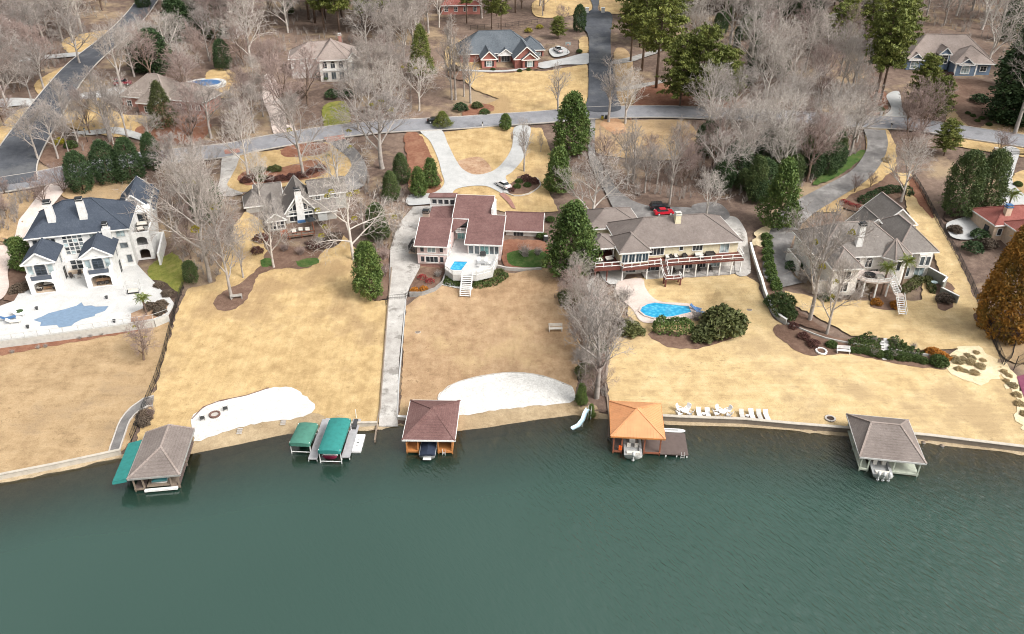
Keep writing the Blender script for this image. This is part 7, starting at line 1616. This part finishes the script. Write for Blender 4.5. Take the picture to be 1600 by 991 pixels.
woods([(1560,60),(1640,40),(1640,200),(1585,195)], 8, ['oak','ivy'], 'tree at the right edge beside blue house', 'trees at the right edge', 12, 18, 24)
woods([(0,300),(50,300),(30,345),(-30,380),(-60,330)], 6, ['pink','multi'], 'brushy tree left of the pink mansion driveway', 'bare trees left of the mansion drive', 3, 5, 21, gap=2)

# undergrowth that nobody could count
R = random.Random(77); us = MB()
for poly, n in [([(1085,195),(1340,200),(1345,235),(1240,305),(1150,320),(1095,300)], 420), ([(1040,30),(1400,20),(1345,168),(1170,168)], 420), ([(0,-30),(190,-30),(110,90),(0,160)], 360), ([(240,-30),(690,-30),(640,120),(330,100)], 460), ([(560,120),(650,120),(640,190),(560,195)], 90), ([(250,285),(335,280),(345,430),(300,430),(265,380)], 140), ([(1380,20),(1560,-20),(1560,60),(1420,60)], 120), ([(60,150),(240,120),(330,190),(240,235),(80,240)], 120), ([(880,440),(930,440),(955,520),(950,625),(905,600)], 130), ([(560,270),(640,310),(610,400),(565,400)], 110), ([(1410,-30),(1640,-30),(1640,210),(1560,170),(1560,60)], 200), ([(0,300),(55,295),(30,345),(-40,400)], 90), ([(930,250),(1090,260),(1080,315),(960,300)], 60)]:
    xs = [p[0] for p in poly]; ys = [p[1] for p in poly]; k = 0
    while k < n:
        x, y = R.uniform(min(xs),max(xs)), R.uniform(min(ys),max(ys))
        if not inside((x,y), poly): continue
        k += 1
        if y < 0: continue
        p = G(x, y); hh = R.uniform(.9,3.2)
        for _ in range(11):
            a = R.uniform(0,TAU); r = R.uniform(.1,.9)*hh*.6; e = p+Vector((math.cos(a)*r, math.sin(a)*r, hh*R.uniform(.5,1.1)))
            us.tube([p+Vector((R.gauss(0,.1),R.gauss(0,.1),-.2)), p.lerp(e,.55)+Vector((R.gauss(0,.12),R.gauss(0,.12),.1)), e], [.035,.022,.008], 3, False)
tag(us.build('undergrowth', 'twig_grey'), 'grey leafless undergrowth covering the floor of the woods', 'undergrowth', kind='stuff')
# ------------------------------------------------------------------ hedges, shrubs, palms, tufts
def hedge(P, w_, h_, mat, label, dens=80, size=.28, lump=.10, name='hedge', taper=True):
    R = random.Random(int(P[0][0]*3+P[0][1])); W = catmull([tuple(G(x,y)[:2]) for x, y in P], False, .5)
    o0 = Vector((*W[0], terr(*W[0]))); mb = MB(); n_ = len(W)
    for i, p in enumerate(W):
        a = Vector(W[max(i-1,0)]); b = Vector(W[min(i+1,n_-1)]); d = (b-a).normalized(); r = Vector((d.y,-d.x)); z = terr(*p)
        k_ = 1+lump*math.sin(i*1.1)+lump*.6*math.sin(i*.43+2); e = 1.0 if not taper else min(1, .55+.45*min(i, n_-1-i)/2)
        for _ in range(dens):
            t = R.uniform(-.1, math.pi+.1); cx_ = math.cos(t); sz = abs(math.sin(t))
            u = math.copysign(abs(cx_)**.6, cx_)*w_/2*k_*e*R.uniform(.86,1.03); v_ = sz**.6*h_*k_*e*R.uniform(.86,1.03)
            q = Vector((p[0]+r.x*u+d.x*R.uniform(-.3,.3), p[1]+r.y*u+d.y*R.uniform(-.3,.3), z+v_))-o0
            leaf_clump(mb, R, q, .10, 2, size, 1, .1, .6)
    o = mb.build(name, mat, loc=o0); return tag(o, label, 'hedge')
hedge([(697,436),(708,438),(721,439)], 1.3, 1.1, 'leaf_olive', 'upper clipped hedge left of the white deck stairs'); hedge([(695,442),(706,445),(719,447)], 1.5, 1.0, 'leaf_box', 'lower clipped hedge left of the white deck stairs')
hedge([(741,439),(758,437),(774,431),(784,425)], 1.3, 1.1, 'leaf_olive', 'upper clipped hedge right of the white deck stairs'); hedge([(741,448),(760,447),(776,442),(790,431)], 1.6, 1.0, 'leaf_box', 'lower scalloped hedge right of the white deck stairs', lump=.14)
hedge([(1327,538),(1342,541),(1358,543),(1373,546)], 2.2, 1.3, 'leaf_box', 'long clipped hedge left of the hillside steps'); hedge([(1390,549),(1408,551),(1424,553),(1438,557)], 2.2, 1.3, 'leaf_box', 'long clipped hedge right of the hillside steps')
hedge([(1346,531),(1358,532),(1372,534)], 1.9, 1.2, 'leaf_box', 'rear hedge mounds left of the hillside steps', lump=.22); hedge([(1389,537),(1400,538),(1414,541)], 1.9, 1.2, 'leaf_box', 'rear hedge mounds right of the hillside steps', lump=.22)
hedge([(1404,456),(1418,452),(1430,443),(1437,437)], 2.0, 1.0, 'leaf_olive', 'curved olive hedge below the stucco house right windows'); hedge([(1448,436),(1453,446),(1456,458)], 1.4, .9, 'leaf_olive', 'short olive hedge beside the stucco screen wall')
hedge([(1345,318),(1365,308),(1390,300),(1412,300),(1424,306)], 2.2, 1.4, 'leaf_holly', 'dark clipped hedge behind the stucco garage')
hedge([(1022,514),(1040,517),(1060,517),(1078,513)], 3.6, 2.4, 'leaf_magnolia', 'thick glossy hedge in front of the bright blue pool', dens=110, size=.36)
def sh(k, x, y, r, lab, h=1.0, g=None, nm='shrub', asp=1.0): return shrub(k, x, y, r, lab, h, g, nm, 'shrub', asp=asp)
sh('olive',1128,517,3.9,'big olive bush right of the pool hedge',1.15); sh('olive',1100,528,2.3,'smaller olive bush in front of the pool hedge',.9)
sh('twig',1088,500,1.8,'bare twiggy shrub between the pool hedge and the olive bush')
for i, (x,y) in enumerate([(1197,374),(1198,385),(1199,396),(1200,407),(1202,418),(1205,429),(1208,440),(1212,451)]): sh('green',x,y,1.15,('first','second','third','fourth','fifth','sixth','seventh','eighth')[i]+' round shrub from the top of the row along the pale curved wall',1.2,'shrubs along the curved wall')
sh('cypressy',1218,482,2.6,'bushy green shrub at the lower end of the curved wall',1.2); sh('cypressy',1228,494,2.0,'lower bushy green shrub beside the curved wall end',1.1)
for i, (x,y,r) in enumerate([(1299,541,1.0),(1331,549,.8),(1341,550,.8),(1353,551,.9),(1362,554,.9),(1373,556,1.0),(1388,558,1.1),(1405,560,1.1),(1417,561,1.0),(1431,563,.9),(1442,566,.9),(1466,569,1.5)]): sh('box',x,y,r,f'{("first","second","third","fourth","fifth","sixth","seventh","eighth","ninth","tenth","eleventh","twelfth")[i]} clipped ball shrub from the left below the lakeside hedges',1.1,'ball shrubs below the lakeside hedges')
for x, y, r, lab in [(1457,553,1.2,'upper orange shrub beside the hillside hedge'),(1467,558,1.2,'middle orange shrub beside the hillside hedge'),(1476,561,1.0,'right orange shrub next to the straw bed'),(1369,475,1.1,'orange shrub left of the stucco garden stairs'),(1400,480,1.2,'orange shrub right of the stucco garden stairs'),(648,456,.9,'orange shrub at the bottom of the pink house planting bed'),(662,454,.9,'orange red shrub beside the grey curved wall')]: sh('rust',x,y,r,lab)
for x, y, lab in [(1363,536,'pruned bare crepe myrtle above the hedge left of the steps'),(1398,538,'pruned bare crepe myrtle above the hedge right of the steps'),(1364,556,'bare branching shrub below the left hedge'),(1396,560,'bare branching shrub below the right hedge'),(1426,546,'thin bare sapling right of the hedge mounds')]: sh('twig',x,y,.9,lab,1.3)
for i, (x,y,r) in enumerate([(1492,562,1.0),(1497,566,1.2),(1498,578,.9),(1504,560,.6),(1508,581,.7),(1511,556,.7),(1515,567,1.1),(1518,560,.8),(1522,584,1.0),(1525,552,.7),(1531,574,1.1),(1535,564,.7),(1568,582,.8),(1576,588,.7),(1572,596,.7),(1582,604,1.0),(1588,618,.9),(1592,632,1.0),(1600,648,.9)]): sh('tuft',x,y,r*.8,ORD[i if x < 1550 else i-12]+(' dry grass clump listed from the left in the round straw bed' if False else (' dry grass clump from the left in the round straw bed' if x < 1550 else ' dry grass clump from the top of the straw strip')),.8,'dry grass clumps in the round straw bed' if x < 1550 else 'dry grass clumps in the straw strip','grass_clump')
for x, y, r, lab in [(235,483,1.15,'left brown ball shrub beside the terrace palm'),(253,480,1.15,'upper right brown ball shrub beside the terrace palm'),(250,490,1.15,'lower right brown ball shrub beside the terrace palm')]:
    o = sh('brown',x,y,r,lab,1.15); q = Hp(x,y,4.7); o.location = q
for i, (x,y) in enumerate([(385,284),(396,279),(409,281),(424,283),(440,281),(456,279),(472,276),(488,270),(500,265)]): sh('maroon' if i != 2 else 'olive',x,y,1.5,f'{("first","second","third","fourth","fifth","sixth","seventh","eighth","ninth")[i]} shrub from the left in the loop drive bed',.8,'shrubs in the loop drive bed')
for x, y in [(405,268),(430,266)]: sh('olive',x,y,1.6,'olive shrub on the upper side of the loop drive bed '+('left' if x < 420 else 'right'),.7)
for x, y, k, r, lab in [(811,285,'box',.9,'left ball shrub in the bed by the white sedan'),(808,293,'box',.9,'lower ball shrub in the bed by the white sedan'),(824,291,'box',.9,'right ball shrub in the bed by the white sedan'),(822,282,'maroon',1.4,'maroon shrub at the back of the bed by the white sedan'),(834,286,'maroon',1.3,'maroon shrub at the right of the bed by the white sedan'),(799,299,'maroon',.9,'low maroon shrub at the front of the bed by the white sedan'),
  (846,371,'box',1.1,'round shrub by the pink house right wing'),(860,345,'box',1.0,'round shrub beyond the pink house right wing'),(826,50,'yellow',1.3,'bright yellow shrub behind the brick house'),(843,44,'yellow',1.2,'paler yellow shrub behind the brick house'),(95,224,'yellow',1.4,'yellow green shrub beside the dark diagonal road'),(112,230,'box',1.6,'low green shrub near the dark diagonal road'),(108,219,'brown',1.6,'brown shrub near the dark diagonal road'),
  (335,312,'red',1.4,'red flowering shrub in the bed behind the stucco garage'),(1492,362,'brown',1.4,'dark shrub at the end of the pale driveway'),(300,190,'brown',1.3,'brown shrub by the red bed'),(1343,176,'box',1.2,'shrub left of the blue house drive'),(1374,174,'olive',1.3,'shrub beside the grey bin'),(905,82,'box',1.0,'round shrub at the brick house drive mouth'),(1385,252,'tuft',1.0,'grass clump beside the stucco house drive'),
  (720,172,'dark',2.0,'dark shrub in the red bed on the brick house lawn'),(745,168,'olive',1.5,'olive shrub in the red bed on the brick house lawn'),(757,178,'cypressy',1.4,'green shrub at the tip of the red bed'),(710,110,'brown',1.6,'brown shrub left of the brick house'),(812,112,'box',.8,'low shrub below the brick house right gable'),(826,110,'box',.8,'low shrub right of the brick house gable window'),(770,110,'box',.8,'low shrub below the brick house left gable'),
  (500,120,'dark',1.6,'dark shrub below the arcade house arches'),(512,124,'cypressy',1.6,'green shrub below the arcade house arches'),(524,120,'dark',1.5,'dark shrub right of the arcade house steps'),(470,150,'brown',1.6,'brown shrub on the arcade house slope'),(520,152,'dark',2.2,'dark hedge shrub on the arcade house slope'),(545,150,'dark',2.0,'dark shrub near the arcade house lawn'),
  (1485,118,'maroon',1.0,'red brown shrub beside the blue house entry'),(1530,160,'dark',2.2,'dark shrub below the blue house'),(1512,178,'box',.7,'small shrub on the blue house slope, upper left'),(1520,182,'box',.7,'small shrub on the blue house slope, upper right'),(1527,190,'box',.7,'small shrub on the blue house slope, lower left'),(1534,186,'box',.8,'small shrub on the blue house slope, lower right'),(1545,196,'box',.8,'small shrub near the road below the blue house'),
  (30,455,'brown',1.5,'dark round shrub left of the mansion bay'),(45,450,'brown',1.5,'second dark round shrub left of the mansion bay'),(20,385,'dark',1.8,'dark shrub beside the mansion driveway'),(262,462,'brown',1.1,'brown shrub in the dark bed beside the terrace stairs'),(250,448,'brown',1.0,'second brown shrub in the dark bed beside the terrace stairs'),
  (445,392,'twigpink',1.3,'bare pink shrub in front of the shingled house stairs'),(470,398,'twigpink',1.5,'bare pink shrub under the shingled house deck'),(500,382,'twig',1.7,'bare shrub in the dark bed by the shingled house'),(520,374,'brown',1.4,'brown shrub in the dark bed by the shingled house'),(490,388,'maroon',1.4,'maroon shrub in the dark bed by the shingled house'),(408,376,'maroon',1.5,'maroon shrub left of the shingled house stairs'),(402,395,'maroon',1.3,'maroon shrub below the shingled house bay'),
  (565,440,'dark',1.3,'dark shrub left of the lower magnolia'),(598,430,'twigpink',2.0,'tall bare shrub right of the lower magnolia'),(600,405,'twigpink',2.0,'bare shrub above the lower magnolia by the drive'),(660,436,'red',1.0,'red shrub in the pink house planting bed'),(672,442,'red',1.0,'second red shrub in the pink house planting bed'),(684,432,'twig',1.2,'bare shrub by the pink house corner'),
  (820,400,'twig',2.0,'bare shrub in the pink house flower garden'),(840,398,'twig',1.4,'second bare shrub in the pink house flower garden'),(975,468,'twig',2.2,'grey shrub left of the pink pool patio'),(985,520,'olive',2.2,'grey green shrub below the pool patio'),(960,508,'brown',2.0,'brown shrub in the brush left of the pool'),(1255,440,'twig',2.2,'bare shrub beside the stucco turnaround'),(1240,420,'dark',1.8,'dark shrub left of the stucco garden wall'),
  (1290,468,'dark',1.3,'dark shrub below the stucco house left wing'),(1310,470,'twig',1.6,'bare shrub below the stucco house left wing'),(1335,468,'twig',1.6,'bare shrub below the stucco balcony'),(1240,512,'maroon',1.0,'maroon shrub under the big bare tree'),(1255,528,'maroon',1.1,'maroon shrub below the pale wall'),(1270,540,'maroon',1.2,'maroon shrub near the white stone ring'),(1475,470,'brown',1.5,'brown shrub in the bed beyond the screen wall'),
  (1560,258,'brown',1.4,'brown shrub beside the gate pillar'),(1530,372,'dark',1.9,'dark shrub by the tile roofed house'),(1520,392,'dark',2.0,'lower dark shrub by the tile roofed house'),(1545,385,'charcoal' if False else 'brown',1.6,'brown shrub by the tile roofed house wall'),(1590,290,'box',1.0,'low shrub by the pale driveway bend'),
  (905,560,'twig',2.0,'grey shrub in the lakeside brush strip'),(915,585,'olive',1.8,'olive shrub in the lakeside brush strip'),(935,545,'dark',1.7,'dark shrub in the lakeside brush strip'),(890,470,'olive',2.2,'olive shrub below the big round magnolia'),(905,450,'twigpink',2.2,'bare shrub below the big round magnolia'),(235,632,'twig',1.0,'dead twiggy shrub by the path end'),(228,652,'brown',1.2,'brown shrub along the fence above the boathouse'),(225,662,'brown',1.1,'second brown shrub along the fence above the boathouse')]: sh(k,x,y,r,lab)
for i, (x,y) in enumerate([(60,545),(72,543),(125,530),(142,527),(160,524),(20,552)]): sh('twig',x,y,.6,('first','second','third','fourth','fifth','sixth')[i]+' small climbing plant along the terrace retaining wall',1,'plants along the retaining wall')
for i, (x,y) in enumerate([(1318,315),(1325,318),(1332,321),(1340,323)]): sh('red',x,y,.8,('first','second','third','fourth')[i]+' red flowering clump from the left behind the stucco garage',.7,'red flowers behind the stucco house','flower_clump')
# palms
R = random.Random(9)
fr_ = MB()
for i in range(9):
    t = i/8; x = 1.5*t; z = .35*math.sin(t*2.2)-.9*t*t*.6
    for sg in (-1,1): w_ = .42*math.sin(math.pi*min(1,.12+t*.86)); fr_.add([(x,0,z),(x+.10,0,z+.01),(x+.22,sg*w_,z-.22*w_-.05),(x+.12,sg*w_,z-.22*w_-.06)],[(0,1,2,3)])
fr_.bar((0,0,0),(.8,0,.22),.03).bar((.8,0,.22),(1.5,0,-.32),.02); frond = fr_.mesh('frond','leaf_palm')
def palm(x, y, top, lab, z=None, sc=1.0):
    p = G(x,y) if z is None else Hp(x,y,z); h = max(1.2, height_to(p, top)-.6); o = thing('palm_tree', lab, 'palm', p)
    MB().tube([(0,0,-.3),(.05,.03,h*.5),(0,0,h)],[.2,.17,.2],8).build('trunk','bark_brown',o)
    for k in range(22):
        f = inst(frond,'frond',o); f.location = (0,0,h-.05+.1*(k % 3)); f.rotation_euler = (0, math.radians((-35,-5,30)[k % 3]+R.uniform(-10,10)), k*2.399); f.scale = (sc*R.uniform(.85,1.1),)*3
palm(229,492,462,'palm on the terrace beside the brown ball shrubs',4.7); palm(1376,462,414,'left palm in front of the stucco house balcony',None,1.15); palm(1403,462,404,'right palm in front of the stucco house turret',None,1.15); palm(1573,330,300,'palm behind the tile roofed house',None,1.3)
tag(drape('garden_bed', [(1190,480),(1190,480.1),(1190,480)], 'mulch', .05), kind='structure') if False else None
q = MB().prism([tuple(Hp(x,y,4.7)[:2]) for x, y in [(205,490),(222,483),(240,474),(262,478),(258,490),(240,498),(205,504)]], 4.4, 4.76); q.build('terrace_bed','clay_bed')['kind'] = 'structure'
